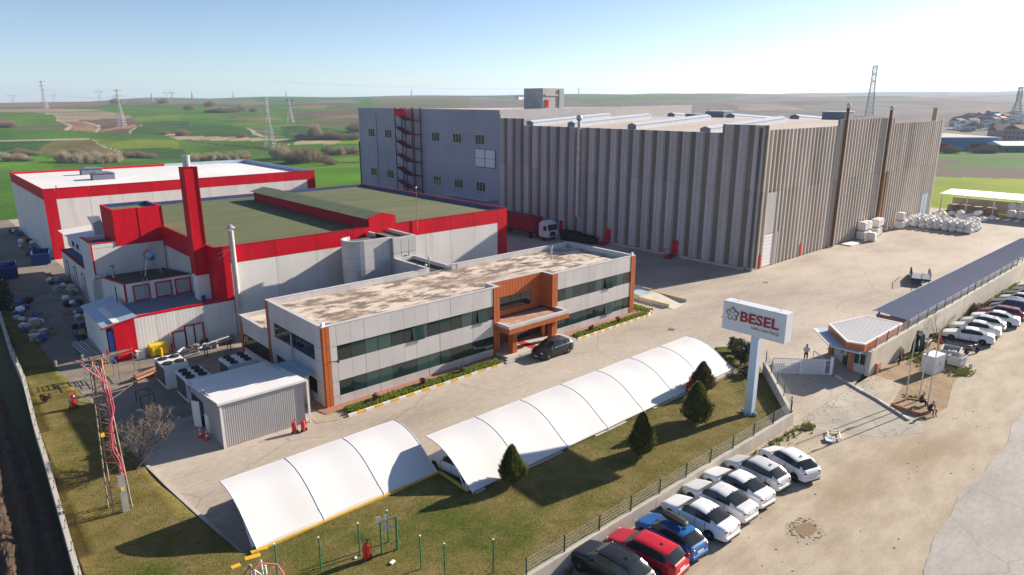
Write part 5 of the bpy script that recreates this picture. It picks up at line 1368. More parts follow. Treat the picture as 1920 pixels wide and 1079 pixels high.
# sliding gate of cut metal
gt = thing('sliding_gate', 'white sliding gate with laser cut star pattern across the entrance', 'gate', (58.4, 25.6, 0))
ga, gbv = Vector((56.6, 27.5, .1)), Vector((60.0, 23.75, .1)); dv = (gbv - ga); GL = dv.length; dv.normalize()
fr = MB()
for s in (0, GL / 2, GL - .5, GL):
    p = ga + dv * s; fr.bar(p, p + Vector((0, 0, 1.45)), .05, 0, 6)
for z in (0.05, 1.4): fr.bar(ga + Vector((0, 0, z)), gbv + Vector((0, 0, z)), .05, 0, 6)
fr.build('gate_frame', M_wsteel, gt)
for part in range(2):
    mb = MB(); c0 = GL / 2 * part; w = GL / 2 if part == 0 else GL / 2 - .5
    for i in range(13):
        for j in range(7):
            s, z = c0 + w * (i + .5) / 13, .12 + 1.22 * (j + .5) / 7; r = .105
            for k in range(4):
                t = math.pi * k / 4 + (.39 if (i + j) % 2 else 0); o1 = dv * (r * math.cos(t)) + Vector((0, 0, r * math.sin(t)))
                mb.bar(ga + dv * s + Vector((0, 0, z)) - o1, ga + dv * s + Vector((0, 0, z)) + o1, .018, 0, 3)
    mb.build('pattern_panel', M_wsteel, gt)
mb = MB(); c = gbv + dv * .1; mb.bar(c, c + Vector((0, 0, 1.7)), .14, 0, 4); mb.build('gate_post', M_wsteel, gt)
bp = thing('barrier', 'folded triangular barrier frame standing behind the white gate', 'barrier', (61.8, 25.6, 0))
mb = MB(); q = [(61.2, 25.9, .1), (61.2, 25.9, 1.5), (62.6, 24.6, .1)]
for a, b in ((0, 1), (1, 2), (2, 0)): mb.bar(q[a], q[b], .04, 0, 5)
for k in range(1, 6): mb.bar(Vector(q[0]).lerp(Vector(q[2]), k / 6), Vector(q[1]).lerp(Vector(q[2]), k / 6), .012, 0, 3)
mb.build('frame', M_wsteel, bp)
dk = thing('drain_kerb', 'worn kerb of concrete stones on the right edge of the gate drive', 'kerb', (59, 18, 0), kind='structure')
pp = [(60.3, 23.3), (58.9, 21.0), (57.6, 18.6), (57.2, 18.0), (55.6, 15.6)]
for a, b in zip(pp[:-1], pp[1:]):
    d = Vector((b[0] - a[0], b[1] - a[1], 0)); k = max(1, round(d.length / .8))
    for i in range(k):
        s = (i + .5) / k; mb = MB(); mb.obox((a[0] + d.x * s, a[1] + d.y * s, .05), (d.length / k - .03, .16, .2), rz=math.atan2(d.y, d.x)); mb.build('kerb_stone', M_wallc if i % 3 else M_whitep, dk)

# ---------------------------------------------------------------- grey metal shed and plant yard
sh = thing('metal_shed', 'grey corrugated metal shed with white ribbed roof beside the office', 'shed', (17.5, 50, 0))
mb = MB(); mb.corr((14.4, 46.7, .02), (1, 0, 0), (0, 0, 1), 6.2, 3.42, .155, .022, (0, -1, 0), .5); mb.build('ribbed_front', M_shed, sh)
mb = MB(); mb.box(14.4, 14.48, 46.72, 50.4, 0, 3.35); mb.box(14.4, 14.48, 50.4, 53.4, 2.3, 3.0); mb.box(14.4, 14.48, 53.2, 53.6, 0, 2.9); mb.box(20.52, 20.6, 46.72, 53.6, 0, 3.2); mb.box(14.48, 20.52, 53.52, 53.6, 0, 2.85); mb.build('wall', mat('plain_grey_sheet', (.36, .36, .375), (.33, .33, .345), .6, .5), sh)
mb = MB(); mb.corr((14.25, 46.55, 3.52), (0, 1, 0), (1, 0, 0), 7.4, 6.6, .46, .05, (0, .08, 1), .78)
for i, v in enumerate(mb.v): mb.v[i] = (v[0], v[1], v[2] - (v[1] - 46.55) * .085)
mb.build('ribbed_roof', M_shedw, sh)
mb = MB(); mb.box(14.2, 20.9, 46.5, 46.62, 3.40, 3.56); mb.box(20.84, 20.96, 46.5, 46.64, 0, 3.4); mb.box(14.34, 14.46, 46.6, 46.7, 0, 3.4); mb.build('edge_trim', M_shedw, sh)
mb = MB(); mb.box(14.5, 15.5, 50.5, 53.1, 0, .02); mb.box(14.34, 14.40, 49.5, 50.3, .1, 1.5, 1); mb.build('side_panel', [M_dark, M_whitelet], sh)
mb = MB(); mb.obox((14.15, 51.4, 1.1), (.06, .7, 2.1), rz=.5); mb.build('open_door', M_whitelet, sh)
mb = MB(); mb.corr((21.0, 49.3, 2.6), (0, 1, 0), (1, 0, 0), 4.3, 1.95, .3, .03, (0, 0, 1), .7); mb.build('side_canopy', M_paleblue, sh)
mb = MB(); mb.box(20.9, 22.6, 49.9, 50.0, 0, 2.5); mb.build('canopy_wall', M_plast, sh)
def chiller(loc, sx, sy, h, fans, label, letters=None, dark_left=True):
    t = thing('chiller_unit', label, 'chiller', (loc[0], loc[1], 0), 0, 'rooftop style chillers standing in the plant yard')
    mb = MB(); mb.box(-sx, sx, -sy, sy, .15, h); mb.box(-sx + .1, sx - .1, -sy + .1, sy - .1, 0, .15); mb.build('housing', M_unit, t, local=True)
    mb = MB(); mb.box(-sx - .02, -sx, -sy + .12, sy - .12, .35, h - .2); mb.build('coil_grille', M_grille, t, local=True)
    nx, ny = fans
    for i in range(nx):
        for j in range(ny):
            x, y = -sx + 2 * sx * (i + .5) / nx, -sy + 2 * sy * (j + .5) / ny; r = min(sx / nx, sy / ny) * .82
            f = MB(); f.lathe((x, y, h), [(r, 0), (r, .09), (r * .88, .09), (r * .86, .01)], 18); fo = f.build('fan_ring', M_black, t, local=True)
            g = MB(); g.cyl(x, y, h + .03, h + .10, r * .25, 10)
            for k in range(5):
                a = k * 1.2566; g.obox((x + r * .55 * math.cos(a), y + r * .55 * math.sin(a), h + .05), (r * .6, r * .35, .015), rz=a, rx=.3)
            g.build('fan_blades', M_grille, fo, local=True)
    if letters:
        me = text_mesh(letters, .34, .012, .004); me.materials.clear(); me.materials.append(M_bluep)
        for v in me.vertices:
            a, b, c = v.co; v.co = (-sx + .55 + a, -sy - .01 - c, h - .75 + b)
        o = bpy.data.objects.new('lettering', me); COL.objects.link(o); o.parent = t
    mb = MB()
    for i in range(3): mb.box(-sx + .05 + i * (2 * sx - .1) / 3 + .01, -sx + .05 + (i + 1) * (2 * sx - .1) / 3 - .01, -sy - .015, -sy, .3, h - .12)
    mb.build('access_panel', M_unit, t, local=True)
    return t
chiller((15.45, 61.65), .98, 1.4, 2.15, (2, 2), 'boxy white chiller with four roof fans and dark side coil', 'Carrier')
chiller((15.95, 57.55), 1.0, 1.35, 2.1, (2, 3), 'white chiller with six fans tucked behind the grey shed corner')
chiller((19.95, 58.3), 1.2, 1.25, 2.1, (2, 3), 'white chiller with six fans close to the office annex')
def simple(name, label, cat, mb, m, group=None, smooth=False):
    return tag(mb.build(name, m, None, smooth), label, cat, group)
mb = MB(); mb.box(15.75, 17.35, 69.6, 70.4, .1, 1.1); mb.hprism([(69.6, 1.1), (70.4, 1.1), (70.25, 1.25), (69.75, 1.25)], 'X', 15.75, 17.35); mb.box(15.9, 16.0, 69.55, 69.6, .2, 1.0); mb.cyl(16.6, 69.3, .0, .9, .12, 10)
simple('yellow_cabinet', 'bright yellow machine cabinet against the white factory wall', 'cabinet', mb, mat('bright_yellow', (.72, .47, .01), rough=.5))
mb = MB(); mb.box(14.6, 15.3, 69.8, 70.3, 0, .8); mb.box(14.56, 15.34, 69.76, 70.34, .8, .86); simple('white_box', 'small white box left of the yellow cabinet', 'box', mb, M_unit)
mb = MB(); mb.cyl(17.75, 69.9, 0, 2.0, .05, 8); mb.cyl(17.75, 69.9, 0, .9, .09, 8, 1); simple('hydrant_pipe', 'thin standpipe with red foot right of the yellow cabinet', 'pipe', mb, [M_galv, M_firered])
def rack(name, label, x, y, lx, ly, h, m, n=3):
    t = thing(name, label, 'rack', (x, y, 0)); mb = MB()
    for sx in (0, lx):
        for sy in (0, ly): mb.bar((x + sx, y + sy, 0), (x + sx, y + sy, h), .035, 0, 4)
    mb.build('upright', m, t); mb = MB()
    for k in range(n):
        z = h * (k + 1) / n
        for a, b in (((0, 0), (lx, 0)), ((lx, 0), (lx, ly)), ((lx, ly), (0, ly)), ((0, ly), (0, 0))): mb.bar((x + a[0], y + a[1], z), (x + b[0], y + b[1], z), .03, 0, 4)
    mb.build('rail', m, t); return t
rack('steel_rack', 'pale open steel rack frame in front of the red end panel', 11.9, 64.6, 1.7, 2.2, 1.9, M_oldst, 2)
rack('steel_rack', 'bluish steel trolley frame left of the yellow frames', 9.7, 66.2, .8, 1.2, 1.9, M_galv, 4)
rack('steel_rack', 'yellow leaning steel frames behind the lattice pole', 11.0, 66.0, .5, 1.4, 1.8, M_yellow, 2)
rack('steel_table', 'black steel table frame left of the grey shed', 11.9, 58.0, 1.0, 1.5, .95, M_black, 1)
pb = thing('pipe_bridge', 'pair of long insulated pipes on black stands behind the chillers', 'pipes', (19.5, 66.2, 0))
for dy in (0, .8):
    mb = MB(); mb.path([(16.6, 65.2 + dy, 1.0), (22.4, 66.4 + dy, 1.25)], .09, 8); mb.build('pipe', M_galv, pb)
mb = MB()
for xx in (17.5, 19.8, 22.2):
    for dy in (0, .8): mb.bar((xx, 65.3 + dy + (xx - 16.6) * .2, 0), (xx, 65.3 + dy + (xx - 16.6) * .2, 1.1), .05, 0, 4)
mb.build('stand', M_black, pb)
pp_ = thing('pipe_stack', 'stack of reddish pipes lying on timbers by the steel rack', 'pipes', (14, 64.6, 0))
for k in range(6):
    mb = MB(); mb.path([(12.9 + random.uniform(-.2, .2), 63.9 + .24 * (k % 3), .3 + .2 * (k // 3)), (15.1, 64.8 + .24 * (k % 3), .32 + .2 * (k // 3))], .11, 8); mb.build('pipe', M_rust if k % 2 else mat('clay_pipe', (.36, .17, .12), rough=.8), pp_)
mb = MB(); mb.box(12.8, 13.0, 63.6, 65.0, 0, .2); mb.box(14.6, 14.8, 64.2, 65.6, 0, .2); mb.build('timber', M_wood, pp_)
# scrap heap items by the white wall and pipes near the annex
for k in range(9):
    x, y = 18.4 + k * .62 + random.uniform(-.2, .2), 69.0 + random.uniform(-.7, .6); mb = MB()
    kind = k % 3
    if kind == 0: mb.path([(x - .5, y, .3), (x + .1, y + .2, .5), (x + .6, y - .3, .25)], .16, 8)
    elif kind == 1:
        mb.obox((x, y, .35), (.7, .5, .55), rz=random.random()); mb.obox((x + .1, y, .68), (.5, .4, .08), rz=random.random())
    else: mb.cyl(x, y, 0, .7, .28, 12); mb.cyl(x, y, .7, .75, .3, 12)
    nm, lb, mm = (('scrap_pipe', 'bent scrap pipe by the white factory wall', M_white), ('scrap_machine', 'rusty scrap machine casing by the white factory wall', M_rust), ('scrap_drum', 'weathered steel drum by the white factory wall', M_oldst))[kind]
    simple(nm, lb + ', %s from the yellow cabinet' % ('first second third'.split()[k // 3]), nm.split('_')[1], mb, mm, nm.replace('_', ' ') + 's by the factory wall')
# trolley extinguishers
def extinguisher(x, y, z, label, group=None, s=1.0):
    t = thing('fire_extinguisher', label, 'extinguisher', (x, y, z), random.uniform(-.4, .4), group)
    mb = MB(); mb.lathe((0, 0, .1 * s), [(.02, 0), (.15 * s, .02 * s), (.16 * s, .1 * s), (.16 * s, .62 * s), (.12 * s, .72 * s), (.04 * s, .78 * s)], 14); mb.build('cylinder', M_firered, t, smooth=True, local=True)
    mb = MB(); mb.path([(-.16 * s, -.14 * s, .15 * s), (-.18 * s, -.16 * s, .9 * s), (-.18 * s, -.05 * s, 1.05 * s), (.18 * s, -.05 * s, 1.05 * s), (.18 * s, -.16 * s, .9 * s), (.16 * s, -.14 * s, .15 * s)], .02 * s, 6); mb.build('handle', M_redd, t, local=True)
    for sx in (-.2, .2):
        mb = MB(); mb.lathe((sx * s, -.1 * s, .12 * s), [(.02, -.03 * s), (.11 * s, -.03 * s), (.11 * s, .03 * s), (.02, .03 * s)], 12, 0, 'X'); mb.build('wheel', M_rubber, t, local=True)
    mb = MB(); mb.path([(0, 0, .86 * s), (.12 * s, .1 * s, .95 * s), (.2 * s, .12 * s, .6 * s), (.18 * s, .1 * s, .3 * s)], .018 * s, 5); mb.build('hose', M_black, t, local=True)
extinguisher(19.15, 45.6, 0, 'left of the two red trolley extinguishers in front of the grey shed', 'trolley extinguishers by the shed')
extinguisher(19.8, 45.45, 0, 'right of the two red trolley extinguishers in front of the grey shed', 'trolley extinguishers by the shed')
extinguisher(15.3, 28.55, lawn_z(15.3, 28.55), 'red trolley extinguisher standing on the lawn by the green rail frame', None, 1.15)
extinguisher(7.8, 61.3, lawn_z(7.8, 61.3), 'large faded red extinguisher on the grass by the left drive edge', None, 1.4)
def cone(x, y, label):
    t = thing('traffic_cone', label, 'cone', (x, y, 0), 0, 'traffic cones by the shed door')
    mb = MB(); mb.box(-.2, .2, -.2, .2, 0, .05); mb.lathe((0, 0, .05), [(.15, 0), (.11, .22)], 12); mb.lathe((0, 0, .27), [(.085, .16), (.06, .3)], 12); mb.lathe((0, 0, .57), [(.04, .12), (.03, .2)], 12); mb.build('body', M_cone, t, local=True)
    mb = MB(); mb.lathe((0, 0, .05), [(.113, .22), (.085, .38)], 12); mb.lathe((0, 0, .27), [(.062, .3), (.04, .42)], 12); mb.build('band', M_whitelet, t, local=True)
cone(13.85, 50.0, 'farther left traffic cone beside the grey shed doorway'); cone(13.7, 49.55, 'middle traffic cone beside the grey shed doorway'); cone(13.95, 48.9, 'nearest traffic cone under the grey shed side panel')

# ---------------------------------------------------------------- things on the lawn
def lz(x, y): return lawn_z(x, y)
fr = thing('rail_frame', 'green rail frame on the lawn carrying small white notices', 'rail', (16.6, 28.3, lz(16.6, 28.3)))
mb = MB(); z = .45
mb.bar((16.16, 28.43, z - .1), (16.16, 28.43, z + 1.9), .045, 0, 6); mb.build('post', M_green, fr); mb = MB(); mb.bar((16.98, 28.17, z - .1), (16.98, 28.17, z + 2.0), .06, 0, 6); mb.build('post', M_green, fr)
mb = MB(); mb.bar((16.1, 28.45, z + 1.9), (17.0, 28.16, z + 2.0), .03, 0, 6); mb.build('rail', M_green, fr)
mb = MB(); mb.obox((16.05, 28.42, z + 2.13), (.28, .02, .36), rz=-.32); mb.obox((16.42, 28.3, z + 2.14), (.16, .02, .34), rz=-.32); mb.obox((16.5, 28.29, z + 1.55), (.44, .02, .26), rz=-.32, m=1); mb.build('notice', [M_whitelet, M_paleblue], fr)
for k, (x, y, d) in enumerate(((15.2, 29.1, 'green fence post behind the red lawn extinguisher'), (13.05, 29.3, 'lone green fence post left of the red lawn extinguisher'), (11.15, 30.3, 'green fence post nearest the cut off pole top'), (17.0, 25.95, 'green fence post between the rail frame and the wall'), (17.55, 24.6, 'second green fence post from the end of the low wall'), (16.97, 29.05, 'green fence post just behind the rail frame'), (19.6, 23.2, 'green fence post closest to the end of the low wall'))):
    z = lz(x, y); mb = MB(); mb.bar((x, y, z - .1), (x + random.uniform(-.04, .04), y, z + 1.95), .04, 0, 7); mb.bar((x, y, z + 1.95), (x, y, z + 2.0), .05, 1, 7); tag(mb.build('fence_post', [M_green, M_whitelet]), d, 'post', 'loose fence posts on the lawn')
for x, y, s, d in ((16.15, 27.35, .3, 'white slab lying on the grass near the rail frame'), (14.9, 29.0, .14, 'small white card on the grass by the fence post')):
    mb = MB(); z = lz(x, y); mb.obox((x, y, z + .06), (s, s * .6, .05), rz=.3, rx=.1); mb.obox((x, y, z + .03), (s * .8, s * .5, .03), rz=.3); tag(mb.build('white_slab', M_whitelet), d, 'slab')
gb_ = thing('red_box', 'red hydrant cabinet on the lawn edge beside the longer carport', 'cabinet', (46.6, 29.6, .3))
mb = MB(); mb.box(46.3, 46.9, 29.3, 29.7, .55, 1.35); mb.hprism([(29.25, 1.35), (29.75, 1.35), (29.5, 1.5)], 'X', 46.25, 46.95); mb.build('box', M_redd, gb_); mb = MB()
for sx in (46.35, 46.85): mb.bar((sx, 29.5, .0), (sx, 29.5, .55), .03)
mb.build('leg', M_redd, gb_)
for x, y, s in ((37.0, 29.3, .5), (44.8, 22.9, .5)):
    mb = MB(); mb.box(x, x + s, y, y + s * .7, .3, .36); mb.box(x + .04, x + s - .04, y + .03, y + s * .7 - .03, .36, .37); tag(mb.build('manhole_cover', M_wallc), 'pale manhole cover on the lawn ' + ('beside the long carport kerb' if x < 40 else 'near the sign post'), 'manhole cover')
mb = MB(); mb.path([(8.5 + .25 * k + .1 * math.sin(k), 27.6 + .25 * math.sin(k * .7) - .1 * k, lz(9, 27) + .03) for k in range(9)], .035, 6); tag(mb.build('hose', mat('pale_hose', (.5, .42, .3), rough=.7)), 'pale hose lying on the grass by the drive corner', 'hose')

# ---------------------------------------------------------------- cars
CARS = {
 'sedan': dict(L=4.55, W=1.82, wb=2.70, xf=.90, top=[(0, .50), (.015, .66), (.06, .76), (.25, .93), (.285, .97), (.44, 1.41), (.56, 1.475), (.70, 1.41), (.86, 1.08), (.965, 1.05), (.99, .97), (1, .84)], belt=[(0, .48), (.015, .62), (.06, .70), (.28, .90), (.55, .95), (.86, 1.0), (.965, .98), (.99, .93), (1, .82)], cowl=.285, rf=.44, rr=.70, rb=.86),
 'hatch': dict(L=4.1, W=1.75, wb=2.55, xf=.82, top=[(0, .52), (.015, .68), (.06, .78), (.23, .95), (.265, .99), (.42, 1.43), (.55, 1.49), (.82, 1.42), (.955, 1.05), (.985, .97), (1, .84)], belt=[(0, .50), (.015, .64), (.06, .72), (.26, .92), (.55, .97), (.90, 1.0), (.955, .98), (.985, .93), (1, .82)], cowl=.265, rf=.42, rr=.82, rb=.955),
 'estate': dict(L=4.45, W=1.78, wb=2.65, xf=.85, top=[(0, .52), (.015, .68), (.06, .78), (.23, .95), (.265, .99), (.40, 1.43), (.55, 1.49), (.87, 1.45), (.965, 1.05), (.99, .97), (1, .84)], belt=[(0, .50), (.015, .64), (.06, .72), (.26, .92), (.55, .97), (.90, 1.0), (.965, .98), (.99, .93), (1, .82)], cowl=.265, rf=.40, rr=.87, rb=.965),
 'suv': dict(L=4.5, W=1.88, wb=2.72, xf=.88, top=[(0, .60), (.015, .80), (.06, .92), (.23, 1.08), (.265, 1.12), (.41, 1.58), (.55, 1.64), (.82, 1.56), (.955, 1.12), (.985, 1.04), (1, .92)], belt=[(0, .58), (.015, .76), (.06, .84), (.26, 1.04), (.55, 1.08), (.90, 1.1), (.955, 1.08), (.985, 1.0), (1, .90)], cowl=.265, rf=.41, rr=.82, rb=.955),
 'mpv': dict(L=4.3, W=1.80, wb=2.7, xf=.80, top=[(0, .58), (.015, .78), (.06, .90), (.19, 1.08), (.22, 1.12), (.36, 1.74), (.5, 1.82), (.93, 1.78), (.985, 1.1), (.995, 1.02), (1, .92)], belt=[(0, .56), (.015, .74), (.06, .82), (.22, 1.04), (.55, 1.06), (.95, 1.06), (.985, 1.04), (.995, 1.0), (1, .9)], cowl=.22, rf=.36, rr=.93, rb=.985),
}
def interp(tab, s): return float(np.interp(s, [a for a, b in tab], [b for a, b in tab]))
M_tail = mat('tail_lamp', (.42, .008, .012), rough=.2, coat=.6)
M_head = mat('head_lamp', (.55, .57, .60), rough=.15, coat=.6)
M_rim = mat('alloy_rim', (.48, .49, .50), rough=.3, metal=.7)
M_plate = mat('number_plate', (.72, .73, .74), rough=.5)
M_trim = mat('car_trim', (.02, .02, .022), rough=.5)
M_carglass = mat('car_glass', (.014, .019, .022), rough=.12, spec=.5)
def car(kind, pm, loc, rz, label, group=None, z=0.0, extra=None):
    K = CARS[kind]; L, W = K['L'], K['W']; hw0 = W / 2
    t = thing('parked_car', label, 'car', (loc[0], loc[1], z), rz, group)
    xr = K['xf'] + K['wb']; ra = .345 if kind != 'suv' else .38; rwh = .315 if kind != 'suv' else .35; zc = rwh
    st = set(a for a, b in K['top']) | {K['cowl'], K['rf'], K['rr'], K['rb'], .03, .10, .15, .5, .64, .78, .92, .975}
    cw, rf, rr, rb = K['cowl'], K['rf'], K['rr'], K['rb']
    for q in (.25, .5, .75): st.add(cw + (rf - cw) * q); st.add(rr + (rb - rr) * q)
    dB = (rf + rr) / 2 + .0; dA = cw + .06; dC = min(xr / L - .02, rr + .02)
    seams = [dA, dB, dC]
    for q in seams: st.add(q - .004); st.add(q + .004)
    for xw in (K['xf'], xr):
        for q in (-1.001, -.92, -.75, -.5, -.25, 0, .25, .5, .75, .92, 1.001): st.add((xw + q * ra) / L)
    S = sorted(s for s in st if 0 <= s <= 1)
    S2 = [S[0]]
    for s in S[1:]:
        if s - S2[-1] > .0025: S2.append(s)
    S = S2; n = len(S); hw_t = [(0, .66), (.015, .76), (.06, .88), (.16, .965), (.4, 1.0), (.75, 1.0), (.92, .95), (.975, .87), (1, .78)]
    sec = []
    kmax = max(interp(K['top'], s) - interp(K['belt'], s) for s in S)
    for s in S:
        x = L / 2 - s * L; hw = hw0 * interp(hw_t, s); zt = interp(K['top'], s); zb = min(interp(K['belt'], s), zt - .015); k = zt - zb
        c = min(1, k / kmax); lo = .20 if .03 < s < .97 else .28
        arch = -1
        for xw in (K['xf'], xr):
            d = abs(s * L - xw)
            if d < ra: arch = zc + math.sqrt(ra * ra - d * d)
        z0 = max(lo, arch); z1 = max(.33, arch + .005); z2 = max(min(.56, zb - .1), arch + .02); z3 = max(zb - .05, z2 + .02)
        tum = 1 - .06 * c
        sec.append([(x, hw * .93, z0), (x, hw * .985, z1), (x, hw, z2), (x, hw * .985, z3), (x, hw * .945, zb), (x, hw * .915, zb + .03 * min(1, k / .12)), (x, hw * (.80 - .07 * c), zb + k * .86), (x, hw * (.66 - .04 * c), zb + k * .955), (x, hw * .35, zb + k * .99), (x, 0, zt)])
    parts = {}
    def put(key, quad):
        parts.setdefault(key, []).append(quad)
    for i in range(n - 1):
        sm = (S[i] + S[i + 1]) / 2; seam = any(abs(sm - q) < .0041 for q in seams)
        for j in range(9):
            key = 'body'
            if cw < sm < rf and j >= 6: key = 'windshield'
            elif rr < sm < rb and j >= 6: key = 'rear_window'
            elif j == 5 and (cw + (rf - cw) * .5) < sm < (rr + (rb - rr) * (.5 if kind in ('sedan', 'hatch', 'suv') else .1)):
                key = 'trim' if (seam or abs(sm - dB) < .012) else 'side_window'
            elif seam and 1 <= j <= 3: key = 'trim'
            elif j in (1, 2, 3) and dA < sm < dB: key = 'door_a'
            elif j in (1, 2, 3) and dB < sm < dC: key = 'door_b'
            elif j == 0: key = 'trim'
            put(key, (i, j))
    allv = {}
    def emit(name, cells, m, sides=(1, -1), parent=t, smooth=True):
        mb = MB(); idx = {}
        for (i, j) in cells:
            for sd in sides:
                f = []
                for (a, b) in ((i, j), (i + 1, j), (i + 1, j + 1), (i, j + 1)):
                    kk = (a, b, sd if b < 9 else 0)
                    if kk not in idx:
                        p = sec[a][b]; idx[kk] = len(mb.v); mb.v.append((p[0], p[1] * sd, p[2]))
                    f.append(idx[kk])
                mb.f.append(tuple(f) if sd < 0 else tuple(f[::-1])); mb.m.append(0)
        return mb.build(name, m, parent, smooth=smooth, local=True)
    # body plus end caps
    body = emit('body', parts['body'], pm)
    for (name, i) in (('front_bumper', 0), ('rear_bumper', n - 1)):
        mb = MB(); P = [(x, y, z_) for x, y, z_ in sec[i]]; ring = P + [(x, -y, z_) for x, y, z_ in reversed(P[:-1])]
        mb.add(ring, [tuple(range(len(ring))) if i == 0 else tuple(range(len(ring)))[::-1]]); mb.build(name, pm, t, local=True)
    emit('windshield', parts['windshield'], M_carglass); emit('rear_window', parts['rear_window'], M_carglass)
    emit('side_trim', parts['trim'], M_trim)
    for sd in (1, -1):
        emit('side_window', parts['side_window'], M_carglass, (sd,))
        for dk_ in ('door_a', 'door_b'):
            d_ = emit('door', parts[dk_], pm, (sd,))
            xs = [sec[i][3][0] for i, j in parts[dk_]]; xh = min(xs) + .28; h_ = MB(); h_.obox((xh, sd * hw0 * 1.0, interp(K['belt'], .5) - .12), (.18, .04, .035)); h_.build('handle', pm, d_, local=True)
        
        zb_ = interp(K['belt'], .97); wide = kind in ('sedan', 'hatch', 'suv')
        mb = MB(); mb.ball((-L / 2 + .10, sd * hw0 * (.645 if wide else .76), zb_ - (.10 if wide else .0)), (.125, .19 if wide else .09, .075 if wide else .19), 10, 8); mb.build('taillight', M_tail, t, smooth=True, local=True)
        zf_ = interp(K['belt'], .05); mb = MB(); mb.ball((L / 2 - .22, sd * hw0 * .645, zf_ - .045), (.20, .185, .07), 10, 8); mb.build('headlight', M_head, t, smooth=True, local=True)
        mb = MB(); s_ = cw + .07; mb.ball((L / 2 - s_ * L, sd * (hw0 + .09), interp(K['belt'], s_) + .09), (.07, .11, .07), 8, 6); mb.build('mirror', pm, t, smooth=True, local=True)
        for xw in (K['xf'], xr):
            x = L / 2 - xw; y = sd * (hw0 - .12)
            w_ = MB(); w_.lathe((x, y, zc), [(rwh * .62, -.10), (rwh * .94, -.10), (rwh, -.06), (rwh, .06), (rwh * .94, .10), (rwh * .62, .10)], 20, 0, 'Y'); wo = w_.build('wheel', M_rubber, t, smooth=False, local=True)
            r_ = MB(); yo = y + sd * .075
            for k in range(6):
                a = k * math.pi / 3; r_.obox((x + rwh * .34 * math.cos(a), yo, zc + rwh * .34 * math.sin(a)), (rwh * .58, .03, rwh * .17), ry=-a)
            r_.lathe((x, yo, zc), [(rwh * .2, -.03), (rwh * .2, .03)], 10, 0, 'Y'); r_.lathe((x, yo - sd * .03, zc), [(rwh * .66, -.02), (rwh * .66, .02)], 20, 1, 'Y'); r_.build('rim', [M_rim, M_trim], wo, local=True)
    mb = MB(); mb.box(-L / 2 + .12, L / 2 - .12, -hw0 + .28, hw0 - .28, .17, .60); mb.box(-L * .36, L * .30, -hw0 + .12, hw0 - .12, .18, .6); mb.build('underbody', M_dark, t, local=True)
    mb = MB(); mb.box(L / 2 - .02, L / 2 + .012, -.42, .42, .30, .48); mb.build('grille', M_trim, t, local=True)
    zp = .72 if kind == 'sedan' else .66
    mb = MB(); mb.obox((-L / 2 - .012, 0, zp), (.03, .5, .12)); mb.build('number_plate', M_plate, t, local=True); mb = MB(); mb.obox((L / 2 + .02, 0, .40), (.02, .5, .115)); mb.build('number_plate', M_plate, t, local=True)
    mb = MB(); mb.lathe((-L / 2 + .05, 0, .44), [(.03, -hw0 * .80), (.13, -hw0 * .72), (.13, hw0 * .72), (.03, hw0 * .80)], 10, 0, 'Y'); mb.build('bumper', pm, t, local=True); mb = MB(); mb.obox((-L / 2 + .03, 0, .27), (.14, W * .72, .08)); mb.build('bumper_trim', M_trim, t, local=True)
    zr = max(b for a, b in K['top'])
    if extra == 'roof_box':
        mb = MB(); mb.lathe((-.25, 0, zr + .24), [(.05, -.85), (.28, -.72), (.36, -.2), (.34, .4), (.22, .82), (.05, .9)], 8, 0, 'X')
        for i, v in enumerate(mb.v): mb.v[i] = (v[0], v[1] * 1.12, zr + .25 + (v[2] - zr - .24) * .52)
        mb.build('roof_box', M_black, t, local=True)
    if extra in ('roof_box', 'rails'):
        mb = MB()
        for sd in (1, -1): mb.path([(.55, sd * hw0 * .70, zr - .08), (.5, sd * hw0 * .70, zr + .02), (-.95, sd * hw0 * .70, zr - .0), (-1.0, sd * hw0 * .7, zr - .1)], .022, 6)
        mb.build('roof_rail', M_trim, t, local=True)
    if extra == 'rails' or kind != 'mpv':
        mb = MB(); mb.obox((-.95, 0, zr - .0), (.16, .05, .05)); mb.build('antenna', M_trim, t, local=True)
    return t
P_white = paint('white', (.78, .78, .78)); P_silver = paint('silver', (.55, .56, .58)); P_red = paint('red', (.50, .006, .018)); P_blue = paint('blue', (.010, .115, .36))
P_black = paint('black', (.010, .011, .015)); P_dark = paint('dark_grey', (.05, .055, .065)); P_wine = paint('wine', (.22, .02, .03)); P_navy = paint('navy', (.03, .06, .17)); P_pearl = paint('pearl', (.66, .66, .67))
G1 = 'cars parked nose to the low concrete wall'
row = [('suv', P_black, 24.35, 19.35, 3, 'black off road car at the near end of the row, partly out of view', 'rails'),
       ('estate', P_red, 26.75, 18.95, 5, 'bright red estate car between the black car and blue car', None),
       ('hatch', P_blue, 28.95, 18.95, -3, 'blue hatchback carrying a black roof box', 'roof_box'),
       ('sedan', P_white, 31.75, 18.9, -2, 'white saloon with dark windows right beside the blue hatchback', None),
       ('sedan', P_pearl, 34.15, 19.1, -3, 'white saloon second from the blue hatchback', None),
       ('sedan', P_white, 36.35, 19.15, -6, 'white saloon in the middle of the white cars, third from the blue hatchback', None),
       ('hatch', P_silver, 38.85, 19.2, -6, 'boxy pale silver hatchback, last but one in the row', None),
       ('hatch', P_white, 41.55, 18.35, -18, 'white hatchback at the far end of the row, angled outwards', None)]
for k, pm, x, y, a, lb, ex in row: car(k, pm, (x, y), R(90 + a), lb, G1, 0, ex)
G2 = 'cars parked nose to the long cream wall'
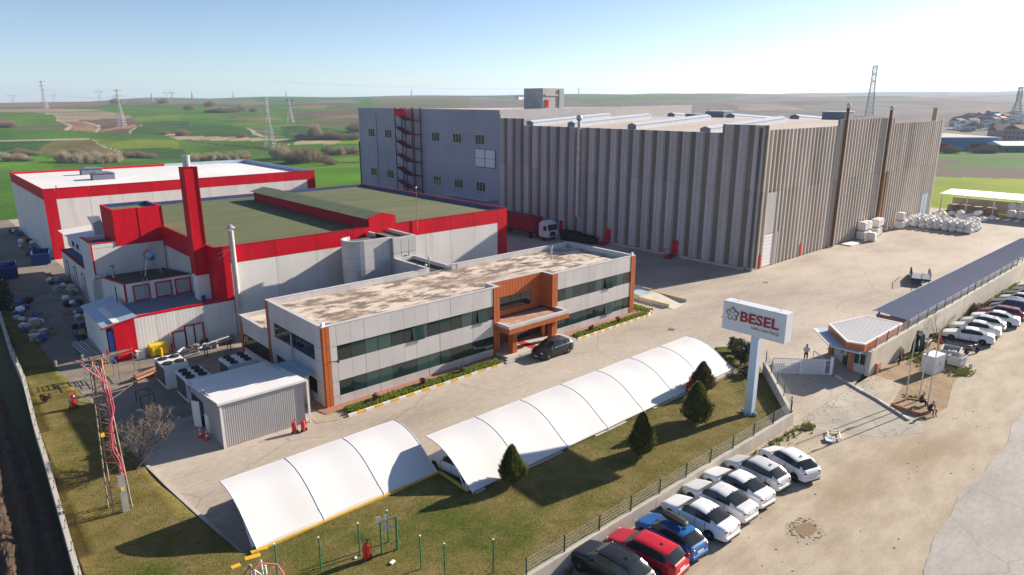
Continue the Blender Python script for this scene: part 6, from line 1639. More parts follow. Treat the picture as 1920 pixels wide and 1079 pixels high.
row = [('sedan', P_white, 80.0, 18.4, 12, 'old white saloon nearest the motorcycle and rubbish skips', None), ('sedan', P_pearl, 83.2, 18.6, 8, 'white low coupe like saloon second from the motorcycle', None),
       ('hatch', P_silver, 85.9, 18.6, 8, 'silver hatchback third from the motorcycle', None), ('sedan', P_white, 88.9, 18.2, 8, 'white saloon next to the wine red estate car', None),
       ('estate', P_wine, 91.6, 18.3, 6, 'wine red estate car in the row by the cream wall', 'rails'), ('mpv', P_navy, 94.3, 17.9, 4, 'tall dark blue van like car behind the wine red estate', None),
       ('sedan', P_dark, 97.0, 18.4, 4, 'dark grey saloon behind the blue van like car', None), ('hatch', P_silver, 99.7, 18.3, 4, 'silver hatchback between two dark cars by the cream wall', None),
       ('sedan', P_black, 102.4, 18.3, 4, 'black saloon far along the cream wall', None), ('hatch', P_dark, 105.0, 18.2, 4, 'dark hatchback second from the far end by the cream wall', None), ('mpv', P_white, 107.6, 18.2, 4, 'white van at the far end of the cream wall row', None)]
for k, pm, x, y, a, lb, ex in row: car(k, pm, (x, y), R(90 + a), lb, G2, 0, ex)
car('suv', P_black, (45.25, 44.35), R(180), 'glossy black car parked in front of the office entrance', None)
car('sedan', P_pearl, (24.85, 33.0), R(96), 'white saloon showing its tail between the two white carports')
car('sedan', P_dark, (13.3, 37.3), R(92), 'dark car parked in shade under the open end of the shorter carport')

# ---------------------------------------------------------------- yard machinery, truck, bales
tk = thing('articulated_lorry', 'lorry with white cab and rust red container in warehouse shade', 'lorry', (85.2, 92, 0))
mb = MB(); mb.corr((83.95, 87.5, 1.25), (0, 1, 0), (0, 0, 1), 12.2, 2.6, .28, .03, (-1, 0, 0)); mb.box(84.0, 86.4, 87.5, 99.7, 1.25, 3.85); mb.build('container', M_redd, tk)
mb = MB(); mb.box(84.4, 86.0, 86.2, 99.7, .95, 1.22); mb.build('chassis', M_black, tk)
cab = MB(); cab.hprism([(84.0, .75), (86.1, .75), (86.2, 1.1), (86.2, 3.0), (85.6, 3.55), (84.2, 3.1), (83.92, 1.9), (83.9, 1.0)], 'X', 84.05, 86.4)
cb = cab.build('cab', M_unit, tk)
mb = MB(); mb.add([(84.15, 83.9, 1.95), (86.3, 83.9, 1.95), (86.3, 84.1, 2.95), (84.15, 84.1, 2.95)], [(0, 1, 2, 3)]); mb.build('windscreen', M_glassb, cb)
mb = MB(); mb.box(84.5, 85.95, 83.84, 83.9, .95, 1.7); mb.build('grille', M_grille, cb)
mb = MB(); mb.box(84.03, 84.05, 84.3, 85.1, 1.9, 2.7); mb.build('side_window', M_glassb, cb)
for yy in (84.9, 88.6, 96.0, 97.3, 98.6):
    for xx in (84.3, 86.15):
        mb = MB(); mb.lathe((xx, yy, .5), [(.2, -.16), (.5, -.16), (.5, .16), (.2, .16)], 16, 0, 'X'); mb.build('wheel', M_rubber, tk)
for k, (x, y, a, b, h) in enumerate(((88.2, 82.4, 1.0, 1.8, 1.6), (88.6, 79.6, .9, 1.6, 1.3), (88.8, 77.9, .7, .9, 1.0))):
    mb = MB(); mb.hprism([(y - b * .8, 0), (y + b * .8, 0), (y + b, h), (y - b, h)], 'X', x - a, x + a); mb.box(x - a - .06, x + a + .06, y - b - .06, y + b + .06, h - .12, h)
    tag(mb.build('scrap_skip', M_black), ('dark scrap skip right behind the lorry cab', 'dark scrap skip in the middle of three by the warehouse', 'small dark bin closest to the red fire door')[k], 'skip', 'dark skips along the shaded warehouse wall')
rc = MB(); rc.box(58.5, 62.3, 62.0, 64.4, 0, 2.6); rc.corr((58.5, 62.0, 2.62), (1, 0, 0), (0, 1, 0), 3.8, 2.4, .25, .03, (0, 0, 1)); tag(rc.build('red_container', M_redd), 'faded red container roof peeping over the back of the office', 'container')
# weighbridge beside the office
wb = thing('weighbridge', 'truck weighbridge with blue deck and yellow edged ramp beside the office', 'weighbridge', (68, 50, 0))
mb = MB(); mb.box(66.95, 70.0, 50.2, 62, 0, .42); mb.build('deck', M_wallc2, wb); mb = MB(); mb.box(67.4, 69.6, 50.6, 61.5, .424, .44); mb.build('blue_plate', mat('worn_blue', (.22, .36, .55), (.45, .50, .55), 1.4, .6), wb)
mb = MB(); mb.add([(66.95, 50.19, 0), (70.0, 50.19, 0), (70.0, 50.19, .42), (66.95, 50.19, .42), (66.6, 45.2, .01), (70.2, 45.8, .01)], [(3, 4, 5, 2), (0, 3, 4), (1, 5, 2)][0:1] + [(0, 4, 3), (1, 2, 5)]); mb.build('ramp', M_wallc2, wb)
mb = MB(); mb.obox((66.75, 48.2, .22), (.16, 4.4, .4)); mb.obox((70.25, 48.5, .22), (.16, 5.2, .4)); mb.obox((66.75, 55.2, .35), (.16, 9.4, .6)); mb.obox((70.25, 55.9, .35), (.16, 9.4, .6)); mb.build('edge_kerb', M_wallc, wb)
mb = MB(); mb.obox((66.75, 48.2, .43), (.17, 4.4, .04)); mb.obox((70.25, 48.5, .43), (.17, 5.2, .04)); mb.obox((66.75, 53.2, .66), (.17, 5.4, .04)); mb.build('yellow_edge', M_yellow, wb)
# steel loading ramp
lr_ = thing('loading_ramp', 'blue steel loading ramp on wheels parked in the open yard', 'ramp', (102.5, 30.3, 0), R(20))
mb = MB(); mb.add([(-2.3, -1.1, .95), (1.2, -1.1, .95), (4.2, -1.1, .15), (4.2, 1.1, .15), (1.2, 1.1, .95), (-2.3, 1.1, .95)], [(0, 1, 4, 5), (1, 2, 3, 4)]); mb.build('deck', mat('grating', (.16, .18, .22), rough=.6), lr_, local=True)
mb = MB()
for s in (-1.1, 1.1):
    mb.bar((-2.3, s, .85), (1.2, s, .85), .1); mb.bar((1.2, s, .85), (4.2, s, .12), .1)
    for k in range(7): mb.bar((-2.2 + k * .95, s, .95 if k < 4 else .95 - (k - 3.6) * .25), (-2.2 + k * .95, s, 1.75 if k < 4 else 1.75 - (k - 3.6) * .25), .035)
    mb.bar((-2.3, s, 1.75), (1.2, s, 1.75), .035); mb.bar((1.2, s, 1.75), (4.0, s, 1.0), .035)
for s in (-.9, .9): mb.bar((-2.1, s, 0), (-2.1, s, .9), .07)
mb.obox((-1, 0, .75), (2.4, 2.1, .25)); mb.build('frame', M_bluep, lr_, local=True)
for s in (-.9, .9):
    mb = MB(); mb.lathe((.6, s, .3), [(.1, -.1), (.3, -.1), (.3, .1), (.1, .1)], 14, 0, 'Y'); mb.build('wheel', M_rubber, lr_, local=True)
# square white bulk bags on pallets
def bulk_mesh(s=1.0):
    bm = bmesh.new(); bmesh.ops.create_cube(bm, size=1.0); bmesh.ops.bevel(bm, geom=bm.edges[:], offset=.12, segments=2, affect='EDGES'); 
    for v in bm.verts: v.co += Vector((random.uniform(-.03, .03), random.uniform(-.03, .03), random.uniform(-.02, .02))); v.co *= s
    me = bpy.data.meshes.new('bulk_bag'); bm.to_mesh(me); bm.free(); me.materials.append(M_bag); return me
bmesh_a = [bulk_mesh(1.45) for _ in range(3)]
pal = MB()
for k in range(5): pal.box(-.6, .6, -.6 + k * .27, -.46 + k * .27, .1, .13)
for k in range(3): pal.box(-.6 + k * .53, -.46 + k * .53, -.6, .62, 0, .1)
pal_me = pal.mesh('pallet', M_wood)
cubes = [(127.2, 47.9, 0, 'white bulk bag at the foot of the first stack by the wall'), (127.3, 47.95, 1, 'white bulk bag topping the first stack by the wall'), (127.1, 46.2, 0, 'lone low white bulk bag in front of the first stack'),
         (129.2, 48.0, 0, 'white bulk bag on the ground behind the first stack'), (129.2, 48.0, 1, 'white bulk bag on top behind the first stack'), (132.4, 47.7, 0, 'white bulk bag below in the stack beside the rusty pipe'), (132.4, 47.7, 1, 'white bulk bag above in the stack beside the rusty pipe'),
         (134.2, 48.0, 0, 'white bulk bag pushed against the rusty pipe'), (134.2, 47.9, 1, 'white bulk bag on top next to the rusty pipe'), (143.9, 47.5, 0, 'white bulk bag under the tallest stack past the rust stain'), (143.9, 47.5, 1, 'white bulk bag crowning the tallest stack past the rust stain'), (146.0, 47.6, 0, 'single white bulk bag behind the tallest stack')]
for i, (x, y, lv, lb) in enumerate(cubes):
    t = thing('bulk_bag', lb, 'bulk bag', (x, y, lv * 1.62), random.uniform(-.12, .12), 'square white bulk bags by the warehouse')
    o = bpy.data.objects.new('bag', bmesh_a[i % 3]); COL.objects.link(o); o.parent = t; o.location = (0, 0, .86)
    o = bpy.data.objects.new('pallet', pal_me); COL.objects.link(o); o.parent = t
mb = MB(); mb.box(119.8, 123.4, 46.6, 48.4, .02, .16); mb.box(119.9, 123.3, 46.7, 48.3, .16, .19); tag(mb.build('flat_board', M_bag), 'pale flat boards lying by the warehouse foot', 'boards')
def lump_mesh(seed):
    random.seed(seed); mb = MB(); mb.ball((0, 0, .5), (.72, .62, .52), 12, 8, 0, .16)
    for i, v in enumerate(mb.v): mb.v[i] = (v[0], v[1], max(v[2], .0))
    for k in range(3): mb.ball((random.uniform(-.3, .3), random.uniform(-.3, .3), .95), (.16, .2, .12), 6, 4, 0, .3)
    me = mb.mesh('filled_sack', M_bag, True); return me
lumps = [lump_mesh(s) for s in range(5)]; random.seed(21)
GL_ = 'filled white sacks heaped at the far warehouse corner'
def sack(x, y, z, i, lb):
    o = bpy.data.objects.new('filled_sack', lumps[i % 5]); COL.objects.link(o); o.location = (x, y, z); o.rotation_euler = (random.uniform(-.1, .1), random.uniform(-.1, .1), random.uniform(0, 6)); s = random.uniform(.9, 1.1); o.scale = (s, s, s)
    tag(o, lb, 'sack', GL_)
i = 0
ORD = 'first second third fourth fifth sixth seventh eighth ninth tenth eleventh twelfth thirteenth fourteenth fifteenth sixteenth seventeenth eighteenth nineteenth twentieth'.split()
def nth(k): return ORD[k] if k < 20 else ('twenty ' if k < 40 else 'forty ') + ORD[k - 20] if k < 40 else 'far'
for r_ in range(5):
    for c in range(9):
        x, y = 147.8 + r_ * 1.35 + random.uniform(-.1, .1) + c * .02, 36.9 + c * 1.32 + random.uniform(-.1, .1)
        sack(x, y, 0, i, 'white sack on ground layer, %s from wall in %s row of the front heap' % (ORD[8 - c], ORD[r_])); i += 1
        if random.random() < .85: sack(x + .2, y, .95, i, 'white sack on upper layer, %s from wall in %s row of the front heap' % (ORD[8 - c], ORD[r_])); i += 1
P_ = sorted((random.uniform(157, 171), random.uniform(38, 50)) for k in range(26))
for k, (x, y) in enumerate(P_):
    sack(x, y, 0 if k % 3 else .8, i, 'loose white sack, %s behind the front heap towards the far canopy' % nth(k)); i += 1
# canopy at the end of the yard with crates below
oc = thing('open_canopy', 'long open sided canopy with white roof at the yard end', 'canopy', (174, 38, 0))
mb = MB(); mb.corr((173, 50.0, 4.1), (0, -1, 0), (1, 0, .05), 36, 8, .8, .06, (0, 0, 1), .8); mb.build('roof_sheet', M_whiteroof, oc)
for k in range(8):
    mb = MB(); mb.box(173.3, 173.5, 49.4 - k * 5, 49.6 - k * 5, 0, 4.05); mb.build('post', M_galv, oc)
mb = MB(); mb.box(179.5, 179.7, 14, 49, 0, 2.8); mb.build('back_wall', M_wallc2, oc)
i = 0
for k in range(9):
    for lv in range(2):
        t = thing('bulk_bag', 'white block %s under the far canopy, %s from the brown bales' % ('on top' if lv else 'at floor level', ORD[k]), 'bulk bag', (175.2 + random.uniform(-.2, .2), 36.5 - k * 1.75, lv * 1.7), random.uniform(-.1, .1), 'white blocks under the far canopy')
        o = bpy.data.objects.new('bag', bmesh_a[k % 3]); COL.objects.link(o); o.parent = t; o.location = (0, 0, .86)
for k, (x, y, c) in enumerate(((176, 47.5, 0), (176.5, 45.2, 1), (175.6, 42.8, 0), (176, 40.4, 1))):
    mb = MB(); mb.obox((x, y, .7), (1.8, 1.9, 1.4), rz=random.random()); mb.obox((x, y, 1.55), (1.5, 1.6, .25), rz=random.random()); tag(mb.build('waste_bale', M_carton if c else M_oldst), 'brown waste bale under the far canopy, %s' % ('first from the warehouse', 'second from the warehouse', 'third from the warehouse', 'fourth from the warehouse')[k], 'bale', 'waste bales under the far canopy')

# ---------------------------------------------------------------- flagpoles and people outside the gate
pl = thing('planter_bed', 'low brick edged planter strip at the foot of the flagpoles', 'planter', (58, 16, 0))
PL = [(57.3, 17.5), (59.4, 17.1), (60.0, 15.6), (58.3, 15.0), (57.1, 15.4)]
mb = MB(); mb.prism(PL, -.02, .18)
pe = mb.build('soil', M_dirt2, pl); n = len(PL)
for i in range(n):
    a, b = PL[i], PL[(i + 1) % n]; d = Vector((b[0] - a[0], b[1] - a[1], 0)); mb = MB(); mb.obox(((a[0] + b[0]) / 2, (a[1] + b[1]) / 2, .12), (d.length, .16, .3), rz=math.atan2(d.y, d.x)); mb.build('edging', M_brickpath, pl)
def flagpole(x, y, h, label, flag=None):
    t = thing('flagpole', label, 'flagpole', (x, y, .1), 0, 'flagpoles on the planter')
    mb = MB(); mb.cyl(0, 0, 0, h, .055, 10, 0, .035); mb.build('pole', M_galv, t, local=True); mb = MB(); mb.ball((0, 0, h + .05), .07, 8, 6); mb.build('finial', M_galv, t, local=True)
    if flag:
        mb = MB(); rows, cols = 12, 6; vs = []
        for i in range(rows + 1):
            for j in range(cols + 1):
                s = j / cols; z = h - .15 - 1.2 * i / rows - .25 * s; w = .34 * (1 - .3 * i / rows)
                vs.append((.05 + w * s * (.8 + .2 * math.sin(i)), .12 * math.sin(s * 9 + i * .7) * s, z))
        mb.add(vs, [(i * (cols + 1) + j, i * (cols + 1) + j + 1, (i + 1) * (cols + 1) + j + 1, (i + 1) * (cols + 1) + j) for i in range(rows) for j in range(cols)])
        for q in range(len(mb.m)): mb.m[q] = 0 if (flag == 'red' or (q % cols) < 3) else 1
        mb.build('flag', [M_redflag, M_redflag] if flag == 'red' else [mat('pale_blue_cloth', (.35, .48, .70), rough=.9), mat('white_cloth', (.75, .72, .76), rough=.9)], t, smooth=True, local=True)
flagpole(58.9, 17.05, 5.5, 'bare grey flagpole, the one nearest the gatehouse'); flagpole(59.7, 16.3, 5.0, 'flagpole with a limp white and blue flag', 'pale'); flagpole(59.45, 15.55, 6.4, 'tallest flagpole with a hanging red flag', 'red')
fz = thing('metal_cabinet', 'tall white metal cabinet standing in the dirt near the flags', 'cabinet', (67.9, 17.9, 0), R(-10))
mb = MB(); mb.box(-.95, .95, -.55, .55, .1, 1.75); mb.box(-.9, .9, -.5, .5, 0, .1); mb.build('cabinet_body', M_unit, fz, local=True); mb = MB(); mb.box(-.93, -.01, -.57, -.55, .15, 1.7); mb.box(.01, .93, -.57, -.55, .15, 1.7); d_ = mb.build('door', M_unit, fz, local=True); mb = MB(); mb.box(.05, .08, -.6, -.57, .8, 1.1); mb.build('handle', M_grille, d_, local=True)
for k, (x, y, sx, sy, h, a) in enumerate(((72.6, 17.8, .95, .75, 1.15, .15), (71.4, 16.9, .7, .55, 1.0, -.1))):
    t = thing('rubbish_skip', ('larger grey open rubbish skip by the motorcycle', 'smaller grey rubbish skip in front of the larger one')[k], 'skip', (x, y, 0), a, 'grey rubbish skips')
    mb = MB(); w = .06
    mb.box(-sx, sx, -sy, -sy + w, .15, h); mb.box(-sx, sx, sy - w, sy, .15, h); mb.box(-sx, -sx + w, -sy + w, sy - w, .15, h); mb.box(sx - w, sx, -sy + w, sy - w, .15, h); mb.box(-sx + w, sx - w, -sy + w, sy - w, .15, .5, 1); mb.build('tub', [M_shed, M_dark], t, local=True)
    mb = MB(); mb.box(-sx - .05, sx + .05, -sy - .05, -sy + .0, h - .12, h); mb.box(-sx - .05, sx + .05, sy, sy + .05, h - .12, h); mb.build('rim', M_shed, t, local=True)
    for sx_ in (-1, 1):
        for sy_ in (-1, 1): 
            mb = MB(); mb.cyl(sx_ * (sx - .15), sy_ * (sy - .15), 0, .16, .09, 8); mb.build('castor', M_black, t, local=True)
    for q in range(3 if k == 0 else 1):
        mb = MB(); mb.ball((x + random.uniform(-.4, .4), y + random.uniform(-.3, .3), .75), (.3, .26, .24), 8, 6, 0, .3); tag(mb.build('rubbish_bag', M_black if q % 2 else M_bag), 'rubbish bag inside the %s skip%s' % ('larger' if k == 0 else 'smaller', ', ' + ORD[q] + ' of its bags' if k == 0 else ''), 'bag', 'rubbish bags in the skips')
mb = MB(); mb.lathe((71.7, 15.8, 0), [(.14, 0), (.18, .33), (.16, .33), (.13, .05)], 14); tag(mb.build('bucket', mat('white_blue_bucket', (.60, .68, .74), rough=.5)), 'small pale bucket standing alone on the dirt', 'bucket')
def motorbike(loc, rz, label):
    t = thing('motorcycle', label, 'motorcycle', loc, rz)
    for x in (-.65, .65):
        mb = MB(); mb.lathe((x, 0, .31), [(.22, -.05), (.31, -.05), (.31, .05), (.22, .05)], 18, 0, 'Y'); w = mb.build('wheel', M_rubber, t, local=True)
        mb = MB()
        for k in range(5): mb.bar((x, 0, .31), (x + .24 * math.cos(k * 1.2566), 0, .31 + .24 * math.sin(k * 1.2566)), .015, 0, 4)
        mb.lathe((x, 0, .31), [(.05, -.07), (.05, .07)], 8, 0, 'Y'); mb.build('rim', M_rim, w, local=True)
    mb = MB(); mb.bar((.65, .07, .31), (.42, .06, .95), .03, 0, 6); mb.bar((.65, -.07, .31), (.42, -.06, .95), .03, 0, 6); mb.bar((.42, 0, .8), (-.1, 0, .45), .05, 0, 6); mb.bar((-.1, 0, .45), (-.65, .08, .31), .035, 0, 6); mb.bar((-.1, 0, .45), (-.65, -.08, .31), .035, 0, 6); mb.bar((-.1, 0, .5), (-.5, 0, .75), .04, 0, 6); mb.build('frame', M_black, t, local=True)
    mb = MB(); mb.ball((.15, 0, .82), (.32, .15, .14), 12, 8); mb.build('fuel_tank', P_wine, t, smooth=True, local=True)
    mb = MB(); mb.ball((-.38, 0, .84), (.42, .14, .07), 12, 6); mb.build('saddle', M_black, t, smooth=True, local=True)
    mb = MB(); mb.obox((.05, 0, .42), (.4, .26, .3)); mb.cyl(.1, 0, .45, .62, .12, 10); mb.build('engine', M_oldst, t, local=True)
    mb = MB(); mb.path([(.40, -.36, 1.02), (.44, -.2, 1.06), (.44, .2, 1.06), (.40, .36, 1.02)], .018, 6); mb.build('handlebar', M_black, t, local=True)
    mb = MB(); mb.ball((.55, 0, .92), (.1, .1, .1), 10, 7); mb.build('headlight', M_head, t, local=True); mb = MB(); mb.path([(.1, -.14, .3), (-.3, -.17, .28), (-.75, -.19, .36)], .045, 8); mb.build('exhaust', M_rim, t, local=True)
    mb = MB(); mb.obox((-.72, 0, .62), (.3, .16, .03), ry=.4); mb.build('mudguard', P_wine, t, local=True)
motorbike((76.0, 16.9, 0), R(-25), 'dark red motorcycle parked beside the old white saloon')

def person(name, label, loc, rz, J, skin, m_top, m_leg, m_hair, extra=None):
    """J: joints -> (x,y,z); one continuous skinned body, then sorted into skin, top and trousers by nearest limb"""
    t = thing(name, label, 'person', loc, rz)
    V = []; E = []; RAD = []; TAGS = []
    def v(p, r, tg): V.append(Vector(p)); RAD.append(r); TAGS.append(tg); return len(V) - 1
    def e(a, b): E.append((a, b))
    pel = v(J['pelvis'], .135, 'leg'); bel = v(J['belly'], .125, 'top'); che = v(J['chest'], .15, 'top'); nk = v(J['neck'], .055, 'skin'); hd = v(J['head'], .09, 'skin'); tp = v(Vector(J['head']) + Vector((.0, 0, .11)), .075, 'skin')
    e(pel, bel); e(bel, che); e(che, nk); e(nk, hd); e(hd, tp)
    for s in ('l', 'r'):
        hip = v(J['hip' + s], .095, 'leg'); kn = v(J['knee' + s], .062, 'leg'); an = v(J['ankle' + s], .042, 'leg'); to = v(Vector(J['ankle' + s]) + Vector(J.get('foot', (.16, 0, -.05))), .038, 'shoe')
        e(pel, hip); e(hip, kn); e(kn, an); e(an, to)
        sh_ = v(J['sh' + s], .072, 'top'); el = v(J['el' + s], .047, 'top'); wr = v(J['wr' + s], .031, 'skin'); d = (V[wr] - V[el]).normalized(); pa = v(V[wr] + d * .07, .034, 'skin')
        e(che, sh_); e(sh_, el); e(el, wr); e(wr, pa)
        side = d.cross(Vector((0, 0, 1))); side = side.normalized() if side.length > .01 else Vector((0, 1, 0))
        for q, ln in ((-.028, .06), (-.010, .075), (.010, .072), (.028, .055)):
            f0 = v(V[pa] + side * q + d * .04, .010, 'skin'); f1 = v(V[f0] + d * ln + Vector((0, 0, -.02)), .008, 'skin'); e(pa, f0); e(f0, f1)
        th = v(V[wr] + d * .03 + side * .045, .011, 'skin'); th2 = v(V[th] + d * .045 + side * .01, .009, 'skin'); e(wr, th); e(th, th2)
    me = bpy.data.meshes.new('body'); me.from_pydata([tuple(p) for p in V], E, [])
    o = bpy.data.objects.new('body', me); COL.objects.link(o)
    sk = o.modifiers.new('skin', 'SKIN'); sk.use_smooth_shade = True
    lay = me.skin_vertices[0] if me.skin_vertices else None
    for i, r in enumerate(RAD): lay.data[i].radius = (r, r); lay.data[i].use_root = (i == 0)
    sb = o.modifiers.new('sub', 'SUBSURF'); sb.levels = 1; sb.render_levels = 1
    dg = bpy.context.evaluated_depsgraph_get(); dg.update()
    m2 = bpy.data.meshes.new_from_object(o.evaluated_get(dg)); bpy.data.objects.remove(o)
    m2.materials.clear()
    mats = [skin, m_top, m_leg, M_black]
    for x in mats: m2.materials.append(x)
    key = dict(skin=0, top=1, leg=2, shoe=3); mi = []
    for p in m2.polygons:
        c = p.center; best, bt = 9, 'top'
        for a, b in E:
            pa_, pb = V[a], V[b]; ab = pb - pa_; tt = max(0, min(1, (c - pa_).dot(ab) / max(ab.length_squared, 1e-9))); dd = (c - pa_ - ab * tt).length
            if dd < best: best = dd; bt = TAGS[b] if tt > .45 else TAGS[a]
        mi.append(key[bt])
    m2.polygons.foreach_set('material_index', mi); m2.name = 'body'
    b = bpy.data.objects.new('body', m2); COL.objects.link(b); b.parent = t
    hp_ = Vector(J['head'])
    mb = MB(); mb.ball((hp_.x - .02, hp_.y, hp_.z + .075), (.105, .098, .105), 10, 7)
    mb.build('hair' if extra != 'cap' else 'cap', m_hair, t, smooth=True, local=True)
    mb = MB(); mb.ball((hp_.x + .088, hp_.y - .033, hp_.z + .02), .012, 6, 4); mb.ball((hp_.x + .088, hp_.y + .033, hp_.z + .02), .012, 6, 4); mb.build('eyes', M_black, t, local=True)
    mb = MB(); mb.ball((hp_.x + .1, hp_.y, hp_.z - .015), (.022, .014, .022), 6, 4); mb.ball((hp_.x + .09, hp_.y, hp_.z - .055), (.012, .026, .008), 6, 4); mb.ball((hp_.x - .01, hp_.y + .092, hp_.z), (.022, .014, .03), 6, 4); mb.ball((hp_.x - .01, hp_.y - .092, hp_.z), (.022, .014, .03), 6, 4); mb.build('face_features', skin, t, smooth=True, local=True)
    return t
def stand(**kw):
    J = dict(pelvis=(0, 0, .93), belly=(0, 0, 1.1), chest=(0.01, 0, 1.32), neck=(.02, 0, 1.5), head=(.04, 0, 1.62), hipl=(0, .1, .88), hipr=(0, -.1, .88), kneel=(.03, .11, .48), kneer=(.0, -.11, .48), anklel=(.0, .12, .08), ankler=(-.04, -.12, .08), shl=(0, .2, 1.4), shr=(0, -.2, 1.4), ell=(-.02, .26, 1.12), elr=(-.02, -.26, 1.12), wrl=(.08, .26, .9), wrr=(.08, -.26, .9)); J.update(kw); return J
def sit(**kw):
    J = dict(pelvis=(0, 0, .42), belly=(.02, 0, .58), chest=(.1, 0, .80), neck=(.17, 0, .97), head=(.22, 0, 1.08), hipl=(.02, .11, .40), hipr=(.02, -.11, .40), kneel=(.42, .14, .50), kneer=(.42, -.14, .50), anklel=(.44, .14, .08), ankler=(.40, -.14, .08), shl=(.09, .2, .88), shr=(.09, -.2, .88), ell=(.22, .26, .64), elr=(.22, -.26, .64), wrl=(.42, .16, .56), wrr=(.42, -.16, .56)); J.update(kw); return J
M_navyc = mat('navy_cloth', (.02, .025, .05), rough=.9); M_whc = mat('white_shirt_cloth', (.70, .72, .78), rough=.9); M_pinkc = mat('dull_pink_cloth', (.35, .10, .12), rough=.9); M_blkc = mat('black_cloth', (.015, .015, .018), rough=.9); M_capb = mat('grey_blue_cap', (.35, .38, .42), rough=.8); M_redc = mat('red_black_cloth', (.12, .02, .025), rough=.9)
M_hair = mat('dark_hair', (.025, .018, .013), rough=.7); M_hairb = mat('reddish_hair', (.10, .04, .02), rough=.7)
person('person', 'person in white shirt and dark trousers standing behind the white gate', (61.7, 26.8, 0), R(200), stand(wrl=(.25, .12, 1.15), wrr=(.25, -.12, 1.15)), M_skin, M_whc, M_navyc, M_hairb)
person('person', 'person in dull pink and black jacket with pale cap by the cream wall', (67.5, 20.55, 0), R(-60), stand(kneel=(.12, .11, .48), ankler=(-.14, -.12, .1)), M_skin, M_pinkc, M_blkc, M_capb, 'cap')
person('person', 'person in black bending over beside the cream wall and tarpaulin', (76.2, 20.7, 0), R(-130), stand(belly=(.16, 0, 1.02), chest=(.38, 0, 1.12), neck=(.52, 0, 1.14), head=(.62, 0, 1.12), shl=(.36, .2, 1.14), shr=(.36, -.2, 1.14), ell=(.42, .24, .86), elr=(.42, -.24, .86), wrl=(.52, .16, .64), wrr=(.52, -.16, .64)), M_skin, M_blkc, M_blkc, M_hair)
person('person', 'person in red and black seated on the planter edge below the flagpoles', (58.85, 15.95, .1), R(-60), sit(), M_skin, M_redc, M_blkc, M_capb, 'cap')
person('person', 'person in dark clothes with light cap seated at the planter corner', (58.0, 14.95, 0), R(-110), sit(), M_skin, M_blkc, M_blkc, M_capb, 'cap')
tp_ = MB()
rows = []
for i in range(9):
    a = i / 8
    rows.append([(71.5 + a * 1.3 + .12 * math.sin(i * 2.3), 20.6 + .5 * math.sin(a * 3.1) * (1 - z / 3) + .1 * math.sin(i * 3 + z * 2), z * (1 - .25 * abs(a - .5))) for z in (0, .5, 1.0, 1.5, 2.0, 2.35)])
vs = [p for r_ in rows for p in r_]; tp_.add(vs, [(i * 6 + j, (i + 1) * 6 + j, (i + 1) * 6 + j + 1, i * 6 + j + 1) for i in range(8) for j in range(5)])
for k in range(4): tp_.path([(71.6 + k * .33, 20.65, 2.2), (71.65 + k * .34, 20.3, 1.9), (71.7 + k * .33, 20.2, 1.0), (71.6 + k * .34, 20.15, .2)], .07, 6)
o = tag(tp_.build('tarpaulin', mat('dark_green_tarp', (.02, .032, .032), rough=.6), None, True), 'dark hanging tarpaulin and hoses leaning on the cream wall', 'tarpaulin'); o.modifiers.new('thickness', 'SOLIDIFY').thickness = .03
tb = thing('bench', 'pale slab bench against the cream wall by the bending person', 'bench', (75, 20.6, 0)); mb = MB(); mb.box(74.3, 75.6, 20.3, 20.9, .62, .7); mb.build('slab', M_whitep, tb)
for xx in (74.45, 75.35):
    mb = MB(); mb.box(xx, xx + .12, 20.35, 20.85, 0, .62); mb.build('leg', M_wallc, tb)
mb = MB(); mb.box(63.6, 64.5, 21.1, 21.28, 0, .95); mb.box(63.6, 63.66, 21.02, 21.1, 0, .9); tag(mb.build('orange_board', mat('faded_orange_board', (.50, .22, .13), rough=.9)), 'faded orange board leaning at the near end of the cream wall', 'board')
fb_ = thing('window_frame', 'discarded white frame and panel lying in the dirt by the low wall', 'frame', (48.8, 18.4, 0))
mb = MB(); mb.obox((48.4, 18.7, .15), (1.3, .08, .06), rz=.5); mb.obox((48.8, 18.0, .15), (1.3, .08, .06), rz=.5); mb.obox((49.2, 18.65, .15), (.08, .75, .06), rz=.5); mb.obox((48.05, 18.05, .15), (.08, .75, .06), rz=.5); mb.build('frame', M_whitelet, fb_); mb = MB(); mb.obox((47.6, 18.3, .1), (.6, .5, .08), rz=.6, rx=.15); mb.build('panel', M_paleblue, fb_)

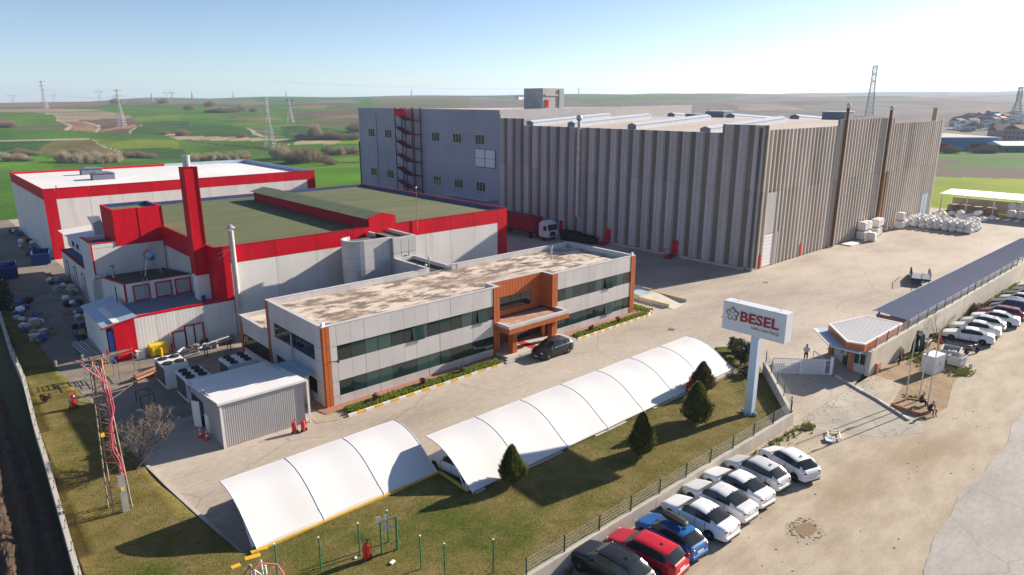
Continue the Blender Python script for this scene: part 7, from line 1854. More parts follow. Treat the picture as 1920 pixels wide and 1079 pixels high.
# ---------------------------------------------------------------- trees and shrubs
def conifer(x, y, h, w, label, m=None, seed=0, n=4600):
    random.seed(seed); rg = np.random.default_rng(seed); z0 = lz(x, y)
    t = thing('conifer', label, 'tree', (x, y, z0), 0, 'conifers on the lawn')
    mb = MB(); mb.cyl(0, 0, -.1, h * .6, .09, 8, 0, .03); mb.build('trunk', M_bark, t, local=True)
    V = []; F = []; MI = []
    lob = [(rg.uniform(0, 6.28), rg.uniform(.1, .9), rg.uniform(.10, .34)) for _ in range(26)]
    for k in range(n):
        s = rg.random() ** .85; a = rg.uniform(0, 6.283)
        prof = (min(1, (s + .08) / .30) ** .7) * (1 - s) ** .80 * 1.36
        r = w * prof
        for (la, ls, lr) in lob:
            da = abs((a - la + math.pi) % (2 * math.pi) - math.pi)
            if da < .5 and abs(s - ls) < .16: r += lr * w * (1 - da / .5) * (1 - abs(s - ls) / .16) * (1 - .5 * s)
        q = rg.random() ** .33
        rr = r * (.5 + .5 * q) * rg.uniform(.80, 1.12)
        zz = .12 + s * h * .96
        c, sn = math.cos(a), math.sin(a); L_ = rg.uniform(.14, .40) * (.75 + .5 * (1 - s)); wd = rg.uniform(.025, .06)
        out = rg.uniform(.15, .95); tw = rg.uniform(-.5, .5)
        p = np.array([rr * c, rr * sn, zz]); d = np.array([out * math.cos(a + tw), out * math.sin(a + tw), 1.0]); d /= np.linalg.norm(d)
        sd = np.array([-math.sin(a + tw), math.cos(a + tw), rg.uniform(-.3, .3)])
        i = len(V); V += [tuple(p - sd * wd * .5), tuple(p + sd * wd * .5), tuple(p + d * L_ * .55 + sd * wd), tuple(p + d * L_), tuple(p + d * L_ * .55 - sd * wd)]
        F.append((i, i + 1, i + 2, i + 3, i + 4)); MI.append(0)
    me = bpy.data.meshes.new('crown'); me.from_pydata(V, [], F); [me.materials.append(q_) for q_ in (m or M_leafc, m or M_leafb, M_leafs)]
    me.polygons.foreach_set('material_index', rg.choice([0, 0, 1, 1, 2], len(F)).astype(np.int32))
    o = bpy.data.objects.new('crown', me); COL.objects.link(o); o.parent = t
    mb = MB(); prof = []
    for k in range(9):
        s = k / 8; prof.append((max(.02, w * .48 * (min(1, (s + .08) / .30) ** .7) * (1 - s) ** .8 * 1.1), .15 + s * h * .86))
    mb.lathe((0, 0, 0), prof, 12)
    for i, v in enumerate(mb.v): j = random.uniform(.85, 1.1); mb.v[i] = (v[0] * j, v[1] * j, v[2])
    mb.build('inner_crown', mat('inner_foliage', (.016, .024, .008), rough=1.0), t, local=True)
    return t
conifer(26.1, 29.0, 2.42, .66, 'bushy conifer standing in front of the near end of the long carport', seed=3)
conifer(35.15, 25.75, 2.95, .76, 'conifer alone in the middle of the lawn, between carport and low wall', seed=4)
conifer(42.2, 26.05, 3.15, .98, 'fullest and widest conifer, second from the sign post', seed=5)
conifer(47.6, 29.05, 2.5, .86, 'browning conifer close behind the red cabinet', M_leafc2, seed=6)
def shrub(x, y, h, w, label, seed, m=None, n=1500, z=None, group=None):
    rg = np.random.default_rng(seed); z0 = lz(x, y) if z is None else z
    t = thing('shrub', label, 'shrub', (x, y, z0), 0, group)
    mb = MB(); tips = []
    for k in range(7):
        a = k * .9 + rg.uniform(-.3, .3); q = rg.uniform(.4, .85); e = (w * q * math.cos(a), w * q * math.sin(a), h * rg.uniform(.6, .95)); mb.path([(0, 0, -.05), (e[0] * .5, e[1] * .5, e[2] * .6), e], [.05, .035, .012], 5); tips.append(e)
    mb.build('stem', M_bark, t, local=True)
    V = []; F = []
    cl = [np.array(e) * (1, 1, .92) for e in tips] + [np.array([rg.uniform(-.5, .5) * w, rg.uniform(-.5, .5) * w, h * rg.uniform(.25, .7)]) for _ in range(7)]
    for k in range(n):
        c = cl[rg.integers(len(cl))]; u = rg.normal(size=3); u /= np.linalg.norm(u); r = w * .42 * rg.random() ** .4
        p = c + u * r * (1, 1, .85)
        if p[2] < .05: continue
        a = rg.normal(size=3); a /= np.linalg.norm(a); b = np.cross(a, u); b /= max(np.linalg.norm(b), 1e-6); s = rg.uniform(.06, .13)
        i = len(V); V += [tuple(p - a * s), tuple(p + b * s * .6), tuple(p + a * s), tuple(p - b * s * .6)]; F.append((i, i + 1, i + 2, i + 3))
    me = bpy.data.meshes.new('foliage'); me.from_pydata(V, [], F); me.materials.append(m or M_leafd)
    o = bpy.data.objects.new('foliage', me); COL.objects.link(o); o.parent = t
    return t
shrub(56.3, 30.4, 2.2, 1.25, 'larger dark evergreen shrub half hidden behind the sign post', 11, n=2600)
shrub(59.0, 32.6, 1.5, .8, 'smaller dark evergreen shrub at the tip of the lawn', 12, n=1300)
shrub(57.4, 31.6, 1.3, .7, 'low olive shrub between the two dark shrubs', 13, n=900)
shrub(54.0, 28.6, .8, .9, 'low spreading shrub under the far end of the carport', 14, n=900)
shrub(6.35, 64.2, .75, .36, 'small brown ball shrub alone on the left grass', 15, mat('brown_leaf', (.16, .085, .03), (.12, .07, .03), 3, .9), 700)
shrub(92, 20.9, .9, 1.3, 'dark brush against the cream wall by the parked cars', 16, mat('dry_brush', (.11, .085, .05), (.16, .12, .07), 2, .9), 1300, 0)
for k, x in enumerate((26.5, 31.2, 35.4, 53.0, 57.5)):
    shrub(x, 46.2, .75, .28, ('thin reddish shrub in the office planting nearest the shed', 'thin reddish shrub in the office planting, second from the shed', 'thin reddish shrub in the office planting before the entrance', 'thin reddish shrub in the planting right of the entrance', 'thin reddish shrub in the planting near the right office corner')[k], 30 + k, mat('reddish_leaf', (.15, .07, .04), rough=.9), 160, .1)

def branch_tree(h, seed, depth=5, spread=.55, m=None, r0=.09, up=.25, lean=(0, 0, 1), kids=(3, 4), r_end=.006):
    random.seed(seed); tr = MB(); tw = MB()
    def grow(p, d, l, r, k):
        q = p; pts = [p]; dd = Vector(d)
        for s in range(3):
            dd = (dd + Vector((random.gauss(0, .13), random.gauss(0, .13), up * .25))).normalized(); q = q + dd * (l / 3); pts.append(q)
        rr = [r, r * .88, r * .76, r * .64]
        (tr if k >= depth - 1 else tw).path(pts, rr, 5 if k >= depth - 1 else 3)
        if k == 0: return
        for c in range(random.randint(*kids)):
            o = pts[random.randint(1, 3)] if c else pts[3]
            nd = (dd + Vector((random.gauss(0, spread), random.gauss(0, spread), random.gauss(up * .6, spread * .5)))).normalized()
            grow(o, nd, l * random.uniform(.58, .82), max(r * .58, r_end), k - 1)
    for c in range(3 if h < 6 else 2):
        grow(Vector((random.uniform(-.1, .1), random.uniform(-.1, .1), 0)), (Vector(lean) + Vector((random.gauss(0, .4), random.gauss(0, .4), 0))).normalized(), h * .34, r0 * h / 4, depth)
    return tr, tw
tr, tw = branch_tree(4.4, 77, 5, .62, r0=.07, kids=(3, 4), r_end=.010, lean=(.35, -.2, .8), up=.14)
t = thing('bare_tree', 'leafless spreading tree right behind the lattice pole', 'tree', (8.9, 47.6, .1)); tr.build('trunk', M_bark, t, local=True); tw.build('branches', mat('grey_brown_twig', (.21, .165, .13), (.15, .12, .095), 1., .9), t, local=True)
tr, tw = branch_tree(3.4, 78, 4, .45, r0=.04, kids=(2, 3), r_end=.012)
t = thing('bare_tree', 'thin leafless sapling by the cream wall near the white cars', 'tree', (77.8, 20.6, 0)); tr.build('trunk', M_bark, t, local=True); tw.build('branches', M_twig2, t, local=True)
# leafless trees and thickets of the valley, a few kinds copied about
def bush_mesh(seed, h, w, n, wd):
    rg = np.random.default_rng(seed); V = []; F = []
    for k in range(n):
        a = rg.uniform(0, 6.283); r = w * math.sqrt(rg.random()); top = h * (1 - .45 * (r / w) ** 2) * rg.uniform(.45, 1.0); b = rg.uniform(0, 6.283); o = rg.uniform(0, .35) * w
        x0, y0 = r * math.cos(a) * .55, r * math.sin(a) * .55; x1, y1 = r * math.cos(a) + o * math.cos(b) * .4, r * math.sin(a) + o * math.sin(b) * .4
        zb = top * rg.uniform(0, .5); c, s = math.cos(b), math.sin(b); i = len(V)
        V += [(x0 + (x1 - x0) * .4 - wd * c, y0 + (y1 - y0) * .4 - wd * s, zb), (x0 + (x1 - x0) * .4 + wd * c, y0 + (y1 - y0) * .4 + wd * s, zb), (x1, y1, top)]; F.append((i, i + 1, i + 2))
        V += [(x1 - wd * s, y1 + wd * c, top * .5), (x1 + wd * s, y1 - wd * c, top * .5), (x1 + .25 * o * c, y1 + .25 * o * s, top * 1.02)]; F.append((i + 3, i + 4, i + 5))
    return V, F
PROT = []
for k, (h, w, mm) in enumerate(((7.0, 4.2, M_twig2), (6.0, 5.0, M_twig), (8.0, 3.4, M_twig2), (4.5, 4.5, M_twig))):
    V, F = bush_mesh(50 + k, h, w, 620, .05)
    me = bpy.data.meshes.new('crown'); me.from_pydata(V, [], F); me.materials.append(mm)
    mb = MB(); random.seed(k)
    for q in range(4): mb.bar((random.uniform(-.5, .5), random.uniform(-.5, .5), -.3), (random.uniform(-2, 2), random.uniform(-2, 2), h * .6), .16, 0, 5, .05)
    PROT.append((me, mb.mesh('trunk', M_bark)))
VEG = {}
random.seed(5)
def valley_tree(x, y, k, s, label, group):
    t = thing('leafless_tree', label, 'tree', (x, y, tz(x, y) - .1), random.uniform(0, 6), group); t.scale = (s, s, s * random.uniform(.85, 1.15))
    for nm, me in (('crown', PROT[k][0]), ('trunk', PROT[k][1])):
        o = bpy.data.objects.new(nm, me); COL.objects.link(o); o.parent = t
def VT(label, group, spots):
    for n_, (x, y, k, s) in enumerate(spots): valley_tree(x, y, k, s, label % nth(n_) if '%' in label else label, group if len(spots) > 1 else None)
VT('pale bare tree in the line behind the white roofed hall, %s from the left','pale bare trees behind the white roofed hall',[(84,524,0,1.1),(84,513,2,1.0),(87,516,0,0.8),(88,507,0,0.9),(89,505,0,1.1),(94,519,2,0.9),(96,519,2,1.0),(93,493,2,0.9),(98,507,2,1.1),(100,506,0,1.1),(97,483,0,0.8),(102,496,2,0.8),(101,484,2,1.1),(105,492,2,0.9),(106,485,2,1.0),(110,497,2,1.0)])
VT('bare thicket left of the white roofed hall, %s from the left','bare thickets at the far left',[(59,556,0,0.9),(62,558,1,0.9),(64,550,0,0.9),(67,549,0,0.8),(69,543,1,0.7)])
VT('dark brown bare tree in the clump above the hall roof, %s from the left','dark brown bare trees above the hall roof',[(128,550,1,1.0),(126,532,3,0.8),(129,528,1,1.0),(132,525,1,0.8),(134,515,3,1.1)])
VT('tan bare shrub in the row behind the hall roof, %s from the left','tan bare shrubs behind the hall roof',[(144,460,0,0.9),(152,476,2,0.7),(150,460,2,0.6),(156,469,0,0.9),(153,452,2,0.7),(157,456,0,0.9),(155,442,2,0.7),(156,436,2,0.8),(161,442,0,0.8),(159,429,2,0.7),(166,439,0,0.9),(170,440,2,0.9)])
VT('large pale bare tree left of the big bare clump, %s from the left','large pale bare trees near the hall end',[(185,426,0,1.4),(182,414,0,1.5),(179,402,0,1.1)])
VT('big rounded bare tree in the clump beyond the hall end, %s from the left','big rounded bare trees beyond the hall end',[(169,371,1,1.2),(174,378,1,1.4),(175,373,1,1.5),(172,359,1,1.6),(182,374,1,1.5)])
VT('small dark bare tree on the bright grass, %s from the left','small dark bare trees on the bright grass',[(180,354,1,0.9),(168,324,1,0.8)])
VT('bare tree by the dark ditch left of the grey building, %s from the left','bare trees by the ditch near the grey building',[(223,434,1,1.0),(220,420,1,0.9),(217,404,2,0.9),(224,412,1,1.1),(230,411,1,0.9)])
VT('tall russet bare tree above the tan strip, %s from the left','tall russet bare trees above the tan strip',[(280,570,2,1.3),(281,568,2,1.9),(283,567,2,1.5)])
VT('broad bare tree along the tan strip, %s from the left','broad bare trees along the tan strip',[(271,574,1,1.4),(285,561,3,1.2),(291,558,1,1.4),(293,553,1,1.1),(296,549,3,1.5),(302,538,1,1.3),(305,539,1,1.1)])
VT('lone bare tree standing on the pale strip, %s from the left','lone bare trees on the pale strip',[(208,684,1,1.3),(242,631,1,1.0)])
VT('lone bare tree on the sandy patch, %s from the left','lone bare trees on the sandy patch',[(198,703,1,0.9),(206,683,1,1.0)])
VT('bare tree half hidden behind the grey building corner, %s from the left','bare trees behind the grey building corner',[(343,608,1,1.8),(342,601,3,1.8)])
VT('dark round tree alone far up the slope, %s from the left','dark round trees far up the slope',[(315,1376,1,2.2),(375,1321,1,2.1),(337,1066,1,1.8),(411,1196,1,2.0),(650,1414,1,1.8)])
VT('tree in the far dark belt of trees, %s from the left','trees of the far dark belt',[(335,981,3,1.4),(340,979,3,1.5),(345,969,1,1.7),(350,967,3,1.7),(357,972,1,1.4),(363,976,3,1.9),(370,980,3,1.7),(378,987,1,1.9),(394,979,3,1.4)])
VT('low brown thicket along the valley ditch, %s from the left','low brown thickets along the valley ditch',[(67,597,3,0.7),(69,593,3,1.0),(71,592,1,0.9),(75,589,3,0.9),(78,584,3,0.8),(102,578,1,0.8),(103,574,3,0.9),(111,560,1,0.7)])
VT('grey bare thicket at the far left field edge, %s from the left','grey bare thickets at the far left field edge',[(91,834,3,1.4),(94,827,3,1.8)])
VT('dark tree among the far village houses, %s from the left','dark trees among the village houses',[(698,198,1,0.9),(803,228,1,0.8),(759,215,1,1.2),(789,218,3,1.1),(849,234,3,0.8),(620,167,3,0.9),(856,232,1,1.1),(787,213,3,1.1),(739,197,1,0.9),(713,188,1,1.2),(736,194,3,0.9),(678,176,3,1.0),(851,220,1,0.9),(837,215,1,0.9),(799,202,3,0.9),(883,224,3,1.2),(852,214,1,1.0),(782,195,1,1.0),(823,204,1,0.8),(816,202,1,0.8),(782,190,1,1.0),(715,173,1,1.0),(829,200,3,1.0),(662,154,3,1.2),(743,172,1,1.1),(856,199,3,1.1),(869,200,3,1.1),(934,215,1,1.0),(681,154,1,1.0),(919,207,3,0.8),(670,149,3,1.0),(914,204,3,1.1),(760,168,3,0.9),(687,151,1,0.9),(667,146,1,1.0),(882,191,1,1.0)])
VT('bare tree before the blue banded shed, %s from the left','bare trees before the blue banded shed',[(377,108,3,0.7),(378,107,1,0.9),(388,99,3,0.8),(389,97,3,0.9),(390,96,1,0.8),(391,95,1,0.8),(392,94,1,0.7)])
# ---------------------------------------------------------------- power pylons and lines
def lattice(mb, H, b, t, r, nseg, top=None, x0=0, y0=0):
    lv = [H * (1 - (1 - i / nseg) ** 1.15) if False else H * i / nseg for i in range(nseg + 1)]
    def wd(z): s = z / H; return b + (t - b) * min(1, s / .68) if s < .68 else t
    C = ((1, 1), (-1, 1), (-1, -1), (1, -1))
    for i in range(nseg):
        z0, z1 = lv[i], lv[i + 1]; w0, w1 = wd(z0), wd(z1)
        for k in range(4):
            a, c = C[k], C[(k + 1) % 4]
            P0, P1 = Vector((a[0] * w0, a[1] * w0, z0)), Vector((a[0] * w1, a[1] * w1, z1)); Q0, Q1 = Vector((c[0] * w0, c[1] * w0, z0)), Vector((c[0] * w1, c[1] * w1, z1))
            mb.bar(P0, P1, r * 1.4, 0, 4); mb.bar(P0, Q1, r, 0, 3); mb.bar(Q0, P1, r, 0, 3); mb.bar(P1, Q1, r, 0, 3)
def pylon_tier(H, m, r, label, loc, rz, group='power pylons on the fields', arms=((.96, 5.0), (.82, 6.2), (.68, 5.4)), base=3.6, top=.75):
    t = thing('power_pylon', label, 'pylon', loc, rz, group)
    mb = MB(); lattice(mb, H, base, top, r, 14); mb.build('lattice_tower', m, t, local=True)
    for f, l in arms:
        mb = MB(); z = H * f
        for s in (1, -1):
            for y in (-.7, .7): mb.bar((0, y, z), (s * l, 0, z + .25), r, 0, 4); mb.bar((0, y, z + 1.4), (s * l, 0, z + .3), r, 0, 4)
            for q in (.3, .6): mb.bar((s * l * q, -.7 * (1 - q), z), (s * l * q, .7 * (1 - q), z + 1.2 * (1 - q)), r * .8, 0, 3)
        mb.build('crossarm', m, t, local=True)
        mb = MB()
        for s in (1, -1): mb.bar((s * (l - .2), 0, z), (s * (l - .2), 0, z - 2.0), r * .9, 0, 4)
        mb.build('insulator', m, t, local=True)
    return t
def pylon_v(H, m, r, label, loc, rz, group='portal pylons on the horizon'):
    t = thing('power_pylon', label, 'pylon', loc, rz, group); mb = MB()
    for s in (1, -1):
        for y in (-.6, .6):
            mb.bar((s * .8, y * 1.4, 0), (s * 1.0, y, H * .45), r, 0, 4); mb.bar((s * 1.0, y, H * .45), (s * 5.2, y, H * .86), r, 0, 4); mb.bar((s * 1.4, y, H * .5), (s * 7.2, y * .5, H * .84), r * .7, 0, 3)
        for q in range(5): mb.bar((s * (1.2 + q * .8), 0, H * (.47 + q * .08)), (s * (1.9 + q * .9), 0, H * (.52 + q * .08)), r * .7, 0, 3)
    for q in range(4): mb.bar((-.9, 0, H * .1 * (q + 1)), (.9, 0, H * .1 * (q + 1)), r * .7, 0, 3)
    mb.build('portal_legs', m, t, local=True)
    mb = MB(); mb.bar((-11, 0, H * .86), (11, 0, H * .86), r, 0, 4); mb.bar((-9, 0, H * .92), (9, 0, H * .92), r, 0, 4)
    for s in (-1, 1): mb.bar((s * 11, 0, H * .86), (s * 9, 0, H * .92), r, 0, 4); mb.bar((s * 6, 0, H * .92), (s * 6.6, 0, H), r, 0, 4)
    for q in range(10): mb.bar((-10 + q * 2, 0, H * .86), (-9 + q * 2, 0, H * .92), r * .7, 0, 3)
    mb.build('crossarm', m, t, local=True)
    mb = MB()
    for x_ in (-9.5, 0, 9.5): mb.bar((x_, 0, H * .86), (x_, 0, H * .86 - 2.6), r * .8, 0, 4)
    mb.build('insulator', m, t, local=True)
    return t
pylon_tier(38.3,M_lat,0.10,'nearest tall lattice pylon, between hall and grey building',(230.2,543.8,-11.6),-0.84)
pylon_tier(28.1,M_lat,0.11,'pylon just right of and beyond the nearest tall one',(352.1,769.6,-1.0),-0.84)
pylon_tier(37.3,M_lat,0.12,'pylon standing on the brown field patch',(186.9,806.9,-2.2),-0.84)
pylon_tier(40.3,M_lat,0.14,'pylon highest against the sky at the far left',(189.6,1241.5,11.6),-0.84)
pylon_v(20.3,M_latd,0.17,'portal pylon at the very left of the skyline',(220.7,1822.2,16.2),-0.84)
pylon_v(21.6,M_latd,0.17,'portal pylon just right of the left skyline pylon',(322.5,1992.7,17.7),-0.84)
pylon_v(23.9,M_latd,0.17,'portal pylon left of the brown field pylon',(362.2,1719.1,21.6),-0.84)
pylon_v(24.1,M_latd,0.17,'portal pylon above the mid left fields',(357.4,1220.6,14.6),-0.84)
pylon_tier(13.4,M_latd,0.16,'tiny skyline pylon right of the brown field pylon',(437.2,1613.3,24.9),0.70,base=1.5,arms=((0.95, 2.2), (0.8, 2.6)))
pylon_tier(16.2,M_latd,0.16,'tiny skyline pylon second from the mid left portal',(517.7,1610.1,26.0),0.70,base=1.5,arms=((0.95, 2.2), (0.8, 2.6)))
pylon_tier(20.2,M_latd,0.16,'tiny skyline pylon left of the nearest tall pylon',(786.0,2086.9,28.4),0.70,base=1.5,arms=((0.95, 2.2), (0.8, 2.6)))
pylon_tier(21.1,M_latd,0.16,'tiny skyline pylon right of the nearest tall pylon',(939.9,2070.1,31.7),0.70,base=1.5,arms=((0.95, 2.2), (0.8, 2.6)))
pylon_tier(66.3,M_latd,0.16,'tiny skyline pylon close to the grey building',(3373.5,6133.5,58.7),0.70,base=1.5,arms=((0.95, 2.2), (0.8, 2.6)))
pylon_tier(20.4,M_latd,0.16,'tiny skyline pylon above the grey building roof',(1183.3,1755.2,34.5),0.70,base=1.5,arms=((0.95, 2.2), (0.8, 2.6)))
pylon_tier(94.3,M_latd,0.16,'tiny skyline pylon left of the lift room',(4672.2,5212.5,79.8),0.70,base=1.5,arms=((0.95, 2.2), (0.8, 2.6)))
pylon_tier(21.0,M_latd,0.16,'tiny skyline pylon right of the lift room',(1478.3,1362.1,39.7),0.70,base=1.5,arms=((0.95, 2.2), (0.8, 2.6)))
pylon_tier(51.9,M_latd,0.17,'tall lattice pylon rising behind the warehouse roof',(798.6,310.3,8.2),0.55,base=3.6,top=2.0)
pylon_tier(33.8,M_latd,0.16,'pylon at the right picture edge above the village',(702.7,156.3,1.0),0.55,base=5.5,top=1.3)
def wires(name, label, pts, offs, sag, r):
    t = thing(name, label, 'power line', pts[0]); mb = MB()
    for (dx, dy, dz) in offs:
        for a, b in zip(pts[:-1], pts[1:]):
            a_, b_ = Vector(a) + Vector((dx, dy, dz)), Vector(b) + Vector((dx, dy, dz))
            mb.path([a_.lerp(b_, k / 14) - Vector((0, 0, sag * 4 * (k / 14) * (1 - k / 14))) for k in range(15)], r, 3)
    mb.build('wires', M_latd, t)
wires('power_line','faint power lines linking the pylons across the fields',[(230.2, 543.8, 19.4), (186.9, 806.9, 28.0), (189.6, 1241.5, 44.1)],[(-4, 2, 0), (4, -2, 0)],7,0.07)
wires('power_line','faint power lines crossing behind the warehouse',[(298.6, 730.3, 42.0), (798.6, 310.3, 50.0), (702.7, 156.3, 28.3)],[(3, -4, 2)],12,0.07)

# ---------------------------------------------------------------- lattice pole with pink cables by the left yard
lp_ = thing('lattice_pole', 'rusty lattice power pole carrying pink cables beside the bare tree', 'pole', (6.9, 43.3, .1), R(4))
mb = MB(); H_ = 9.7
def wd2(z): return .52 - .28 * z / H_
C4_ = ((1, 1), (-1, 1), (-1, -1), (1, -1))
for c in C4_: mb.bar((c[0] * .52, c[1] * .52, -.2), (c[0] * .24, c[1] * .24, H_), .045, 0, 4)
mb.build('leg', M_oldst, lp_, local=True); mb = MB()
for i in range(22):
    z0, z1 = H_ * i / 22, H_ * (i + 1) / 22
    for k in range(4):
        a, c = C4_[k], C4_[(k + 1) % 4]
        if i % 2: a, c = c, a
        mb.bar((a[0] * wd2(z0), a[1] * wd2(z0), z0), (c[0] * wd2(z1), c[1] * wd2(z1), z1), .022, 0, 3)
mb.build('bracing', M_rust, lp_, local=True)
for z, l, nm in ((9.7, 2.0, 'crossarm'), (7.6, 1.75, 'crossarm')):
    mb = MB()
    for y in (-.25, .25): mb.bar((-l, 0, z + .05), (0, y, z), .04, 0, 4); mb.bar((l, 0, z + .05), (0, y, z), .04, 0, 4)
    mb.bar((-l, -.0, z + .05), (l, .0, z + .05), .05, 0, 4)
    if z < 9: mb.bar((-l, 0, z), (0, -.3, z - .7), .03, 0, 4); mb.bar((l, 0, z), (0, -.3, z - .7), .03, 0, 4); mb.bar((-1.2, -.5, z), (1.2, -.5, z), .03, 0, 4)
    mb.build(nm, M_oldst, lp_, local=True)
for x_ in (-1.9, -.6, .7, 1.9):
    mb = MB()
    for k in range(4): mb.cyl(x_, 0, 9.75 + k * .09, 9.79 + k * .09, .07, 8)
    mb.build('insulator', M_redd if x_ > 0 else M_oldst, lp_, local=True)
for k, (xt, ph) in enumerate(((-1.0, 0), (-.25, 1.0), (.45, 2.0))):
    mb = MB(); pts = [(xt, 0, 9.85), (xt * .5, -.3, 9.2), (.05 + .05 * k, -.42, 8.5)]
    for i in range(14):
        z = 8.0 - i * .46; pts.append((.04 + .11 * k + .17 * math.sin(i * .62 + ph * .18) + .04 * math.sin(i * 1.9 + ph), -.50 - .07 * (k % 2), z))
    mb.path(pts, .032, 6); mb.build('pink_cable', M_pink, lp_, smooth=True, local=True)
mb = MB(); mb.box(-.05, .32, -.72, -.6, .0, 2.4); mb.build('cable_guard', M_galv, lp_, local=True)
mb = MB(); mb.box(.02, .2, -.74, -.722, 1.4, 1.62); mb.box(-.5, -.3, -.60, -.58, 5.1, 5.35); mb.build('warning_plate', mat('warning_yellow', (.75, .50, .02), rough=.6), lp_, local=True)
# top of the second pole that just reaches into the picture
l2 = thing('lattice_pole', 'cut off top of a nearer lattice pole with yellow brackets and dark insulators', 'pole', (6.6, 19.6, 0))
BX = Vector((6.60, 19.55, 0))
mb = MB()
for c in C4_: mb.bar((BX.x + c[0] * .45, BX.y + c[1] * .45, 0), (BX.x + c[0] * .17, BX.y + c[1] * .17, 9.6), .04, 0, 4)
for i in range(20):
    z0, z1 = 9.6 * i / 20, 9.6 * (i + 1) / 20; w0, w1 = .45 - .28 * z0 / 9.6, .45 - .28 * z1 / 9.6
    for k in range(4):
        a, c = C4_[k], C4_[(k + 1) % 4]
        if i % 2: a, c = c, a
        mb.bar((BX.x + a[0] * w0, BX.y + a[1] * w0, z0), (BX.x + c[0] * w1, BX.y + c[1] * w1, z1), .022, 0, 3)
mb.build('lattice', mat('pale_galv', (.55, .53, .49), (.45, .42, .38), 2., .6), l2)
mb = MB(); mb.obox((BX.x + .02, BX.y + .42, 9.66), (.48, .2, .03), rz=-.25); mb.obox((BX.x - .55, BX.y + .38, 9.62), (.28, .18, .03), rz=-.1); mb.obox((BX.x + .45, BX.y + .62, 9.66), (.28, .17, .03), rz=-.35); mb.build('yellow_bracket', mat('orange_yellow', (.72, .40, .03), rough=.6), l2)
mb = MB()
for k in range(5): mb.lathe((BX.x - .75 - .13 * k, BX.y - .02 - .06 * k, 9.5 - .12 * k), [(.03, -.05), (.10, -.02), (.10, .02), (.03, .05)], 10, 0, 'X')
mb.bar((BX.x - .2, BX.y + .1, 9.6), (BX.x - 1.4, BX.y - .3, 9.0), .018, 0, 5); mb.build('insulator', M_black, l2)
mb = MB(); mb.path([(BX.x - 1.0, BX.y - .6, 8.7), (BX.x - .5, BX.y - .15, 9.35), (BX.x + .1, BX.y + .0, 9.62), (BX.x + .55, BX.y - .2, 9.45), (BX.x + .72, BX.y - .6, 8.9), (BX.x + .72, BX.y - .9, 8.2)], .028, 6); mb.build('red_cable', M_pink, l2, smooth=True)

# ---------------------------------------------------------------- clutter on the shaded left road
def dumpster(x, y, a, label):
    t = thing('blue_skip', label, 'skip', (x, y, 0), a, 'blue open skips on the left road')
    mb = MB()
    for (p, q) in (((-2.2, -1.1), (2.2, -1.1)), ((2.2, -1.1), (2.2, 1.1)), ((2.2, 1.1), (-2.2, 1.1)), ((-2.2, 1.1), (-2.2, -1.1))):
        d = Vector((q[0] - p[0], q[1] - p[1], 0)); mb.obox(((p[0] + q[0]) / 2, (p[1] + q[1]) / 2, .95), (d.length, .07, 1.6), rz=math.atan2(d.y, d.x))
    mb.box(-2.15, 2.15, -1.05, 1.05, .15, .5); mb.build('tub', M_bluep, t, local=True)
    for k in range(6): mb = MB(); mb.box(-2.1 + k * .82, -1.98 + k * .82, -1.2, -1.14, .2, 1.7); mb.build('rib', M_bluep, t, local=True)
    for k in range(3): mb = MB(); mb.box(-2.3, -2.24, -1.0 + k * .9, -.88 + k * .9, .2, 1.7); mb.build('rib', M_bluep, t, local=True)
    mb = MB(); mb.bar((-2.2, -1.12, 1.75), (2.2, -1.12, 1.75), .06); mb.bar((-2.2, 1.12, 1.75), (2.2, 1.12, 1.75), .06); mb.bar((-2.22, -1.1, 1.75), (-2.22, 1.1, 1.75), .06); mb.bar((2.22, -1.1, 1.75), (2.22, 1.1, 1.75), .06); mb.build('rim', M_blued, t, local=True)
dumpster(15.1, 124.6, R(80), 'blue open skip under the red corner of the white roofed hall'); dumpster(10.0, 117.5, R(84), 'blue open skip at the left road edge beside the dark hedge')
random.seed(99)
JK = [('carton', M_carton, 'brown carton'), ('junk_bag', M_bag, 'pale rubbish bag'), ('blue_bundle', M_blued, 'blue wrapped bundle'), ('junk_box', M_shed, 'grey plastic crate'), ('timber_bundle', M_wood, 'bundle of old timber'), ('dark_bag', M_black, 'dark rubbish bag')]
spots = []
for k in range(34): yy = random.uniform(82, 98); spots.append((8.9 + random.uniform(-1.1, 1.0) + (yy - 82) * .0, yy, 'along the left road edge', 'left'))
for k in range(30): yy = random.uniform(78, 96); spots.append((12.2 + random.uniform(-.8, 1.5) + (yy - 78) * .08, yy, 'by the white lean to', 'mid'))
for k in range(22): yy = random.uniform(98, 113); spots.append((14.6 + random.uniform(-1.2, .9), yy, 'by the rear factory doors', 'row'))
for k in range(24): yy = random.uniform(127, 158); spots.append((15.2 + random.uniform(-1.0, .9), yy, 'along the white roofed hall', 'hall'))
spots.sort(key=lambda p: (p[3], p[1])); CNT = {}
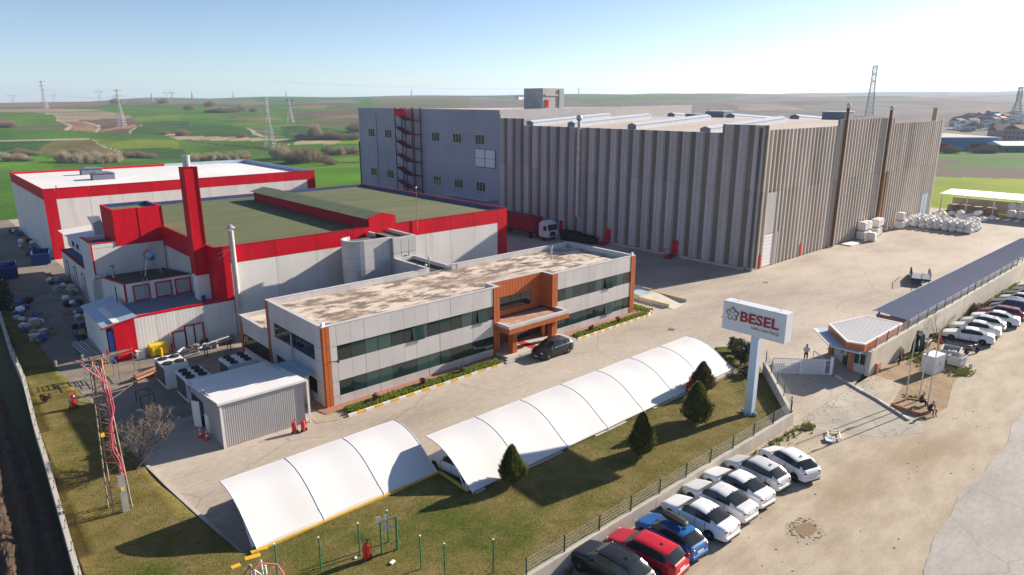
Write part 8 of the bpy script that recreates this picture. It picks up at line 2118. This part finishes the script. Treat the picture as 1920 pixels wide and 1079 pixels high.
for (x, y, where, key) in spots:
    q = random.randrange(6); nm, mm, lb = JK[q]; s = random.uniform(.5, 1.05); mb = MB(); a = random.uniform(0, 3.1); zz = random.choice((0, 0, .5)) if q != 4 else 0
    if q in (1, 2, 5): mb.ball((x, y, zz + s * .36), (s * .55, s * .45, s * .42), 9, 6, 0, .3)
    elif q in (0, 3):
        mb.obox((x, y, zz + s * .36), (s * .95, s * .7, s * .7), rz=a)
        if q == 0: mb.obox((x + .3 * math.cos(a), y + .3 * math.sin(a), zz + s * .78), (s * .5, s * .65, .03), rz=a, ry=-.6)
        else: mb.obox((x, y, zz + s * .73), (s * 1.02, s * .77, .06), rz=a)
    else:
        for k in range(5): b = a + random.uniform(-.25, .25); mb.bar((x - .9 * math.cos(b), y - .9 * math.sin(b), .1 + k * .09), (x + .9 * math.cos(b), y + .9 * math.sin(b), .12 + k * .1), .06, 0, 4)
    n_ = CNT[(q, key)] = CNT.get((q, key), -1) + 1
    tag(mb.build(nm, mm), '%s %s, %s from the near end' % (lb, where, nth(n_)), lb.split(' ')[-1] if q != 4 else 'timber', lb + 's ' + where)
mb = MB(); mb.box(13.3, 14.4, 83.6, 84.6, 0, 1.35); mb.box(13.25, 14.45, 83.55, 84.65, 1.35, 1.45); tag(mb.build('blue_tank', M_bluep), 'dark blue plastic tank beside the white duct pipe', 'tank')
mb = MB(); mb.cyl(13.9, 82.2, 0, 1.5, .42, 14, 1); mb.cyl(13.9, 82.2, 1.5, 2.0, .43, 14); tag(mb.build('red_blue_barrel', [M_bluep, M_redd]), 'tall barrel, red below and blue on top, by the duct pipe', 'barrel')
for k in range(9):
    mb = MB(); x = 11.2 + k * .17; mb.bar((x, 71.4 + .1 * k, .1), (x - .5, 78.5, .25 + .1 * (k % 3)), .05, 0, 4); tag(mb.build('steel_bar', M_galv), 'long steel bar beside the white lean to, %s from its wall' % ORD[8 - k], 'bar', 'long steel bars beside the lean to')
hg = thing('dark_hedge', 'dark overgrown hedge at the left picture edge beside the road', 'hedge', (6.6, 106, 0))
V, F = bush_mesh(90, 3.2, 1.0, 100, .1)
V = []; F = []; rg = np.random.default_rng(8)
for k in range(5200):
    y = rg.uniform(99, 117); x = 7.0 + (y - 99) * .05 + rg.normal(0, .65); z = abs(rg.normal(0, .55)) * 2.2 * (1 - abs(x - 7.2 - (y - 99) * .05) / 3); a = rg.normal(size=3); a /= np.linalg.norm(a); b = np.cross(a, rg.normal(size=3)); b /= np.linalg.norm(b); s = rg.uniform(.08, .2); p = np.array([x, y, max(z, .05)])
    i = len(V); V += [tuple(p - a * s), tuple(p + b * s * .6), tuple(p + a * s), tuple(p - b * s * .6)]; F.append((i, i + 1, i + 2, i + 3))
me = bpy.data.meshes.new('foliage'); me.from_pydata([(a - 6.6, b - 106, c) for a, b, c in V], [], F); me.materials.append(M_leafd); o = bpy.data.objects.new('foliage', me); COL.objects.link(o); o.parent = hg
mb = MB()
for k in range(8): mb.bar((6.9 + .12 * k, 100 + k * 2.2, 0), (7.1 + .12 * k, 100.3 + k * 2.2, 1.6), .06)
mb.build('stem', M_bark, hg)
vt = thing('parked_van', 'white and red van nose just entering at the far left road', 'van', (9.2, 131.5, 0), R(85))
mb = MB(); mb.hprism([(-1.0, .3), (1.0, .3), (1.0, 1.9), (.85, 2.3), (-.85, 2.3), (-1.0, 1.9)], 'X', -3.4, 1.0); mb.build('body', M_unit, vt, local=True); mb = MB(); mb.hprism([(-1.02, .9), (1.02, .9), (1.02, 1.25), (-1.02, 1.25)], 'X', -3.42, 1.02); mb.build('red_stripe', M_red, vt, local=True)
mb = MB(); mb.add([(1.0, -.9, 1.2), (1.0, .9, 1.2), (1.8, .9, 1.05), (1.8, -.9, 1.05), (1.0, -.9, .3), (1.0, .9, .3), (1.85, .9, .3), (1.85, -.9, .3)], [(0, 3, 2, 1), (4, 5, 6, 7), (0, 4, 7, 3), (1, 2, 6, 5), (3, 7, 6, 2)]); mb.build('bonnet', M_unit, vt, local=True); mb = MB(); mb.add([(1.02, -.85, 2.1), (1.02, .85, 2.1), (1.3, .85, 1.2), (1.3, -.85, 1.2)], [(0, 3, 2, 1)]); mb.build('windscreen', M_glassb, vt, local=True)
for x_ in (-2.4, 1.0):
    for y_ in (-.95, .95): mb = MB(); mb.lathe((x_, y_, .34), [(.15, -.1), (.34, -.1), (.34, .1), (.15, .1)], 14, 0, 'Y'); mb.build('wheel', M_rubber, vt, local=True)

# ---------------------------------------------------------------- far buildings to the right
def far_house(name, label, x, y, sx, sy, h, rh, mw, mr, rz, group=None, nwin=4):
    z = tz(x, y) - .3; t = thing(name, label, 'house' if 'house' in name else 'building', (x, y, z), rz, group)
    mb = MB(); mb.box(-sx, sx, -sy, sy, 0, h); mb.build('wall', mw, t, local=True)
    mb = MB(); mb.hprism([(-sy - .4, h + .02), (sy + .4, h + .02), (0, h + rh)], 'X', -sx - .4, sx + .4); mb.build('roof', mr, t, local=True)
    for f in range(max(1, int(h // 3))):
        for k in range(nwin):
            for (ax, s) in ((0, -1), (1, -1)):
                if ax == 0: u = -sx + 2 * sx * (k + .5) / nwin; m_ = MB(); m_.box(u - .6, u + .6, -sy - .06, -sy, .9 + f * 3, 2.3 + f * 3)
                else: u = -sy + 2 * sy * (k + .5) / nwin; m_ = MB(); m_.box(-sx - .06, -sx, u - .6, u + .6, .9 + f * 3, 2.3 + f * 3)
                m_.build('window', M_glassb, t, local=True)
    return t

hb_=thing('factory_shed','long blue banded factory shed across the green field','building',(411.9,96.1,-.3),R(-42))
for (nm,x0,x1,y0,y1,z0,z1,m) in (('wall',-75,0,0,45,0,4.7,M_hgrey),('blue_band',-75,.1,-.3,45.2,4.7,6.6,M_hblue),('flat_roof',-75,.2,-.4,45.4,6.6,6.8,M_htan),('upper_block',-75,-2,46,70,0,9.6,M_hdark),('white_roof',-75,-1.5,45.5,70.5,9.6,10.6,M_whiteroof)):
    mb=MB(); mb.box(x0,x1,y0,y1,z0,z1); mb.build(nm,m,hb_,local=True)
for k in range(9):
    mb=MB(); mb.box(-70+k*8,-65+k*8,-.15,-.02,.6,3.6); mb.build('bay_door',M_hblue if k%3==0 else M_redd,hb_,local=True)

far_house('green_store','low green walled store with pale roof right of the blue shed',412.4,90.7,10,7,3.4,1.8,M_hgreen,M_whiteroof,R(-42))
far_house('brick_house','pink brick houses block at the right edge',540.3,115.7,7,6,7,2.5,M_brickw,M_rooftile,R(-30))
far_house('brick_house','brown gabled house behind the blue factory shed',560.4,129.8,7,6,5,3,M_brickw,M_rooftile,R(-50))
far_house('village_house','small cream walled house in the far village, first of the village row',719.6,202.5,4.7,4.3,5.0,1.8,M_plast,M_rooftile,-0.24,'houses of the far village',2)
far_house('village_house','small white walled house in the far village, second of the village row',655.9,182.2,6.0,4.0,5.0,2.3,M_whitelet,M_hgrey,0.38,'houses of the far village',2)
far_house('village_house','small brick walled house in the far village, third of the village row',763.6,210.3,5.0,4.1,5.0,2.1,M_brickw,M_rooftile,0.96,'houses of the far village',2)
far_house('village_house','small grey walled house in the far village, fourth of the village row',808.9,219.0,4.4,3.7,3.2,1.6,M_hgrey,M_redd,0.64,'houses of the far village',2)
far_house('village_house','small cream walled house in the far village, fifth of the village row',643.4,173.0,3.7,4.4,4.0,2.2,M_plast,M_rooftile,0.60,'houses of the far village',2)
far_house('village_house','small white walled house in the far village, sixth of the village row',732.6,194.7,3.7,4.8,5.0,2.0,M_whitelet,M_hgrey,-0.82,'houses of the far village',2)
far_house('village_house','small brick walled house in the far village, seventh of the village row',855.1,226.5,6.0,4.9,3.2,2.2,M_brickw,M_rooftile,0.94,'houses of the far village',2)
far_house('village_house','small grey walled house in the far village, eighth of the village row',768.9,198.6,4.8,4.8,5.0,1.7,M_hgrey,M_redd,0.39,'houses of the far village',2)
far_house('village_house','small cream walled house in the far village, ninth of the village row',901.2,232.9,3.6,3.3,3.2,1.9,M_plast,M_rooftile,-0.16,'houses of the far village',2)
far_house('village_house','small white walled house in the far village, tenth of the village row',724.0,181.7,5.0,4.0,4.0,2.0,M_whitelet,M_hgrey,0.28,'houses of the far village',2)
far_house('village_house','small brick walled house in the far village, eleventh of the village row',828.2,207.9,3.7,3.4,5.0,1.8,M_brickw,M_rooftile,0.88,'houses of the far village',2)
far_house('village_house','small grey walled house in the far village, twelfth of the village row',968.0,238.6,5.7,3.8,4.0,1.6,M_hgrey,M_redd,-0.53,'houses of the far village',2)
far_house('village_house','small cream walled house in the far village, thirteenth of the village row',772.0,188.2,4.4,4.0,5.0,1.7,M_plast,M_rooftile,-0.24,'houses of the far village',2)
far_house('village_house','small white walled house in the far village, fourteenth of the village row',882.8,213.3,5.6,3.1,3.2,1.7,M_whitelet,M_hgrey,-0.15,'houses of the far village',2)
far_house('village_house','small brick walled house in the far village, fifteenth of the village row',681.4,162.5,4.5,4.5,3.2,2.3,M_brickw,M_rooftile,-0.56,'houses of the far village',2)
far_house('village_house','small grey walled house in the far village, sixteenth of the village row',813.1,192.4,3.7,3.5,4.0,1.8,M_hgrey,M_redd,-0.31,'houses of the far village',2)
far_house('village_house','small cream walled house in the far village, seventeenth of the village row',869.1,201.8,5.1,3.1,4.0,1.9,M_plast,M_rooftile,-0.32,'houses of the far village',2)
far_house('village_house','small white walled house in the far village, eighteenth of the village row',657.0,151.2,4.6,4.4,4.0,1.7,M_whitelet,M_hgrey,0.98,'houses of the far village',2)
far_house('village_house','small brick walled house in the far village, nineteenth of the village row',802.5,182.4,4.7,4.1,3.2,1.7,M_brickw,M_rooftile,0.50,'houses of the far village',2)
far_house('village_house','small grey walled house in the far village, twentieth of the village row',945.9,212.6,5.8,3.0,4.0,2.4,M_hgrey,M_redd,0.60,'houses of the far village',2)
far_house('village_house','small cream walled house in the far village, last but one of the village row',694.7,151.6,3.9,4.6,5.0,1.5,M_plast,M_rooftile,0.24,'houses of the far village',2)
far_house('village_house','small white walled house in the far village, last of the village row',838.8,183.4,6.0,5.0,5.0,1.7,M_whitelet,M_hgrey,0.86,'houses of the far village',2)
far_house('village_house','tiny white house far behind the grey roof, the middle one',1132.7,1220.7,8,6,5,3,M_whitelet,M_rooftile,.3,'tiny white houses on the far slope',2)
far_house('village_house','tiny white house far behind the grey roof, the farthest right one',1127.1,1196.6,8,6,5,3,M_whitelet,M_rooftile,.3,'tiny white houses on the far slope',2)
far_house('village_house','tiny white house far behind the grey roof, the farthest left one',1063.7,1160.2,8,6,5,3,M_whitelet,M_rooftile,.3,'tiny white houses on the far slope',2)
# ---------------------------------------------------------------- air
def haze():
    mb = MB(); mb.box(-7600, 7600, -7600, 7600, -24, 118)
    m = bpy.data.materials.new('haze_air'); m.use_nodes = True; nt = m.node_tree
    for n in list(nt.nodes):
        if n.type != 'OUTPUT_MATERIAL': nt.nodes.remove(n)
    v = nt.nodes.new('ShaderNodeVolumePrincipled'); v.inputs['Color'].default_value = (.58, .74, 1.0, 1); v.inputs['Density'].default_value = 1.2e-4; v.inputs['Anisotropy'].default_value = .25
    nt.links.new(v.outputs[0], [n for n in nt.nodes if n.type == 'OUTPUT_MATERIAL'][0].inputs['Volume'])
    tag(mb.build('haze', m), kind='stuff')
haze()
